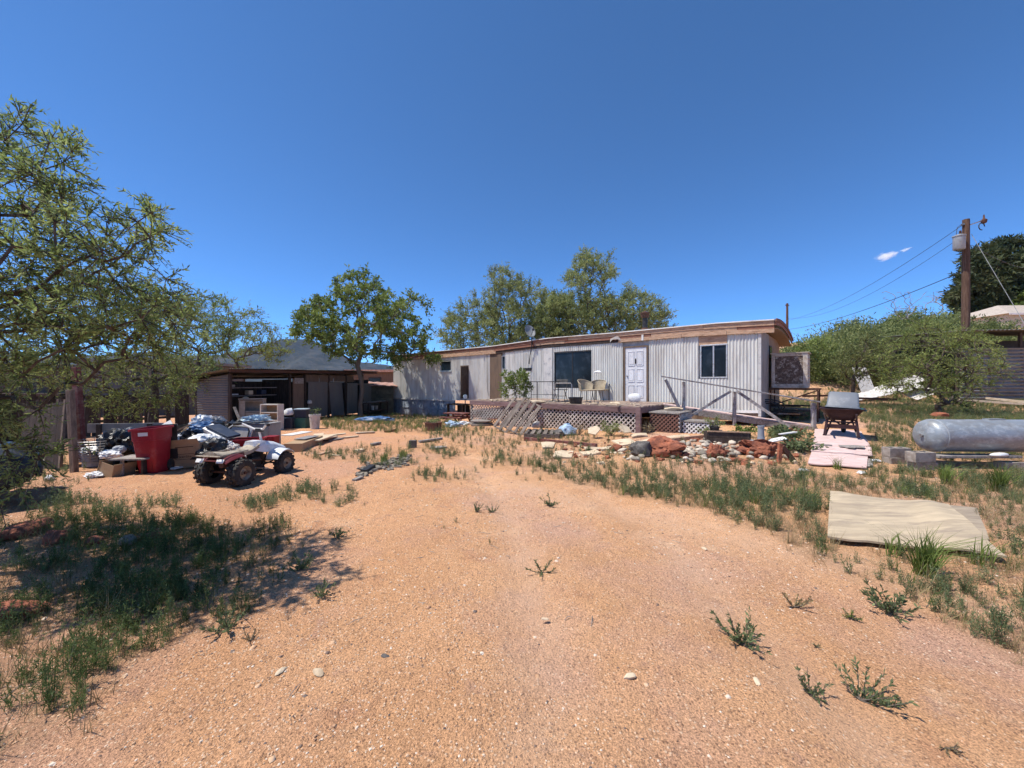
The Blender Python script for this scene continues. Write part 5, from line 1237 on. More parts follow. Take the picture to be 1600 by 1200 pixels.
# planter box with pots
q0, q1 = G(1107, 693), G(1171, 694)
pb_ = thing('planter_box', 'dark weathered plank planter box in front of the ramp', 'planter', q0, math.atan2(q1.y - q0.y, q1.x - q0.x)); PL = (q1 - q0).length
for i in range(2): MB().b2((0, 0, .02 + .13 * i), (PL, .03, .143 + .13 * i)).build('plank', MT['dark_wood'], pb_, bevel=.004); MB().b2((0, .34, .02 + .13 * i), (PL, .37, .143 + .13 * i)).build('plank', MT['dark_wood'], pb_, bevel=.004)
for x in (-.032, PL + .002): MB().b2((x, 0, .0), (x + .03, .37, .27)).build('end_plank', MT['dark_wood'], pb_)
MB().b2((-.02, -.02, .285), (PL + .02, .05, .31)).build('top_trim', MT['fascia_light'], pb_); MB().b2((.005, .035, .1), (PL - .005, .335, .2)).build('soil', MT['fence_wood'], pb_)
def leafy(name, label, loc, r, h, n, lm, seed, cat='plant', L=.06, W=.03, stems=9, parent=None):
    rng = np.random.default_rng(seed); t = thing(name, label, cat, loc)
    mb = MB(); C, D, T = [], [], []
    for i in range(stems):
        a = rng.uniform(0, 6.28); ln = r * rng.uniform(.3, 1); tip = np.array([math.cos(a) * ln, math.sin(a) * ln, h * rng.uniform(.5, 1) * (1.15 - .5 * ln / r)])
        mid = tip * np.array([.45, .45, .65]); mb.tube([(0, 0, 0), mid, tip], [.006, .004, .002], 4, cap=False)
        k = max(3, n // stems)
        for u in rng.uniform(.3, 1.05, k):
            p = (mid * (u / .5) if u < .5 else mid + (tip - mid) * (u - .5) / .5); C.append(p + rng.normal(size=3) * r * .10); d = rng.normal(size=3) + np.array([math.cos(a), math.sin(a), .5]) * .6; D.append(d / np.linalg.norm(d)); T.append(rng.normal(.5, .22))
    n_ = len(C); C = np.array(C); C[:, 2] = np.maximum(C[:, 2], .01)
    V, F, TT = leaf_quads(C, np.array(D), L * rng.uniform(.6, 1.3, n_), W * rng.uniform(.7, 1.3, n_), rng, np.clip(T, 0, 1))
    mb.build('stem', MT['bark_grey'], t); np_obj('foliage', V, F, lm, t, TT); return t
def pot(name, label, loc, r0, r1, h, m, rz=0.0, soil=True, cat='pot'):
    t = thing(name, label, cat, loc, rz); mb = MB(); mb.lathe([(r0, 0), (r1, h * .85), (r1 * 1.08, h * .86), (r1 * 1.08, h), (r1 * .95, h), (r1 * .9, h * .8)], 22); mb.build('body', m, t, smooth=True)
    return t
up = q0 + Vector((0, .18, .2)); d_ = (q1 - q0).normalized()
pot('flower_pot', 'dark plastic pot in the plank planter box', up + d_ * .22, .08, .11, .2, MT['black_plastic'])
leafy('potted_plant', 'dry olive plant in the dark pot on the planter box', up + d_ * .22 + Vector((0, 0, .16)), .26, .34, 260, LM['willow'], 3, L=.07, W=.022)
leafy('potted_plant', 'leafy green plant behind the right half of the planter box', G(1160, 683), .34, .34, 320, LM['grass'], 4, L=.08, W=.05)
leafy('potted_plant', 'dry pale plant at the left of the planter box', G(1106, 684) + Vector((0, .1, 0)), .2, .36, 220, LM['willow'], 5, L=.07, W=.022)
leafy('broadleaf_weed', 'sprawling broad-leaved weed at the foot of the ramp', G(1232, 686), .55, .30, 620, LM['weed'], 6, L=.09, W=.06, stems=16)
leafy('broadleaf_weed', 'broad-leaved weed left of the pink walkway', G(1252, 705), .42, .28, 460, LM['weed'], 7, L=.08, W=.05, stems=14)
leafy('broadleaf_weed', 'broad-leaved weed beside the ramp end', G(1218, 680), .3, .22, 260, LM['weed'], 8, L=.07, W=.05, stems=10)
leafy('bush', 'yellow-green bush against the deck lattice', G(955, 681), .42, .48, 700, LM['willow'], 9, cat='bush', L=.06, W=.022, stems=22)
leafy('bush', 'twiggy brown bush in front of the lattice left of the flagstone', G(905, 680), .4, .42, 260, LM['straw'], 10, cat='bush', L=.05, W=.01, stems=26)
leafy('bush', 'grey dry bush before the brown lattice', G(1012, 678), .3, .4, 260, LM['straw'], 24, cat='bush', L=.05, W=.01, stems=24)
# white flared pipe, white scraps, red split post
q = G(1189, 699); pp = thing('flared_pipe', 'white flared pipe standing on end behind the orange boulder', 'pipe', q)
MB().lathe([(.15, .04), (.155, .06), (.10, .11), (.075, .2), (.066, .3), (.066, .46), (.072, .46), (.072, .5), (.055, .5), (.055, .44)], 24).build('body', MT['grey_plastic'], pp, smooth=True)
for i, (a, b, x, lab) in enumerate(((1203, 696, .20, 'white plastic scrap right of the flared pipe'), (1219, 691, .24, 'tilted white board scrap on the red split post'), (1176, 694, .13, 'small white board scrap left of the flared pipe'))):
    q = G(a, b); mb = MB(); mb.prism([(-x, -.05), (x * .8, -.09), (x, .06), (-x * .7, .09)], .025); o = mb.build('plastic_scrap', MT['white_paint'], None, bevel=.003); o.location = q + Vector((0, -.25 if i < 2 else 0, .16 + .08 * (i == 1) - .1 * (i == 2))); o.rotation_euler = (R(12 - 20 * i), R(-14 + 8 * i), R(12 * i)); tag(o, lab, 'scrap')
q = G(1218, 724); mb = MB(); mb.box((0, 0, .18), (.07, .06, .42), Matrix.Rotation(R(4), 3, 'Y')); o = mb.build('wood_post', MT['red_rock'], None, bevel=.006); o.location = q; tag(o, 'upright orange-brown split post among the rocks', 'post')
q = G(1233, 722); mb = MB(); mb.box((0, 0, .14), (.09, .05, .45), Matrix.Rotation(R(-38), 3, 'Y')); o = mb.build('wood_post', MT['rust'], None, bevel=.006); o.location = q; tag(o, 'dark red board leaning beside the orange post', 'board')
q = G(1248, 681); mb = MB(); mb.box((0, 0, .1), (.34, .05, .2)); o = mb.build('clay_board', MT['red_rock'], None, bevel=.01); o.location = q + Vector((0, .1, 0)); tag(o, 'reddish board set on edge at the foot of the railing post', 'board')
keep([G(1000, 690), G(1240, 690), G(1235, 724), G(990, 722)], -.1)
# red timber edging
for i, (a, b, c, d, lab) in enumerate(((820, 688, 932, 699, 'long red-brown edging timber lying before the flat pallet'), (1046, 690, 1108, 683, 'pale red board lying behind the red boulder'))):
    p, r_ = G(a, b), G(c, d); o = MB().bar(p + Vector((0, 0, .04)), r_ + Vector((0, 0, .04)), .1, .09).build('edging_timber', MT['red_wood' if i == 0 else 'fascia_light'], None, bevel=.006); tag(o, lab, 'timber')

# ------------------------------------------------------------------ pallets
def pallet(name, label, M4, ns=6, ws=1.0):
    t = thing(name, label, 'pallet', M4.translation, 0, None, M4.to_euler()); W, L = 1.0, 1.15
    W *= ws
    for i in range(3): MB().b2((-W / 2, i * (L - .05) / 2, .02), (W / 2, .045 + i * (L - .05) / 2, .11)).build('stringer', MT['pallet'], t)
    for i in range(ns): MB().box((-W / 2 + .05 + i * (W - .1) / (ns - 1), L / 2 + rnd.uniform(-.02, .02), .12), (.085 + .02 * (i % 2), L, .018)).build('slat', MT['pallet'], t)
    for i in range(3 if ws == 1 else 0): MB().box((-W / 2 + .05 + i * (W - .1) / 2, L / 2, .01), (.09, L, .018)).build('slat', MT['pallet'], t)
    return t
def lean(a, b, rz, tilt, roll): return Matrix.Translation(G(a, b) + Vector((0, 0, .03))) @ Matrix.Rotation(rz, 4, 'Z') @ Matrix.Rotation(tilt, 4, 'X') @ Matrix.Rotation(roll, 4, 'Z')
pallet('pallet', 'weathered wooden pallet leaning against the deck, left of the pair', lean(783, 675, R(-25), R(58), R(-24)), 3, .62)
pallet('pallet', 'weathered wooden pallet leaning against the deck, right of the pair', lean(802, 678, R(-27), R(60), R(-24)), 4, .75)
pallet('pallet', 'flat wooden pallet lying in front of the deck lattice', Matrix.Translation(G(846, 686) + Vector((0, 0, .02))) @ Matrix.Rotation(R(-8), 4, 'Z'))
q = G(838, 672); lump('cloth_bundle', MT['cloth'], q + Vector((0, 0, .16)), (.28, .16, .18), 71, 'pale tarpaulin-covered box behind the flat pallet', 'bundle', angular=.8)
q = G(886, 680); lump('plastic_heap', MT['pale_tarp'], q + Vector((0, 0, .12)), (.3, .2, .22), 72, 'grey-blue crumpled plastic against the lattice', 'plastic', crumple=.6, sub=3)
q = G(872, 682); lump('dark_stone_heap', MT['dark_stone'], q + Vector((0, 0, .08)), (.2, .16, .14), 73, 'dark stone at the right end of the flat pallet', 'stone', rough=.5)

# ------------------------------------------------------------------ things left of the pallets
q = G(677, 672); hb_ = thing('half_barrel', 'low round rusty half barrel planter on bare ground', 'planter', q)
MB().lathe([(.26, 0), (.29, .12), (.30, .26), (.31, .27), (.31, .29), (.27, .29), (.26, .2)], 24).build('body', MT['terracotta'], hb_, smooth=True)
for k in range(4):
    a = k * 1.57 + .7; MB().bar((.285 * math.cos(a), .285 * math.sin(a), .0), (.305 * math.cos(a), .305 * math.sin(a), .27), .03, .012, up=(math.cos(a), math.sin(a), 0)).build('rib', MT['rust'], hb_)
leafy('potted_plant', 'small dry plant growing in the half barrel', q + Vector((0, 0, .24)), .26, .16, 160, LM['willow'], 12, L=.07, W=.025)
q = G(715, 660); tbl = thing('picnic_table', 'low dark red picnic table beside the deck lattice', 'table', q, R(-28))
for i in range(4): MB().box((0, -.26 + .17 * i, .42), (1.15, .155, .035)).build('top_board', MT['red_wood'], tbl)
for s in (-1, 1):
    MB().box((0, s * .56, .26), (1.15, .2, .035)).build('bench_board', MT['red_wood'], tbl)
    for x in (-.4, .4): MB().bar((x, s * .45, .0), (x, s * .12, .40), .07, .04).build('leg', MT['red_wood'], tbl)
for x in (-.4, .4): MB().box((x + .045, 0, .22), (.035, 1.2, .07)).build('crossbar', MT['red_wood'], tbl)
q = G(708, 667); lump('tarp_heap', MT['pale_tarp'], q + Vector((0, 0, .07)), (.34, .26, .15), 74, 'crumpled pale blue tarp in front of the red table', 'tarp', crumple=.7, sub=4, rough=.5)
q = G(724, 664); lump('tarp_heap', MT['white_bag'], q + Vector((0, 0, .05)), (.26, .16, .1), 76, 'crumpled white plastic at the right of the blue tarp', 'plastic', crumple=.7, sub=4, rough=.5)
q = G(752, 665); sl = thing('tree_stump', 'flat weathered cable spool lying by the lattice', 'spool', q)
MB().lathe([(.42, .02), (.44, .04), (.44, .10), (.3, .11), (.3, .16), (.42, .17), (.43, .21), (.40, .22)], 26).build('drum', MT['grey_wood'], sl, smooth=True)
sl.name = 'cable_spool'
o = MB().bar(G(752, 664) + Vector((0, .3, .24)), G(776, 666) + Vector((0, .2, .26)), .22, .03).build('red_board', MT['red_wood'], None); tag(o, 'faded red board lying behind the cable spool', 'board')
q = G(727, 652); mbx = thing('mail_post', 'small grey box on a post by the left doorway', 'post', q)
MB().b2((-.025, -.025, -.1), (.025, .025, 1.0)).build('post', MT['grey_wood'], mbx)
m = MB(); m.lathe([(.0, 0), (.10, .01), (.11, .12), (.09, .2), (0, .23)], 14, Matrix.Translation((0, 0, 1.0))); m.build('box', MT['ice_bag'], mbx, smooth=True)
ls = thing('landing', 'dark plank landing below the left doorway', 'landing', UV(wu(727), -.05, 0), HRZ)
MB().b2((-.6, -.8, .52), (.62, -.02, .58)).build('plank_top', MT['dark_wood'], ls)
for x in (-.55, .55): MB().b2((x - .05, -.75, -.5), (x + .05, -.65, .517)).build('post', MT['dark_wood'], ls)
MB().b2((-.5, -.1, -.5), (.5, -.06, .5)).build('back_board', MT['painted_shade'], ls)  # near-black board paints the shade under the landing

# ------------------------------------------------------------------ furniture on the deck
def deck_pt(px, py):
    Y = FPX * (CAM_H - DZ) / (py - 600.0); return Vector(((px - 800) / FPX * Y, Y, DZ + .006))
def shell_chair(label, loc, rz):
    t = thing('patio_chair', label, 'chair', loc, rz, 'patio chairs on the deck')
    m = MB()
    def back(a, b):
        th = R(-95 + 190 * a); r = .27 + .05 * b; hh = .40 + .42 * b * (1 - .45 * abs(2 * a - 1) ** 2.2)
        return (r * math.sin(th), .02 + r * math.cos(th) * .95, hh)
    m.sheet(back, 18, 5, .012, (0, .01, 0)); m.sheet(back, 18, 5); m.build('backrest', MT['chair_mesh'], t, smooth=True)
    m = MB(); m.tube([back(a / 18, 1.0) for a in range(19)], .014, 6); m.build('back_frame', MT['chair_mesh'], t, smooth=True)
    m = MB(); m.lathe([(.0, .40), (.26, .405), (.285, .42), (.285, .44), (.25, .45), (0, .43)], 20); m.build('seat', MT['chair_mesh'], t, smooth=True)
    for a in (45, 135, 225, 315):
        c, s = math.cos(R(a)), math.sin(R(a)); m = MB(); m.tube([(.2 * c, .2 * s, .41), (.22 * c, .22 * s, .2), (.27 * c, .27 * s, .0)], .012, 6); m.build('leg', MT['black_iron'], t, smooth=True)
    return t
shell_chair('tan mesh shell chair on the deck, nearer of the pair before the big window', deck_pt(917, 628.5), R(35)); shell_chair('tan mesh shell chair on the deck, farther right of the pair', deck_pt(932, 627.4) + Vector((.1, .3, 0)), R(-30))
t = thing('tall_chair', 'tall slat-backed iron chair with tan seat by the corrugated wall', 'chair', deck_pt(939, 626.4) + Vector((.25, .7, 0)), R(-20))
for s in (-1, 1):
    MB().tube([(s * .26, .22, 0), (s * .26, .2, .5), (s * .25, .27, 1.12)], .024, 6).build('leg', MT['black_iron'], t); MB().tube([(s * .26, -.22, 0), (s * .26, -.2, .64), (s * .26, .2, .66)], .022, 6).build('leg', MT['black_iron'], t)
MB().box((0, 0, .44), (.52, .44, .04)).build('seat', MT['chair_mesh'], t, bevel=.012)
for i in range(5): MB().b2((-.2 + .1 * i - .032, .235, .50), (-.2 + .1 * i + .032, .25, 1.10)).build('slat', MT['chair_mesh'], t)
MB().tube([(-.26, .27, 1.12), (0, .275, 1.15), (.26, .27, 1.12)], .028, 6).build('top_rail', MT['chair_mesh'], t)
lump('white_towel', MT['white_bag'], deck_pt(939, 626.4) + Vector((.02, .6, 1.13)), (.16, .1, .07), 81, 'white cloth draped over the tall chair corner', 'cloth', crumple=.4)
# folding table and stool
t = thing('folding_table', 'black folding table with thin legs at the left end of the deck', 'table', deck_pt(851, 627.5), R(-35))
MB().box((0, 0, .74), (1.05, .55, .025)).build('table_top', MT['black_iron'], t, bevel=.006)
for x in (-.46, .46):
    for y in (-.22, .22): MB().tube([(x, y, 0), (x, y, .73)], .013, 6).build('leg', MT['black_iron'], t)
    MB().tube([(x, -.22, .25), (x, .22, .25)], .009, 5).build('stretcher', MT['black_iron'], t)
MB().tube([(-.46, .22, .25), (.46, .22, .25)], .009, 5).build('stretcher', MT['black_iron'], t)
t = thing('folding_chair', 'dark folding chair with crossed legs below the big window', 'chair', deck_pt(877, 627.5) + Vector((0, .2, 0)), R(-25))
for s in (-1, 1):
    MB().tube([(s * .22, -.25, 0), (s * .22, .02, .42), (s * .22, .2, .82)], .012, 6).build('leg', MT['black_iron'], t); MB().tube([(s * .20, .26, 0), (s * .20, -.2, .45)], .012, 6).build('leg', MT['black_iron'], t)
MB().box((0, 0, .44), (.44, .4, .022)).build('seat', MT['black_iron'], t); MB().box((0, .17, .74), (.44, .018, .18), Matrix.Rotation(R(-20), 3, 'X')).build('backrest', MT['black_iron'], t)
MB().tube([(-.22, .2, .82), (.22, .2, .82)], .012, 6).build('top_rail', MT['black_iron'], t); MB().tube([(-.2, -.15, .2), (.2, -.15, .2)], .01, 6).build('stretcher', MT['black_iron'], t)
t = thing('deck_rail', 'short grey pipe rail at the front edge of the deck', 'rail', deck_pt(880, 629.6), R(-41))
MB().tube([(-.35, 0, 0), (-.35, 0, .62), (-.31, 0, .68), (.31, 0, .68), (.35, 0, .62), (.35, 0, 0)], .016, 7).build('pipe', MT['steel'], t, smooth=True)
pot('black_pot', 'wide black tub on the front edge of the deck', deck_pt(899.5, 630.6), .20, .23, .21, MT['black_plastic'])
q = deck_pt(994, 628.4) + Vector((0, .2, .16)); q.z -= .02; o = lump('pillow', MT['white_bag'], q, (.24, .08, .17), 83, 'white pillow leaning against the front door', 'pillow', rough=.06, flat=2, angular=0, rz=HRZ)
for v_ in o.data.vertices:
    c_ = v_.co; k_ = max(abs(c_.x) / .24, abs(c_.z) / .17); r_ = math.hypot(c_.x / .24, c_.z / .17)
    if k_ > 1e-4: c_.x *= (r_ / k_) ** .8; c_.z *= (r_ / k_) ** .8
rr = random.Random(21); mb = MB()
for i in range(90):
    u = rr.uniform(DU0 + .2, DU1 - .1); v = rr.uniform(DV + .02, -1.8) if i % 3 else rr.uniform(DV - .0, DV + .3)
    L = rr.uniform(.05, .35); mb.box(UV(u, v, DZ + .012 + rr.uniform(0, .02)), (L, rr.uniform(.02, .10), rr.uniform(.006, .03)), Matrix.Rotation(rr.uniform(0, 3.1), 3, 'Z') @ Matrix.Rotation(rr.uniform(-.08, .08), 3, 'Y'))
o = mb.build('deck_litter', MT['slab'], None); tag(o, 'scraps of wood and plaster littering the deck boards', 'litter', kind='stuff')
for i, (a, b, sx, lab) in enumerate(((1048, 640, .3, 'cream cushion on the upper step'), (962, 632, .25, 'tan rag on the deck left of the front door'), (838, 629, .4, 'pale board lying at the left of the deck edge'))):
    q = deck_pt(a, max(b, 628)); lump('rag', MT['slab'], (UV(-1.95, -2.1, .88) if i == 0 else q + Vector((0, 0, .03))), (sx, .16, .06), 85 + i, lab, 'rag', crumple=.3)
# bush that stands at the deck edge behind the pallets
make_tree('potted_shrub', 'leafy green shrub standing on the deck behind the leaning pallets', Vector(deck_pt(806, 626.6)), [(782, 600), (788, 580), (803, 574), (822, 582), (830, 602), (826, 618), (800, 622), (784, 614)], 70, 15.1, .5, Vector(deck_pt(806, 626.6)) + Vector((0, 0, .35)), LM['grass'], MT['bark_grey'], 41,
    dict(twigs=5, tl=.2, per=8, L=.09, W=.035, droop=.2, up=.1, spread=1.0, thin_r=.008, extra=.5), r_tip=.004, dmin=.08, step=.12)
bpy.data.objects['potted_shrub']['category'] = 'shrub'
# ------------------------------------------------------------------ quad bike
AT = Vector((-4.66, 6.78, 0)); AT.z = gz(AT.x, AT.y) - .005
atv = thing('quad_bike', 'small old white and red quad bike with dusty knobbly tyres', 'quad bike', AT, -math.atan2(.18, .98)); atv.scale = (.96, .93, .98)
def quad_wheel(x, y, r, w, s):
    M0 = Matrix.Translation((x, y, r - .012)) @ Matrix.Rotation(R(90), 4, 'Y')
    wh = MB(); wh.lathe([(r * .50, -w * .42), (r * .72, -w * .5), (r * .90, -w * .44), (r * .97, -w * .28), (r * .985, 0), (r * .97, w * .28), (r * .90, w * .44), (r * .72, w * .5), (r * .50, w * .42)], 30, M0, cap=False)
    o = wh.build('wheel', MT['rubber'], atv, smooth=True)
    k = MB(); n = 15
    for i in range(n):
        for j, (xx, tilt) in enumerate(((-.33, .35), (0, -.35), (.33, .35))):
            a = 2 * math.pi * (i + (.5 if j == 1 else 0)) / n
            Mk = M0 @ Matrix.Rotation(a, 4, 'Z') @ Matrix.Translation((r * (.985 if j == 1 else .945), 0, w * xx)) @ Matrix.Rotation(tilt, 4, 'X')
            k.box((0, 0, 0), (r * .15, r * .21, w * .24)); 
            for q in range(len(k.v) - 8, len(k.v)): k.v[q] = tuple(Mk @ Vector(k.v[q]))
    o2 = k.build('tread', MT['rubber'], o); o2['kind'] = 'stuff'
    rm = MB(); rm.lathe([(r * .06, s * w * .30), (r * .16, s * w * .34), (r * .18, s * w * .20), (r * .38, s * w * .16), (r * .47, s * w * .36), (r * .53, s * w * .44), (r * .53, s * w * .40), (r * .44, s * w * .1), (r * .1, s * w * .02)], 26, M0)
    rm.build('rim', MT['rim'], o, smooth=True)
    hb = MB(); hb.lathe([(.0, s * w * .44), (r * .1, s * w * .43), (r * .11, s * w * .25), (r * .06, s * w * .2)], 12, M0); hb.build('hub', MT['rust'], o, smooth=True)
for s in (-1, 1):
    quad_wheel(s * .315, -.46, .225, .22, s); quad_wheel(s * .33, .52, .205, .165, s)
MB().tube([(-.3, -.46, .21), (.3, -.46, .21)], .022, 8).build('axle', MT['rust'], atv); MB().tube([(-.3, .52, .19), (.3, .52, .19)], .016, 8).build('axle', MT['black_iron'], atv)
fr = MB()
for s in (-1, 1):
    fr.tube([(s * .09, -.62, .42), (s * .10, -.3, .26), (s * .11, .2, .20), (s * .10, .5, .24), (s * .08, .58, .46), (s * .06, .3, .52), (s * .09, -.25, .44), (s * .09, -.62, .42)], .015, 7)
fr.build('frame', MT['black_iron'], atv, smooth=True)
e = MB(); e.box((0, .02, .27), (.22, .34, .18)); e.box((0, .12, .40), (.14, .16, .12), Matrix.Rotation(R(20), 3, 'X'))
for i in range(5): e.box((0, .12 + .01 * i, .36 + .025 * i), (.19, .19, .008), Matrix.Rotation(R(20), 3, 'X'))
e.build('engine', MT['black_iron'], atv, bevel=.01)
ex = MB(); ex.tube([(.10, .2, .30), (.15, .0, .34), (.13, -.3, .36), (.12, -.42, .36), (.12, -.44, .36), (.12, -.66, .37)], [.018, .018, .02, .03, .05, .048], 12); ex.build('exhaust', MT['rust'], atv, smooth=True)
# rear fender
def rf(a, b):
    x = -.30 + .60 * a; d = abs(x); y = -.74 + .52 * b
    z = .52 - .04 * max(0, (d - .20) / .10) ** 2 - .07 * (1 - b) ** 3 - (.16 * max(0, b - .72) / .28 if d > .16 else 0)
    return (x, y, z)
m = MB(); m.sheet(rf, 22, 12, .012); m.build('rear_fender', MT['atv_red'], atv, smooth=True)
m = MB(); m.sheet(lambda a, b: (-.28 + .14 * a, -.76 + .03 * b, .43 + .05 * b), 4, 2, .01); m.sheet(lambda a, b: (.12 + .14 * a, -.76 + .03 * b, .43 + .05 * b), 4, 2, .01); m.build('tail_decal', MT['white_paint'], atv)
sn = MB()
def seat(a, b):
    x = -.14 + .28 * a; y = -.74 + .88 * b; z = .555 + .045 * math.sin(math.pi * a) - .05 * math.sin(math.pi * min(1, b * 1.05)) + (.05 * max(0, b - .8) / .2)
    return (x, y, z)
sn.sheet(seat, 10, 16, .06); sn.build('seat', MT['seat'], atv, smooth=True)
m = MB(); m.tube([(-.2, -.78, .53), (-.2, -.2, .545)], .014, 6); m.tube([(.2, -.78, .53), (.2, -.2, .545)], .014, 6); m.tube([(-.24, -.78, .53), (.24, -.78, .53)], .014, 6); m.build('rack', MT['seat'], atv)
# front fenders and tank cover
for s in (-1, 1):
    def ff(a, b, s=s):
        th = R(22 + 118 * b); r = .255; x = s * (.15 + .26 * a)
        return (x, .50 - r * math.cos(th) * 1.02, .20 + r * math.sin(th) * (1.0 - .10 * a ** 2) + .03)
    m = MB(); m.sheet(ff, 8, 14, .012, (0, 0, 1)); m.build('front_fender', MT['atv_white'], atv, smooth=True)
m = MB(); loft(m, [[Vector((x, y, z)) for x, y, z in sec] for sec in (
    [(-.10, .02, .50), (.10, .02, .50), (.12, .02, .58), (.07, .02, .66), (-.07, .02, .66), (-.12, .02, .56)],
    [(-.16, .22, .44), (.16, .22, .44), (.17, .22, .56), (.10, .22, .66), (-.10, .22, .66), (-.17, .22, .56)],
    [(-.19, .48, .42), (.19, .48, .42), (.19, .48, .52), (.12, .48, .60), (-.12, .48, .60), (-.19, .48, .52)],
    [(-.17, .76, .40), (.17, .76, .40), (.16, .76, .45), (.10, .76, .49), (-.10, .76, .49), (-.16, .76, .45)])])
m.build('tank_cover', MT['atv_white'], atv, smooth=True)
m = MB(); m.tube([(-.17, .70, .36), (-.17, .86, .36), (-.12, .92, .40), (.12, .92, .40), (.17, .86, .36), (.17, .70, .36)], .014, 7); m.build('bumper', MT['black_iron'], atv, smooth=True)
hbm = MB(); hbm.tube([(0, .34, .56), (0, .25, .86)], .02, 8); hbm.tube([(-.36, .08, .96), (-.28, .14, .97), (-.10, .25, .86), (.10, .25, .86), (.28, .14, .97), (.36, .08, .96)], .020, 8); hb_o = hbm.build('handlebar', MT['white_paint'], atv, smooth=True)  # white colour stands in for the gleam of lit chrome
for s in (-1, 1): g = MB(); g.tube([(s * .27, .147, .97), (s * .38, .066, .96)], .028, 8); g.build('grip', MT['black_plastic'], hb_o, smooth=True)
for s in (-1, 1): g = MB(); g.tube([(s * .22, .20, .95), (s * .33, .17, .95)], .006, 5); g.build('lever', MT['steel'], hb_o)
m = MB(); m.box((0, .27, .84), (.13, .08, .07)); m.build('switch_box', MT['black_plastic'], atv, bevel=.01)
for s in (-1, 1): m = MB(); m.bar((s * .10, .08, .18), (s * .34, .08, .18), .05, .02); m.build('footpeg', MT['steel'], atv)
keep([AT + Vector(v) for v in ((-.5, -.7, 0), (.5, -.7, 0), (.7, .7, 0), (-.4, .7, 0))])

# ------------------------------------------------------------------ red wheeled bin
bn0 = G(236, 741); bn0.z -= .01
rb = thing('wheeled_bin', 'faded red plastic wheeled bin standing open among the rubbish', 'bin', bn0 + Vector((-.12, .2, 0)), R(22))
rb.rotation_euler = (R(1), R(-2.5), R(9)); rb.scale = (.64, .72, .93)
m = MB(); loft(m, [rring(.44, .46, .0, .05), rring(.46, .48, .03, .05), rring(.575, .60, .66, .05), rring(.60, .625, .665, .05), rring(.625, .65, .86, .06), rring(.70, .73, .862, .07), rring(.70, .73, .90, .07), rring(.62, .65, .90, .05), rring(.56, .58, .66, .05), rring(.44, .46, .03, .04)]); m.build('body', MT['red_plastic'], rb, smooth=True)
m = MB(); m.b2((-.12, -.282, .36), (.12, -.262, .40)); m.build('grab_bar', MT['red_plastic'], rb, bevel=.006)
for x in (-.15, .125): MB().b2((x, -.262, .02), (x + .025, -.225, .36)).build('rib', MT['red_plastic'], rb)
m = MB(); m.sheet(lambda a, b: (-.36 + .72 * a, .385 + .035 * b, .20 + .72 * b), 6, 8, .02, (0, 1, 0)); m.build('lid', MT['black_plastic'], rb)
for s in (-1, 1): w = MB(); w.lathe([(.03, -.03), (.11, -.03), (.12, -.01), (.12, .01), (.11, .03), (.03, .03)], 18, Matrix.Translation((s * .25, .24, .11)) @ Matrix.Rotation(R(90), 4, 'Y')); w.build('wheel', MT['rubber'], rb, smooth=True)
m = MB(); m.sheet(lambda a, b: (-.10 + .24 * a, -.335, .76 + .07 * b), 2, 1, .004, (0, -1, 0)); m.build('sticker', MT['white_paint'], rb)

# ------------------------------------------------------------------ cardboard carton with printed name
cb0 = G(287, 732); cb = thing('cardboard_carton', 'open brown cardboard carton with printed oval lettering beside the red bin', 'box', cb0 + Vector((0, .2, .02)), R(9)); cb.rotation_euler = (R(2), R(-4), R(9))
bw_, bd_, bh_ = .58, .42, .46
m = MB()
for lo, hi in (((-bw_ / 2, -bd_ / 2, 0), (bw_ / 2, -bd_ / 2 + .008, bh_)), ((-bw_ / 2, bd_ / 2 - .008, 0), (bw_ / 2, bd_ / 2, bh_)), ((-bw_ / 2, -bd_ / 2 + .008, 0), (-bw_ / 2 + .008, bd_ / 2 - .008, bh_)), ((bw_ / 2 - .008, -bd_ / 2 + .008, 0), (bw_ / 2, bd_ / 2 - .008, bh_)), ((-bw_ / 2 + .008, -bd_ / 2 + .008, 0), (bw_ / 2 - .008, bd_ / 2 - .008, .008))): m.b2(lo, hi)
m.build('body', MT['cardboard'], cb)
for s in (-1, 1): MB().sheet(lambda a, b, s=s: (-bw_ / 2 + .01 + (bw_ - .02) * a, s * (bd_ / 2 + (.03 if s < 0 else .10) * b), bh_ + (.10 if s < 0 else -.05) * b), 3, 2, .006).build('flap', MT['cardboard'], cb)
ring = [(math.cos(t) * .055 + (.13 if math.cos(t) > 0 else -.13), math.sin(t) * .055) for t in [i * math.pi / 12 + .01 for i in range(24)]]
m = MB(); n = len(ring)
m.add([(x + .02, -bd_ / 2 - .003, z + .22) for x, z in ring] + [(x * .965 + .02, -bd_ / 2 - .003, z * .86 + .22) for x, z in ring], [(i, (i + 1) % n, n + (i + 1) % n, n + i) for i in range(n)]); m.build('printed_oval', MT['blue_print'], cb)
fc = bpy.data.curves.new('lettering', 'FONT'); fc.body = 'Sterilite'; fc.size = .072; fc.align_x = 'CENTER'; fc.align_y = 'CENTER'; fc.extrude = .0005; fc.materials.append(MT['blue_print'])
ft_ = bpy.data.objects.new('lettering_curve', fc); COL.objects.link(ft_); bpy.context.view_layer.update()
fm = bpy.data.meshes.new_from_object(ft_.evaluated_get(bpy.context.evaluated_depsgraph_get())); bpy.data.objects.remove(ft_); fm.name = 'lettering'
fo = bpy.data.objects.new('lettering', fm); COL.objects.link(fo); fo.parent = cb; fo.location = (.02, -bd_ / 2 - .003, .22); fo.rotation_euler = (R(90), 0, 0)
MB().b2((-.14, -bd_ / 2 - .002, bh_ - .06), (.18, -bd_ / 2 - .0005, bh_ - .045)).build('printed_line', MT['blue_print'], cb)

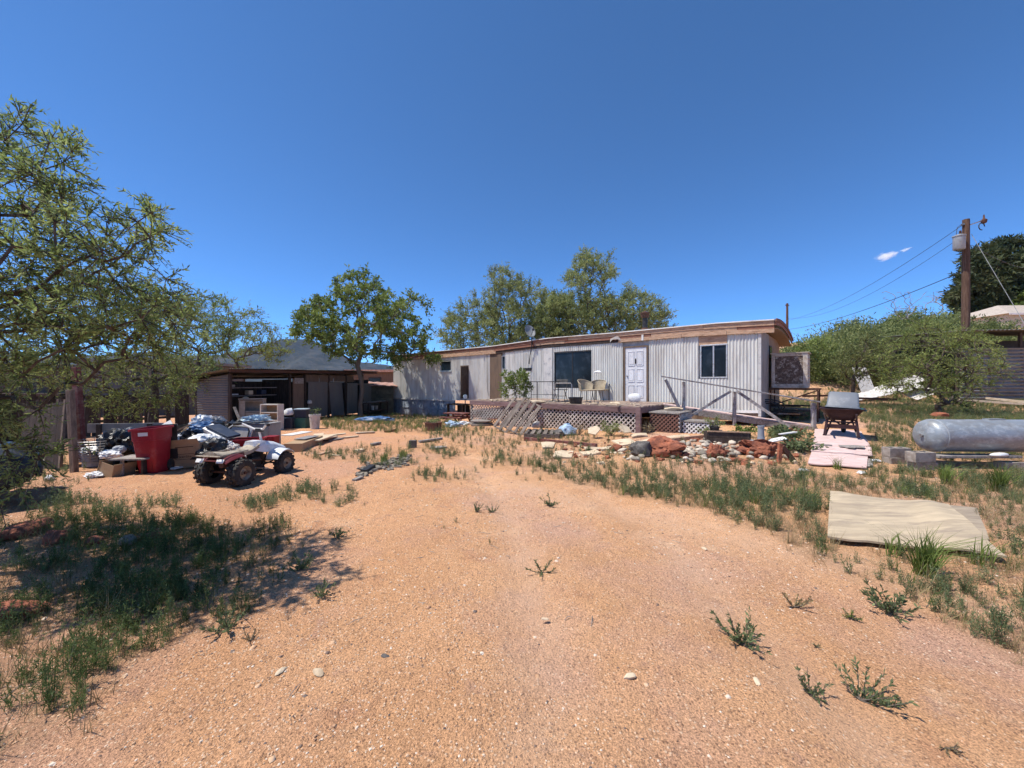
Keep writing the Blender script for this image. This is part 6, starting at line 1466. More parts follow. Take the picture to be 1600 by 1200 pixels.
# ------------------------------------------------------------------ the rubbish heap
def bag(name, m, px, py, z, sx, sy, sz, seed, lab, cat='bag', **k):
    Y = 1.65 * FPX / (py - 600.0); q = Vector(((px - 800) / FPX * Y, Y, 0)); q.z = gz(q.x, q.y) + z
    k.setdefault('crumple', .45); k.setdefault('sub', 4); k.setdefault('flat', .6)
    return lump(name, m, q, (sx, sy, sz), seed, lab, cat, **k)
bag('rubbish_bag', MT['black_bag'], 332, 728, .22, .34, .3, .30, 301, 'black bin bag right of the cardboard carton', )
bag('rubbish_bag', MT['white_bag'], 318, 724, .42, .30, .24, .20, 302, 'bulging white rubbish bag above the cardboard carton')
bag('rubbish_bag', MT['grey_plastic'], 338, 724, .40, .16, .2, .17, 303, 'grey knotted bag next to the black bin bag')
bag('tarp_bundle', MT['blue_tarp'], 318, 714, .62, .30, .25, .15, 304, 'crumpled dark blue tarp on top of the heap', 'tarp', crumple=.6)
bag('rubbish_bag', MT['white_bag'], 316, 708, .72, .24, .2, .17, 305, 'small white bag behind the blue tarp')
bag('rubbish_bag', MT['black_bag'], 300, 716, .3, .45, .35, .30, 306, 'dark bag at the core of the rubbish heap')
bag('rubbish_bag', MT['black_bag'], 352, 712, .25, .5, .35, .28, 307, 'dark bag behind the white foam slab')
bag('rubbish_bag', MT['black_bag'], 184, 726, .36, .34, .3, .36, 308, 'tall black bin bag left of the red bin')
bag('rubbish_bag', MT['navy'], 200, 722, .55, .2, .2, .16, 309, 'dark blue bag on top of the black bag beside the bin')
bag('rubbish_bag', MT['white_bag'], 172, 735, .30, .2, .16, .09, 310, 'flat white bag on the crate left of the bin')
bag('rubbish_bag', MT['grey_plastic'], 186, 733, .36, .10, .1, .09, 311, 'small grey cap-shaped bag on the crate', crumple=.1)
bag('paper_heap', MT['white_bag'], 268, 722, .50, .16, .12, .13, 312, 'crumpled white paper between bin and carton', 'paper', crumple=.8)
bag('paper_heap', MT['white_bag'], 287, 727, .46, .18, .12, .07, 313, 'white paper spilling from the carton top', 'paper', crumple=.8)
bag('paper_heap', MT['white_bag'], 354, 722, .36, .14, .12, .10, 314, 'white crumpled paper under the foam slab', 'paper', crumple=.8)
bag('paper_heap', MT['cloth'], 366, 727, .34, .16, .12, .10, 315, 'grey-white rags beside the quad bike seat', 'rags', crumple=.8)
bag('rubbish_bag', MT['cloth'], 340, 706, .74, .16, .14, .10, 316, 'pale bundle at the back of the heap', crumple=.7)
bag('rubbish_bag', MT['black_bag'], 366, 706, .5, .3, .25, .25, 317, 'dark bag behind the white panel')
bag('paper_scrap', MT['white_bag'], 150, 747, .05, .14, .12, .06, 318, 'white paper on the ground at the left of the heap', 'paper', crumple=.9)
bag('paper_scrap', MT['white_bag'], 78, 751, .04, .08, .06, .05, 319, 'small white scrap on the ground near the parked car', 'paper', crumple=.5)
def board(name, m, p0, p1, w, h, lab, cat='board', up=(0, 0, 1), bev=.004):
    o = MB().bar(p0, p1, w, h, up).build(name, m, None, bevel=bev); tag(o, lab, cat); return o
board('foam_slab', MT['white_paint'], P(325, 668, 8.5), P(357, 684, 8.3), .22, .10, 'bright white foam slab leaning across the heap', 'foam', up=(.35, -.55, .75), bev=.008)
board('plastic_sheet', MT['navy'], P(332, 665, 8.5), P(366, 682, 8.3), .28, .05, 'dark blue panel behind the white foam slab', 'panel', up=(.35, -.2, .9))
board('long_panel', MT['green_boards'], P(248, 682, 9.2), P(352, 668, 9.9), .05, .42, 'long olive board standing on edge behind the heap', 'board')
board('pole', MT['fascia_light'], P(268, 676, 8.8), P(306, 660, 9.0), .03, .03, 'thin pale stick lying across the heap', 'stick')
board('cardboard_sheet', MT['cardboard'], P(282, 690, 8.7), P(300, 668, 8.9), .04, .5, 'tan cardboard sheet tilted inside the heap', 'cardboard', up=(1, -.2, .3))
board('white_board', MT['white_paint'], P(256, 662, 8.0), P(266, 680, 7.9), .26, .02, 'white board poking up behind the red bin', 'board', up=(.3, -.9, .2))
board('cream_batten', MT['cream'], P(270, 700, 8.2), P(275, 662, 8.3), .05, .03, 'upright cream slat at the back of the heap', 'slat')
p0, p1 = G(268, 735), G(322, 723)
board('white_plank', MT['white_paint'], p0 + Vector((0, 0, .03)), p1 + Vector((0, 0, .03)), .12, .03, 'white plank lying in front of the cardboard carton', 'plank')
# white moulded panel, red tub, grey chest
t = thing('moulded_panel', 'off-white moulded plastic panel standing behind the quad bike', 'panel', P(369, 694, 8.7), R(12)); t.rotation_euler = (R(-14), R(6), R(12))
m = MB(); loft(m, [[Vector((x, y, z)) for x, z in ((-.24, 0), (.24, 0), (.26, .34), (.20, .44), (-.16, .44), (-.24, .36))] for y in (.0, .05)]); m.build('body', MT['bucket_white'], t, bevel=.012)
m = MB(); m.tube([(-.20, -.008, .05), (-.19, -.008, .35), (-.14, -.008, .40), (.16, -.008, .40), (.2, -.008, .32), (.2, -.008, .05)], .012, 6); m.build('gasket', MT['black_plastic'], t)
q = P(387, 706, 8.5); q.z = gz(q.x, q.y) + .1
t = thing('red_tub', 'bright red plastic tub behind the quad bike seat', 'tub', q, R(10)); m = MB(); loft_box(m, .46, .32, .58, .42, 0, .36, .05, 4, None, True); m.build('body', MT['red_plastic'], t, smooth=True); m = MB(); loft(m, [rring(.62, .46, .34, .05), rring(.62, .46, .365, .05), rring(.56, .40, .366, .05), rring(.56, .40, .34, .05)]); m.build('rim', MT['red_plastic'], t, smooth=True)
q = P(425, 690, 9.6); q.z = gz(q.x, q.y); t = thing('red_crate', 'small dark red crate peeping out right of the grey chest', 'crate', q, 0); m = MB(); loft_box(m, .22, .22, .26, .26, 0, .34, .03); m.build('body', MT['red_plastic'], t)
q = P(408, 690, 10.2); q.z = gz(q.x, q.y); t = thing('grey_chest', 'plain grey metal chest with plastic heaped on top', 'chest', q, R(-3))
MB().b2((-.38, -.25, 0), (.38, .25, .60)).build('body', MT['grey_box'], t, bevel=.012); MB().b2((-.39, -.26, .605), (.39, .26, .63)).build('lid', MT['grey_box'], t, bevel=.008)
lump('plastic_heap', MT['ice_bag'], q + Vector((-.08, -.05, .72)), (.34, .2, .13), 331, 'heap of pale blue plastic film on the grey chest', 'plastic', crumple=.9, sub=4, rough=.5)
q = G(375, 676); board('leaning_stick', MT['grey_wood'], P(366, 636, 12.6), P(378, 664, 12.4), .08, .03, 'short grey plank leaning at the shed post', 'plank')
# tipped carton, crate with board, wire basket, bench at the far left
q = G(164, 746); t = thing('tipped_carton', 'grey-brown carton tipped over at the left of the heap', 'box', q + Vector((0, .2, 0)), R(-12)); t.rotation_euler = (R(0), R(14), R(-10))
m = MB()
for lo, hi in (((-.15, -.18, 0), (.15, .18, .008)), ((-.15, -.18, .008), (-.142, .18, .26)), ((.142, -.18, .008), (.15, .18, .26)), ((-.142, .172, .008), (.142, .18, .26)), ((-.142, -.18, .008), (.142, -.172, .24))): m.b2(lo, hi)
m.build('body', MT['cardboard'], t); MB().sheet(lambda a, b: (-.15 - .03 * b, -.19 + .38 * a, .26 - .2 * b), 2, 2, .006, (-1, 0, 0)).build('flap', MT['cardboard'], t)
q = G(193, 744); t = thing('crate', 'black open crate with a grey board on top left of the red bin', 'crate', q + Vector((0, .25, 0)), R(6))
for x in (-.24, .22): MB().b2((x, -.2, 0), (x + .03, .2, .27)).build('side', MT['black_plastic'], t)
MB().b2((-.20, .17, .01), (.21, .2, .26)).build('back', MT['black_plastic'], t); MB().b2((-.28, -.24, .275), (.30, .24, .30)).build('top_board', MT['grey_wood'], t); MB().b2((-.11, -.215, 0), (-.06, -.19, .274)).build('slat', MT['grey_wood'], t)
q = G(152, 728); t = thing('wire_basket', 'grey wire basket full of white scraps', 'basket', q, R(10)); m = MB()
for k in range(9):
    z = .12 + .05 * k; r_ = .22 + .01 * k; m.tube([(r_ * math.cos(i * .524) * 1.2, r_ * math.sin(i * .524), z) for i in range(13)], .006, 4, cap=False)
for i in range(14): a = i * .449; m.tube([(.22 * math.cos(a) * 1.2, .22 * math.sin(a), .1), (.31 * math.cos(a) * 1.2, .31 * math.sin(a), .54)], .006, 4, cap=False)
m.build('wires', MT['steel'], t); MB().lathe([(.18, .0), (.21, .02), (.22, .26), (.2, .27)], 16).build('lower_tub', MT['grey_plastic'], t, smooth=True)
lump('paper_heap', MT['white_bag'], q + Vector((-.02, -.1, .34)), (.2, .14, .07), 332, 'white scraps lying in the wire basket', 'paper', crumple=1.0, sub=4)
t = thing('bench', 'dark grey plank bench behind the wire basket', 'bench', G(160, 722) + Vector((0, .2, 0)), R(8))
MB().box((0, .35, .66), (1.5, .04, .2)).build('back_board', MT['grey_box'], t); MB().box((-.1, .06, .37), (1.35, .22, .04)).build('seat_board', MT['grey_box'], t)
for x in (-.5, .5): MB().b2((x - .05, .10, 0), (x + .05, .16, .35)).build('leg', MT['dark_wood'], t); MB().b2((x - .04, .28, 0), (x + .04, .33, .75)).build('leg', MT['dark_wood'], t)
board('pink_board', MT['pink_ply'], G(124, 727) + Vector((0, 0, .08)), G(168, 726) + Vector((0, 0, .1)), .16, .03, 'faded pink board lying at the foot of the bench', 'board')

# ------------------------------------------------------------------ tin shed
C0 = Vector((-11.35, 15.5, -.03)); SF = Vector((.22, .975, 0)).normalized(); SRZ = math.atan2(SF.y, SF.x); SB = Vector((-SF.y, SF.x, 0))
shed = thing('tin_shed', 'long low tin shed with one open bay and corrugated doors', 'shed', C0, SRZ)
def sx(px): k = (px - 800) / FPX; return (k * C0.y - C0.x) / (SF.x - SF.y * k)
SL, SD = 9.6, 1.75
def roofz(x, y): return 2.30 + .02 * x - .14 * (y + .35)
n = 15; w_ = (SL + .75) / n
for i in range(n):
    a = -.35 + i * w_; m = MB(); ns = int(w_ / PIT * 6); rj = rnd.uniform(-.012, .02); yo = rnd.uniform(-.06, .05)
    m.sheet(lambda s, t, a=a, yo=yo, rj=rj: (a - .02 + (w_ + .04) * s, -.40 + yo + (SD + .6) * t, roofz(a + w_ * s, -.40 + (SD + .6) * t) + .014 * math.sin(2 * math.pi * (a + (w_ + .04) * s) / PIT) + rj + .004 * (i % 2)), ns, 2, .004)
    m.build('roof_sheet', MT['dark_metal_roof' if i % 3 else 'galv_dim_shaded'], shed, smooth=True)
for y in (-.3, SD - .1): MB().bar((-.3, y, roofz(-.3, y) - .09), (SL + .35, y, roofz(SL + .35, y) - .09), .06, .12).build('roof_beam', MT['rust' if y < 0 else 'dark_wood'], shed)
for i in range(3):   # horizontally corrugated end wall that faces the drive
    z0 = -.1 + .72 * i; m = MB(); k = int(.74 / PIT * 6)
    m.sheet(lambda s, t, z0=z0: (-.012 * math.sin(2 * math.pi * (z0 + .74 * t) / PIT) - .006 * (i % 2), -.02 + (SD + .0) * s, min(z0 + .74 * t, roofz(0, (SD) * s) - .16)), 6, k, .004, (-1, 0, 0)); m.build('end_sheet', MT['galv_dim_shaded'], shed, smooth=True)
for px in (359, 452, 476, 513, 540, 566): x = sx(px); MB().b2((x - .05, -.06, -.2), (x + .05, .04, roofz(x, 0) - .15)).build('post', MT['dark_wood'], shed)
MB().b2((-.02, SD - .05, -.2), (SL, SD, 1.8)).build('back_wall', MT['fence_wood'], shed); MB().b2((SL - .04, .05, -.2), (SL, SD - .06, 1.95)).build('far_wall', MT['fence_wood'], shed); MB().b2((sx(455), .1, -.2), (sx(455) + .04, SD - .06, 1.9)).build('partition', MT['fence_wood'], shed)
MB().b2((sx(457), -.03, -.1), (sx(474), .0, 1.95)).build('wood_panel', MT['brown_ply'], shed); MB().b2((sx(459), -.05, 1.70), (sx(473), -.034, 1.98)).build('board', MT['grey_wood'], shed)
for (a, b) in ((478, 498), (499, 520), (521, 539), (541, 552)):
    MB().b2((sx(a), -.03, 1.80), (sx(b), -.005, 2.16)).build('header_board', MT['brown_ply'], shed)  # pale boards coloured brown to paint the shade of the shed front
def vsheet(pa, pb, z0, z1, nm='corrugated_door', tilt=0.0, mm='galv_dim_shaded'):
    a, b = sx(pa), sx(pb); m = MB(); k = max(6, int((b - a) / PIT * 6))
    m.sheet(lambda s, t: (a + (b - a) * s + tilt * t, -.05 - .012 * math.sin(2 * math.pi * (a + (b - a) * s) / PIT) - .02 * t, z0 + (z1 - z0) * t), k, 3, .003, (0, -1, 0)); m.build(nm, MT[mm], shed, smooth=True)
vsheet(480, 510, -.05, 1.80); vsheet(517, 537, -.1, 1.76, tilt=-.25); vsheet(541, 557, -.1, 1.74); vsheet(567, 588, -.15, 1.72)
m = MB()
for i in range(22): m.b2((sx(510.5), -.02, .0 + .08 * i), (sx(516), .0, .05 + .08 * i))
o = m.build('louvre', MT['dark_metal_roof'], shed); o['kind'] = 'stuff'
for i, z in enumerate((1.15, 1.5)): MB().b2((.15, .5, z), (2.8, 1.1, z + .03)).build('shelf', MT['grey_wood'], shed)
def at_shed(x, y, z=0.0): return C0 + SF * x + SB * y + Vector((0, 0, z))
inside = [(.5, .75, 1.53, .5, .3, .09, 'cream', 'cream panel on the upper shelf in the open shed bay'), (.55, .7, 1.18, .7, .25, .05, 'white_paint', 'white board on the lower shelf in the open shed bay'), (1.5, .7, 1.18, .25, .2, .18, 'slab', 'tan box on the lower shelf in the open shed bay'), (2.2, .75, 1.18, .3, .25, .2, 'navy', 'dark box at the right of the lower shed shelf')]
for x, y, z, a, b, c, mk, lab in inside:
    o = MB().box((0, 0, c / 2), (a, b, c)).build('stored_box', MT[mk], None, bevel=.01); o.location = at_shed(x, y, z + .03); o.rotation_euler = (0, 0, SRZ + .1); tag(o, lab, 'box')
o = MB(); o.lathe([(.10, -.015), (.13, -.015), (.14, 0), (.13, .015), (.10, .015)], 18); o2 = o.build('coiled_ring', MT['slab'], None, smooth=True); o2.location = at_shed(1.1, .45, 1.0); o2.rotation_euler = (R(90), 0, R(40)); tag(o2, 'pale ring hanging in the open shed bay', 'ring')
# cupboard, bookcase, tubs and bucket in front of the shed
q = G(395, 661.5); t = thing('cupboard', 'cream cupboard with a dark opening at the shed front', 'cupboard', q, R(20))
m = MB(); W, D, H = .88, .45, 1.02
m.b2((-W / 2, -D / 2, 0), (-W / 2 + .03, D / 2, H)); m.b2((W / 2 - .03, -D / 2, 0), (W / 2, D / 2, H)); m.b2((-W / 2 + .03, D / 2 - .02, 0), (W / 2 - .03, D / 2, H)); m.build('carcass', MT['cream'], t); MB().b2((-W / 2 - .02, -D / 2 - .02, H), (W / 2 + .02, D / 2, H + .04)).build('top', MT['cream'], t)
for i in range(3): MB().b2((-W / 2 + .03, -D / 2 + .01, .06 + .44 * i), (W / 2 - .03, D / 2 - .02, .09 + .44 * i)).build('shelf', MT['cream'], t)
MB().b2((-W / 2 + .03, -D / 2 - .02, .10), (-W / 2 + .22, -D / 2, .98)).build('door', MT['cream'], t); MB().b2((-.2, -D / 2 - .02, .10), (.40, -D / 2, .48)).build('door', MT['cream'], t)
q = G(425, 671.5); t = thing('bookcase', 'white bookcase with empty tan shelves before the shed', 'bookcase', q, R(-8))
W, D, H = .72, .30, .94
for x in (-W / 2, W / 2 - .035): MB().b2((x, -D / 2, 0), (x + .035, D / 2, H)).build('side', MT['bucket_white'], t)
MB().b2((-W / 2 + .035, D / 2 - .015, 0), (W / 2 - .035, D / 2, H)).build('back', MT['cardboard'], t)
for i in range(4): MB().b2((-W / 2 + .035, -D / 2, .05 + .285 * i), (W / 2 - .035, D / 2 - .015, .08 + .285 * i)).build('shelf', MT['bucket_white'], t)
def tub(name, lab, px, py, w, d, h, m_, lidm=None, z=0.0, rz=0.0):
    q = G(px, py); q.z += z; t = thing(name, lab, 'tub', q, rz); m = MB(); loft_box(m, w * .86, d * .86, w, d, 0, h, .03); m.build('body', MT[m_], t)
    if lidm: m = MB(); loft_box(m, w * 1.05, d * 1.05, w * 1.05, d * 1.05, h + .001, h + .04, .03); m.build('lid', MT[lidm], t)
    return t
tub('storage_tub', 'dark navy storage tub right of the bookcase', 450, 669.5, .46, .40, .40, 'navy', None, 0, R(5)); tub('storage_tub', 'teal storage tub left of the white bucket', 473, 668.5, .48, .40, .38, 'teal', None, 0, R(-4))
tub('storage_tub', 'blue storage tub with a pale lid on the teal tub', 472, 668.5, .44, .36, .30, 'navy', 'ice_bag', .40, R(6)); 
lump('rubbish_bag', MT['white_bag'], G(451, 669.5) + Vector((0, .0, .58)), (.20, .18, .2), 341, 'pale sack standing on the navy tub', 'bag', crumple=.4)
bk = pot('plastic_bucket', 'tall off-white plastic bucket in front of the corrugated door', G(492, 670), .15, .19, .54, MT['bucket_white'], cat='bucket')
leafy('potted_plant', 'withered dark plant in the off-white bucket', G(492, 670) + Vector((0, 0, .45)), .22, .5, 60, LM['weed_dark'], 51, L=.09, W=.03, stems=8)
lump('white_jug', MT['bucket_white'], at_shed(sx(477) , -.25, .75), (.12, .12, .14), 345, 'off-white jug hanging beside the corrugated door', 'jug', rough=.1)
# work bench with blue tarp near the tree
t = thing('work_bench', 'dark work bench cluttered with jars under the tree', 'bench', at_shed(sx(563), -1.0, -.25), SRZ + R(4))
MB().box((0, 0, .80), (2.6, .6, .05)).build('top', MT['dark_wood'], t); MB().box((0, .05, .3), (2.4, .5, .04)).build('shelf', MT['dark_wood'], t)
for x in (-1.2, 1.2):
    for y in (-.25, .25): MB().b2((x - .04, y - .04, -.2), (x + .04, y + .04, .77)).build('leg', MT['dark_wood'], t)
for i, (x, h, mk, lab) in enumerate(((-.3, .26, 'bucket_white', 'white jar on the work bench shelf, left'), (.1, .24, 'cream', 'white jar on the work bench shelf, right'))):
    o = pot('jar', lab, at_shed(sx(563) + x, -1.05, .10), .08, .09, h, MT[mk], cat='jar')
for i in range(7):
    o = MB().box((0, 0, .02), (rnd.uniform(.2, .5), rnd.uniform(.1, .3), .04)).build('offcut', MT['grey_wood'], None); o.location = at_shed(sx(563) - 1.1 + .35 * i, -1.0 + rnd.uniform(-.15, .15), .58); o.rotation_euler = (0, 0, SRZ + rnd.uniform(-.3, .3)); tag(o, 'grey wood offcut lying on the dark work bench', 'wood', 'offcuts on the work bench')
q = G(586, 659); lump('tarp_heap', MT['blue_tarp'], q + Vector((0, 0, .1)), (.8, .3, .16), 351, 'bright blue tarp on the ground under the work bench', 'tarp', crumple=.5, sub=3)
# olive board hut at the far end
hut = thing('board_hut', 'small olive board hut with a reddish roof between shed and mobile home', 'hut', P(602, 640, 25.2), R(16))
hb0 = gz(P(602, 640, 25.2).x, 25.2) - P(602, 640, 25.2).z
for i in range(7): MB().b2((-.55, -.02, hb0 + .02 + .27 * i), (.52, .02, hb0 + .28 + .27 * i)).build('board', MT['green_boards'], hut)
MB().b2((-1.6, .03, hb0), (.5, 1.8, hb0 + 1.85)).build('wall', MT['green_boards'], hut); m = MB(); m.sheet(lambda a, b: (-1.75 + 2.5 * a, -.25 + 2.2 * b, hb0 + 1.98 + .22 * b - .10 * a + .02 * math.sin(a * 30)), 20, 3, .04); m.build('roof', MT['tile_roof'], hut)

# ------------------------------------------------------------------ boards lying on the sand
for i, (a, b, c, d, w, th, z, mk, lab) in enumerate(((458, 706, 492, 692, .42, .20, .10, 'cardboard', 'low brown box lying right of the quad bike'), (447, 694, 480, 687, .35, .02, .24, 'white_paint', 'white sheet lying on the low brown box'), (468, 700, 490, 694, .3, .02, .225, 'grey_box', 'grey sheet lying on the low brown box'), (484, 697, 512, 687, .5, .03, .14, 'slab', 'cream board propped behind the low brown box'),
    (490, 681, 506, 680, .4, .03, .03, 'slab', 'short cream board on the sand before the bucket'), (495, 688, 525, 683, .2, .03, .03, 'slab', 'thin cream plank on the sand, upper of the pair'), (510, 690, 533, 686, .25, .03, .03, 'grey_wood', 'grey plank beside the thin cream plank'), (512, 681, 540, 678, .2, .02, .02, 'slab', 'pale plank near the dry grass'), (536, 685, 560, 683, .14, .03, .03, 'slab', 'pale plank at the edge of the dry grass'), (556, 678, 585, 676, .14, .03, .03, 'slab', 'long pale plank lying in the dry grass'),
    (498, 712, 517, 707, .10, .03, .03, 'fascia_light', 'single tan stick on the sand right of the quad bike'), (518, 712, 532, 713, .06, .02, .02, 'slab', 'small pale stick on bare sand'), (604, 676, 615, 673, .18, .06, .04, 'fascia', 'brown brick-like board near the grass edge'), (580, 697, 594, 694, .12, .05, .04, 'grey_wood', 'small grey board on the sand, left one'), (557, 708, 568, 706, .16, .07, .04, 'slab', 'pale block lying on the sand'), (568, 741, 582, 732, .12, .06, .05, 'black_plastic', 'black plank on the rubble strip'), (553, 753, 566, 747, .08, .03, .03, 'grey_wood', 'thin dark stick on the sand before the rubble strip'), (655, 692, 690, 687, .1, .05, .04, 'grey_wood', 'grey branch lying near the half barrel'), (676, 702, 694, 700, .22, .04, .03, 'grey_wood', 'flat grey board in the dry weeds'))):
    board('plank' if mk not in ('cardboard',) else 'flat_box', MT[mk], G(a, b) + Vector((0, 0, z)), G(c, d) + Vector((0, 0, z)), w, th, lab, 'plank' if mk != 'cardboard' else 'box')
rr = random.Random(33); mb = MB()
for i in range(150):
    a = rr.uniform(560, 640); b = 738 - (a - 560) * .26 + rr.gauss(0, 4); q = G(a, b); s = rr.uniform(.02, .08)
    mb.box(q + Vector((0, 0, .02)), (s * 1.6, s, rr.uniform(.01, .04)), Matrix.Rotation(rr.uniform(0, 3), 3, 'Z') @ Matrix.Rotation(rr.uniform(-.5, .5), 3, 'X'), jit=.008)
o = mb.build('rubble', MT['river'], None); tag(o, 'strip of pale rubble and plaster chips on the sand', 'rubble', kind='stuff')
q = G(645, 700); t = thing('cut_block', 'small dark block standing on the sand', 'block', q); MB().box((0, 0, .09), (.17, .12, .2)).build('body', MT['dark_stone'], t, bevel=.01)

# ------------------------------------------------------------------ fence at the left
FA, FB = Vector((-14.3, 9.9, 0)), Vector((-12.3, 14.5, 0)); fd = (FB - FA)
fence = thing('board_fence', 'old dark board fence with gaps behind the rubbish heap', 'fence', FA, math.atan2(fd.y, fd.x)); FLn = fd.length
x = 0.0; i = 0
rf_ = random.Random(4)
while x < FLn:
    w = rf_.uniform(.12, .20); gap = rf_.uniform(.0, .03) if rf_.random() > .14 else rf_.uniform(.12, .22); h = rf_.uniform(1.15, 1.5)
    MB().box((x + w / 2, 0, h / 2 - .05), (w, .025, h), Matrix.Rotation(rf_.uniform(-.03, .03), 3, 'Y')).build('fence_board', MT['fence_wood'], fence); x += w + gap
for z in (.4, 1.2): MB().b2((0, .03, z), (FLn, .07, z + .09)).build('rail', MT['fence_wood'], fence)
for k in range(4): MB().b2((FLn * k / 3 - .06, .075, -.2), (FLn * k / 3 + .06, .19, 1.55)).build('post', MT['fence_wood'], fence)
q = G(113, 738); o = thing('gate_post', 'pale weathered gate post left of the bench', 'post', q); MB().box((0, 0, .75), (.09, .09, 1.6), Matrix.Rotation(R(-3), 3, 'Y')).build('shaft', MT['post_wood'], o, bevel=.01)
q = G(124, 722); o = thing('red_post', 'tall dark red post leaning behind the pale gate post', 'post', q); MB().box((0, 0, .95), (.12, .10, 2.1), Matrix.Rotation(R(-4), 3, 'Y')).build('shaft', MT['red_wood'], o, bevel=.01)
q = G(92, 728); o = thing('thin_post', 'thin fence post left of the pale gate post', 'post', q); MB().box((0, 0, .6), (.045, .045, 1.5)).build('shaft', MT['post_wood'], o)
pn = thing('leaning_gate', 'dark brown board gate leaning near the parked car', 'gate', G(62, 732), R(-6)); pn.rotation_euler = (R(-10), R(-9), R(-6))
for k in range(6): MB().box((-.42 + .165 * k, 0, .62), (.16, .025, 1.3)).build('board', MT['dark_wood'], pn)
MB().box((.50, -.02, .62), (.04, .05, 1.35)).build('edge_batten', MT['post_wood'], pn)
# second fence run beyond with lit gaps, low roofed pen
fen2 = thing('rail_fence', 'dark post and board fence farther back at the left', 'fence', (-19.5, 13.5, gz(-19.5, 13.5)), R(6))
for k in range(22): MB().box((.28 * k, 0, .65), (.17, .03, 1.5)).build('fence_board', MT['fence_wood'], fen2) if k % 7 != 5 else None
MB().box((3.0, .05, 1.2), (6.2, .06, .1)).build('rail', MT['fence_wood'], fen2)
# ------------------------------------------------------------------ house beyond the fence
hs = thing('background_house', 'shaded brown stucco house behind the trees at the left', 'house', (-34, 27.5, gz(-34, 27.5)), R(5))
MB().b2((-6, 0, -.5), (3.2, 8, 3.6)).build('wall', MT['stucco_dark'], hs); MB().b2((3.2, -.6, -.5), (9.5, 8, 4.0)).build('wall', MT['stucco_grey'], hs)
MB().b2((-6.4, -.5, 3.62), (3.15, 8.4, 3.85)).build('roof', MT['dark_metal_roof'], hs); MB().b2((2.9, -1.0, 4.02), (9.9, 8.4, 4.25)).build('roof', MT['galv_dim_shaded'], hs); MB().b2((-2, -1.6, 1.7), (3.1, -.02, 1.85)).build('porch_roof', MT['dark_wood'], hs); MB().b2((3.4, -2.4, 1.15), (9.3, -.62, 1.35)).build('porch_roof', MT['dark_wood'], hs)
for (a, b, c, d) in ((-.9, 2.3, .2, 3.0), (7.0, 2.3, 7.6, 2.9), (-4.2, 1.9, -2.8, 3.0)):
    yy = -.03 if a < 3 else -.63
    w = MB().b2((a, yy, b), (c, yy + .06, d)).build('window', MT['dark_wood'], hs); MB().b2((a + .08, yy - .012, b + .08), (c - .08, yy - .004, d - .08)).build('pane', MT['glass'], w)
for x in (3.6, 5.4, 7.3, 9.1): MB().b2((x, -2.3, -.5), (x + .14, -2.15, 1.14)).build('post', MT['dark_wood'], hs)
h2 = thing('background_house', 'tan house with small windows seen between shed and mobile home', 'house', (-13.0, 38, gz(-13, 38)), R(-4))
MB().b2((-3.2, 0, -.5), (4, 5, 3.4)).build('wall', MT['brown_ply'], h2); MB().b2((-3.5, -.4, 3.42), (4.3, 5.3, 3.65)).build('roof', MT['tile_roof'], h2)
for (a, b, c, d) in ((-1.2, 1.9, .1, 2.9), (1.9, 1.7, 2.8, 2.7)):
    w = MB().b2((a, -.04, b), (c, .03, d)).build('window', MT['dark_wood'], h2); MB().b2((a + .08, -.055, b + .08), (c - .08, -.045, d - .08)).build('pane', MT['glass'], w)
# ------------------------------------------------------------------ parked car at the left edge
car = thing('parked_car', 'black car parked at the left edge half hidden by branches', 'car', (-6.97, 5.66, gz(-6.97, 5.66)), R(50))
secs = []       # cross-sections along the car, nose at x = 0, running to -x
for x, w, zt, zs in ((.0, .62, .60, .42), (-.06, .74, .68, .34), (-.25, .82, .76, .26), (-.9, .86, .84, .22), (-1.25, .87, .90, .22), (-1.30, .87, .92, .22), (-3.6, .87, .98, .22), (-4.15, .84, .92, .26), (-4.35, .7, .72, .40)):
    secs.append([Vector((x, -w, zs)), Vector((x, w, zs)), Vector((x, w + .01, (zs + zt) / 2)), Vector((x, w - .05, zt - .05)), Vector((x, w * .7, zt)), Vector((x, -w * .7, zt)), Vector((x, -w + .05, zt - .05)), Vector((x, -w - .01, (zs + zt) / 2))])
m = MB(); loft(m, secs); m.build('body', MT['car'], car, smooth=True)
m = MB(); loft(m, [[Vector((x, -w, z0)), Vector((x, w, z0)), Vector((x, w * .82, z1)), Vector((x, -w * .82, z1))] for x, w, z0, z1 in ((-1.2, .70, .88, .90), (-1.95, .72, .92, 1.36), (-2.9, .72, .95, 1.40), (-3.75, .68, .93, .97))]); m.build('cabin', MT['glass'], car, smooth=False)
for x in (-.75, -3.4):
    for s in (-1, 1):
        Mw = Matrix.Translation((x, s * .80, .31)) @ Matrix.Rotation(R(90), 4, 'X'); w = MB(); w.lathe([(.17, -.10), (.29, -.10), (.315, -.07), (.315, .07), (.29, .10), (.17, .10)], 24, Mw); wo = w.build('wheel', MT['rubber'], car, smooth=True)
        w = MB(); w.lathe([(.03, s * -.06 + .0), (.16, s * -.07), (.18, s * -.09), (.18, s * -.05), (.04, s * -.02)], 20, Mw); w.build('rim', MT['steel'], wo, smooth=True)
for s in (-1, 1): MB().box((-.03, s * .52, .62), (.10, .30, .10), Matrix.Rotation(R(s * 20), 3, 'Z')).build('headlight', MT['glass'], car, bevel=.02)
MB().b2((-.02, -.60, .36), (.045, .60, .50)).build('bumper', MT['black_plastic'], car, bevel=.02); MB().b2((.046, -.22, .40), (.056, .22, .51)).build('number_plate', MT['cream'], car)
for s in (-1, 1):
    m = MB(); m.box((-1.5, s * .95, .98), (.12, .18, .12)); m.build('side_mirror', MT['car'], car, bevel=.03)
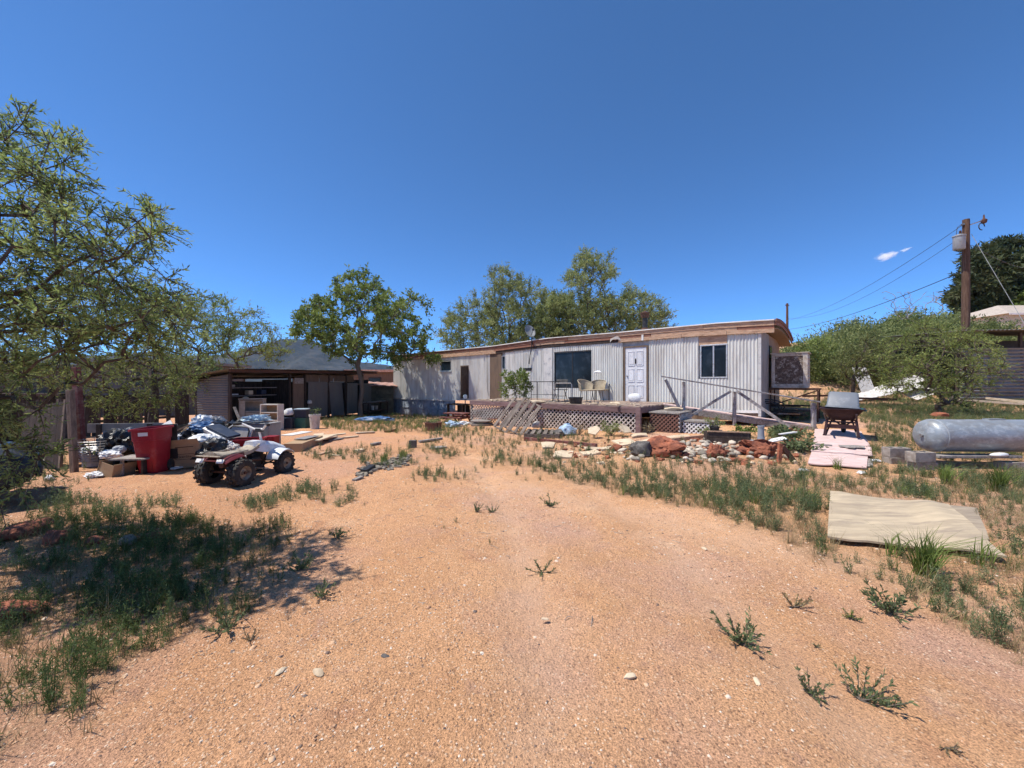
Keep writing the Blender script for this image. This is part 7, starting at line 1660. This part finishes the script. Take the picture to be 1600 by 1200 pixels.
# ------------------------------------------------------------------ right background: barn, house, poles, wires
barn = thing('corrugated_barn', 'dark open barn clad in horizontal corrugated steel at the right edge', 'barn', (24.2, 20.8, gz(25, 20.8)), R(-6))
for i in range(5):
    z0 = .0 + .58 * i; m = MB(); k = int(.6 / .10 * 5)
    m.sheet(lambda s, t, z0=z0: (0 + 9 * s, .0 - .05 * math.sin(2 * math.pi * (z0 + .6 * t) / .19) - .006 * (i % 2), z0 + .6 * t), 5, k, .004, (0, -1, 0)); m.build('siding_sheet', MT['galv'], barn, smooth=True)
for x in (0, 3, 6, 9): MB().b2((x - .06, .04, -.2), (x + .06, .16, 3.75)).build('post', MT['dark_wood'], barn)
MB().b2((0, 4, -.2), (9, 4.1, 3.7)).build('back_wall', MT['dark_metal_roof'], barn); m = MB(); m.sheet(lambda s, t: (-.4 + 9.8 * s, -.6 + 5 * t, 3.82 + .25 * t + .018 * math.sin(2 * math.pi * 9.8 * s / .2)), 300, 1, .01); m.build('roof', MT['galv_dim_shaded'], barn)
hh = thing('hill_house', 'cream bungalow with pale shingle roof on the hill at the right', 'house', (55.5, 43, 7.0), R(-3))
MB().b2((0, 0, -2), (14, 8, 2.55)).build('wall', MT['cream_wall'], hh)
m = MB(); e = .5; m.add([(-e, -e, 2.5), (14 + e, -e, 2.5), (14 + e, 8 + e, 2.5), (-e, 8 + e, 2.5), (3.4, 4, 4.2), (11, 4, 4.2)], [(0, 1, 5, 4), (1, 2, 5), (2, 3, 4, 5), (3, 0, 4), (3, 2, 1, 0)]); m.build('roof', MT['shingle'], hh); MB().b2((-e, -e - .05, 2.3), (14 + e, -e, 2.5)).build('gutter', MT['white_paint'], hh)
for a in (4.2, 8.0, 11.5):
    w = MB().b2((a, -.06, .7), (a + 1.5, .02, 2.0)).build('window', MT['white_paint'], hh); MB().b2((a + .1, -.08, .8), (a + .7, -.065, 1.9)).build('pane', MT['glass'], w); MB().b2((a + .8, -.08, .8), (a + 1.4, -.065, 1.9)).build('pane', MT['glass'], w)
PX, PY = 25.95, 22.0; pz = gz(PX, PY)
pole = thing('utility_pole', 'brown wooden utility pole with a grey transformer', 'utility pole', (PX, PY, pz)); PT = CAM_H + 257 / FPX * PY - pz
MB().tube([(0, 0, -.3), (0, 0, PT * .5), (.02, 0, PT)], [.20, .175, .15], 16).build('shaft', MT['pole'], pole, smooth=True)
tz = CAM_H + (600 - 380) / FPX * PY - pz
m = MB(); m.lathe([(.0, -.42), (.22, -.42), (.25, -.38), (.25, .32), (.28, .33), (.28, .38), (.1, .46), (0, .47)], 20, Matrix.Translation((-.52, -.12, tz))); tr = m.build('transformer', MT['transformer'], pole, smooth=True)
m = MB(); m.lathe([(.05, 0), (.07, .05), (.04, .08), (.07, .11), (.04, .14), (.06, .18), (.02, .22)], 10, Matrix.Translation((-.45, -.12, tz + .46))); m.build('bushing', MT['rust'], tr, smooth=True)
m = MB(); m.bar((-.3, -.06, tz + .2), (0, 0, tz + .2), .06, .05); m.bar((-.3, -.06, tz - .2), (0, 0, tz - .2), .06, .05); m.build('bracket', MT['steel'], pole)
m = MB(); m.tube([(.1, 0, PT - .35), (.9, -.05, PT - .08)], .03, 6); m.build('arm', MT['steel'], pole)
m = MB(); m.lathe([(.05, 0), (.12, .05), (.14, .2), (.05, .28), (.03, .5)], 10, Matrix.Translation((.98, -.05, PT - .25))); m.build('cutout_switch', MT['rust'], pole, smooth=True); m = MB(); m.tube([(.85 + .17 * math.cos(i * .7), -.05, PT - .42 + .2 * math.sin(i * .7)) for i in range(8)], .025, 5); m.build('jumper', MT['wire'], pole)
m = MB(); m.tube([(-.12, 0, PT - .2), (-.6, -.1, PT - .5), (-.72, -.12, tz + .2), (-.75, -.1, tz - .4), (-.3, -.05, tz - .62)], .014, 5); m.build('lead', MT['wire'], pole)
m = MB(); m.box((-.12, 0, PT - .28), (.2, .14, .08)); m.build('top_fitting', MT['steel'], pole)
def cable(name, a, b, sag, r, lab, m_='wire', n=24):
    a, b = Vector(a), Vector(b); mb = MB(); c = (a + b) / 2
    mb.tube([a.lerp(b, i / n) - c + Vector((0, 0, -4 * sag * (i / n) * (1 - i / n))) for i in range(n + 1)], r, 5); o = mb.build(name, MT[m_], None, smooth=True); o.location = c; tag(o, lab, 'cable'); return o
fp = P(1230, 525, 52); 
pole2 = thing('utility_pole', 'thin distant utility pole above the end of the mobile home', 'utility pole', (fp.x, fp.y, gz(fp.x, fp.y))); pz2 = gz(fp.x, fp.y); ft = CAM_H + (600 - 474) / FPX * 52
MB().tube([(0, 0, -.3), (0, 0, ft - pz2)], [.19, .13], 10).build('shaft', MT['pole'], pole2, smooth=True); MB().box((0, 0, ft - pz2 - .25), (.5, .12, .12)).build('crossarm', MT['pole'], pole2)
cable('power_line', (PX - .15, PY, pz + PT - .3), P(1230, 500.5, 52), .9, .013, 'thin upper power line between the two poles'); cable('power_line', (PX - .12, PY, pz + PT - .9), P(1230, 497, 52), 1.4, .011, 'faint middle power line between the two poles')
cable('power_line', P(1504, 424, PY), P(1230, 515, 52), .55, .022, 'thickest lowest cable running to the distant pole')
cable('guy_wire', P(1518, 366, PY), P(1612, 525, 17.5), .0, .012, 'pale guy wire slanting down from the utility pole', 'galv'); cable('service_wire', P(1518, 383, PY), P(1610, 420, 40), .3, .014, 'short service wire running right from the pole')
# white heap and pale boards along the back of the yard
wh = thing('white_sheet_heap', 'white corrugated sheets heaped under the trees behind the wheelbarrow', 'sheet metal', (P(1400, 622, 20.2).x, 20.2, gz(20, 20.2)))
for i, (x0, x1, z0, z1, yy) in enumerate(((-2.0, 1.6, .05, .75, .0), (-.6, 2.2, .3, 1.15, .5), (-.9, -.1, .2, 1.6, .9), (.8, 2.0, .1, .5, -.3))):
    m = MB(); m.sheet(lambda s, t: (x0 + (x1 - x0) * s, yy + .7 * t, z0 + (z1 - z0) * (s if i != 2 else t) + .012 * math.sin(s * 90) + .25 * t), 60, 2, .012); m.build('sheet', MT['bucket_white'], wh)
for i, (a, b, c, d, Y0, Y1, lab) in enumerate(((1500, 625, 1612, 632, 17.5, 16.8, 'long pale timber lying before the barn, lower one'), (1540, 622, 1612, 629, 18, 17.0, 'pale timber lying before the barn, upper one'), (1255, 619, 1330, 617, 20.5, 20.5, 'dark rail timber at the foot of the hillside'), (1300, 621, 1400, 624, 19.2, 18.8, 'rusty timber edging behind the wheelbarrow'))):
    p, r_ = P(a, b, Y0), P(c, d, Y1); p.z = max(p.z, gz(p.x, p.y) + .06); r_.z = max(r_.z, gz(r_.x, r_.y) + .06); board('timber', MT['slab' if i < 2 else 'rust'], p, r_, .14, .10, lab, 'timber')
# glimpsed white roofs in the brush
for i, (a, b, w, Y, lab) in enumerate(((1269, 541, 15, 33, 'white camper roof glimpsed in the brush above the cooler'), (1357, 517, 7, 40, 'small white roof glimpsed at the top of the brush'))):
    q = P(a, b, Y); W = w / FPX * Y; t = thing('camper', lab, 'camper', (q.x, q.y, gz(q.x, q.y)), R(12)); hz = q.z - gz(q.x, q.y)
    m = MB(); loft(m, [[Vector((-W / 2, y, .3)), Vector((W / 2, y, .3)), Vector((W / 2, y, hz - .15)), Vector((W / 2 - .2, y, hz + .1)), Vector((-W / 2 + .2, y, hz + .02)), Vector((-W / 2, y, hz - .2))] for y in (0, 1.8)]); m.build('body', MT['white_paint'], t); MB().b2((-W * .3, -.02, hz - .5), (W * .3, .01, hz - .25)).build('window', MT['glass'], t)

# ------------------------------------------------------------------ single weeds on the open sand, grass tufts by the tank
def sand_weed(px, py, r, h, n, seed, lab, lm=None):
    rng = np.random.default_rng(seed); q = G(px, py); q.z = gz(q.x, q.y); t = thing('sand_weed', lab, 'weed', q, 0, 'single weeds on the open sand'); mb = MB(); C, D, T, LL = [], [], [], []
    for i in range(int(n * 1.2)):
        a = rng.uniform(0, 6.28); el = rng.uniform(.15, 1.25); ln = r * rng.uniform(.6, 1.15)
        pts = [np.zeros(3)]; d = np.array([math.cos(a) * math.cos(el), math.sin(a) * math.cos(el), math.sin(el) * h / r])
        for s in range(5): pts.append(pts[-1] + d * ln / 5 + rng.normal(size=3) * ln * .03); d = d + np.array([0, 0, .10])
        for p_ in pts: p_[2] = max(p_[2], .004)
        mb.tube(pts, [.0028, .0026, .0022, .002, .0015, .001], 4, cap=False)
        for s in range(34):
            u = rng.uniform(.12, 1) * 5; k = min(4, int(u)); p_ = pts[k] + (pts[k + 1] - pts[k]) * (u - k); dd = rng.normal(size=3) * .7 + d; C.append(p_); D.append(dd / np.linalg.norm(dd)); T.append(rng.normal(.45, .2)); LL.append(r * .19 * rng.uniform(.5, 1.2))
    k = len(C); V, F, TT = leaf_quads(np.array(C), np.array(D), np.array(LL), np.array(LL) * .34, rng, np.clip(T, 0, 1)); mb.build('stem', MT['bark_grey'], t); np_obj('foliage', V, F, lm or LM['weed'], t, TT)
for i, a in enumerate(((848, 893, .16, .14, 6, 'lone small weed in the middle of the open sand'), (470, 892, .20, .18, 10, 'grey-green weed at the left border of the open sand'), (500, 935, .16, .12, 7, 'low weed just right of the shaded weeds'), (1160, 1000, .22, .18, 11, 'largest weed on the sand at the lower right'), (1240, 950, .17, .16, 6, 'upright dark-stemmed weed on the right-hand sand'), (1265, 1080, .15, .12, 7, 'forked low weed near the bottom right'), (1345, 1090, .20, .18, 9, 'leaning weed nearest the bottom right corner'), (1330, 966, .09, .05, 10, 'small green rosette right of the upright weed'), (525, 838, .18, .16, 8, 'pale weed on the sand left of centre'), (355, 985, .20, .16, 9, 'weed in the fringe of the left shade'), (392, 1003, .09, .07, 6, 'tiny dark weed below the left fringe'), (1275, 1012, .045, .03, 6, 'tiny green sprout on the right-hand sand'), (745, 800, .16, .10, 6, 'low weed in the upper middle of the sand'), (770, 800, .14, .1, 6, 'twin low weed right beside another in the upper middle'), (858, 790, .2, .12, 7, 'twiggy weed below the green strip'), (1480, 1168, .07, .04, 6, 'dark dry sprig near the lower right edge'), (1390, 955, .24, .2, 12, 'bushy weed at the lower edge of the green strip'))):
    sand_weed(a[0], a[1], a[2] * .85, a[3] * .8, a[4], 500 + i, a[5], LM['straw'] if i in (4, 10, 15) else (LM['grass'] if i in (7, 11) else None))
def tuft(px, py, h, n, seed, lab):
    rng = np.random.default_rng(seed); q = G(px, py); q.z = gz(q.x, q.y); V, F = blades(n, h * .45, h, .009, .07, .55, rng, 2); o = np_obj('grass_tuft', V, F, LM['grass'], None, np.clip(rng.normal(.5, .2, len(V)), 0, 1)); o.location = q; tag(o, lab, 'grass tuft', 'tall grass tufts')
for i, a in enumerate(((1563, 768, .52, 130, 'large fresh grass tuft in front of the steel tank'), (1477, 756, .42, 80, 'grass tuft by the concrete blocks of the tank'), (1445, 897, .46, 130, 'tall green grass tuft in front of the tan plywood'), (1398, 868, .26, 30, 'thin grass tuft at the front edge of the tan plywood'), (1308, 733, .30, 36, 'grass tuft growing through the pink plywood'), (1535, 885, .30, 30, 'wispy tuft at the right corner of the tan plywood'), (600, 722, .22, 90, 'bright grass clump left of centre beyond the rubble'), (630, 716, .26, 90, 'tallest bright grass clump at the end of the rubble strip'))):
    tuft(*a[:4], 700 + i, a[4])
for i, (a, b, x, y, z, lab) in enumerate(((36, 835, .24, .18, .10, 'red sandstone lump left in the shade near the car'), (22, 962, .22, .13, .07, 'orange flat rock at the left edge in the weeds'), (85, 848, .14, .1, .08, 'dark red rock among the shaded weeds'), (232, 846, .13, .07, .06, 'long red rock at the back of the shaded weeds'), (146, 850, .1, .08, .06, 'small red rock among the shaded weeds'))):
    q = G(a, b); lump('red_rock', MT['red_rock'], q + Vector((0, 0, z * .5)), (x, y, z), 400 + i, lab, 'rock', rough=.35, sub=3, angular=.7, smooth=False, group='red rocks in the shaded weeds')
q = G(200, 853); lump('grey_rock', MT['river'], q + Vector((0, 0, .05)), (.08, .07, .08), 410, 'grey stone beside the long red rock', 'rock', angular=.6)
for i, (a, b, s, lab) in enumerate(((497, 1052, .030, 'white stone chip on the lower left sand'), (438, 1050, .025, 'flat cream chip left of the white chip'), (602, 1026, .022, 'dark pebble left of centre foreground'), (1182, 1066 + 0, .022, 'pale chip on the right-hand sand'), (852, 968, .02, 'small pale stone in the middle of the sand'), (1100, 858, .03, 'pale stone on the sand before the green strip'), (985, 1058, .03, 'broken grey chip in the middle foreground'))):
    q = G(a, b); lump('stone_chip', MT['slab' if i != 2 else 'dark_stone'], q + Vector((0, 0, s * .2)), (s * 1.5, s * .8, s * .5), 430 + i, lab, 'stone', angular=.8, sub=2, smooth=False)

sow(); gravel(); twigs()

# ------------------------------------------------------------------ air: haze box, small cloud
def haze():
    m, nt, n, l, b = _nt('haze_air'); n.remove(b); pv = n.new('ShaderNodeVolumePrincipled'); pv.inputs['Color'].default_value = (.30, .60, 1.0, 1); pv.inputs['Density'].default_value = HAZE; pv.inputs['Anisotropy'].default_value = .2
    l.new(pv.outputs[0], n['Material Output'].inputs['Volume'])
    o = MB().b2((-4300, -400, -12), (4300, 4500, 320)).build('haze', m, None); tag(o, 'thin blue air between the yard and the mountains', kind='stuff')
HAZE = .00005
if HAZE: haze()
def cloud():
    for k, (a, b, w, h, lab) in enumerate(((1385, 400, 33, 12, 'small white wisp of cloud left of the utility pole'), (1415, 390, 9, 5, 'tiny cloud fragment right of the larger wisp'))):
        Y = 3000; q = P(a, b, Y); s = Y / FPX
        m, nt, n, l, bs = _nt('cloud_vapour'); n.remove(bs); pv = n.new('ShaderNodeVolumePrincipled'); pv.inputs['Color'].default_value = (1, 1, 1, 1); tc = n.new('ShaderNodeTexCoord')
        ln = n.new('ShaderNodeVectorMath'); ln.operation = 'LENGTH'; l.new(tc.outputs['Object'], ln.inputs[0])
        no = _noise(n, l, tc.outputs['Object'], 2.2, 5, .65); d = _math(n, l, 'SUBTRACT', _math(n, l, 'MULTIPLY', no, 2.1), _math(n, l, 'ADD', ln.outputs['Value'], .32)); l.new(_math(n, l, 'MULTIPLY', _math(n, l, 'MAXIMUM', d, 0), .06), pv.inputs['Density'])
        l.new(pv.outputs[0], n['Material Output'].inputs['Volume']); m.cycles.volume_sampling = 'MULTIPLE_IMPORTANCE' if hasattr(m.cycles, 'volume_sampling') else m.cycles.volume_sampling
        mb = blob_data(900 + k, (1, 1, 1), 0.0, 1, 3, 0); o = mb.build('cloud', m, None, smooth=True); o.location = q; o.scale = (w / 2 * s * 1.25, 60, h / 2 * s * 1.4); o.rotation_euler = (0, R(-12), 0); tag(o, lab, 'cloud')
cloud()
SC.cycles.volume_step_rate = 4.0; SC.cycles.volume_max_steps = 64
SC.cycles.max_bounces = 6; SC.cycles.diffuse_bounces = 3; SC.cycles.glossy_bounces = 3; SC.cycles.transmission_bounces = 3; SC.cycles.volume_bounces = 3; SC.cycles.transparent_max_bounces = 6
SC.cycles.use_denoising = True; SC.cycles.use_adaptive_sampling = True; SC.cycles.adaptive_threshold = .02
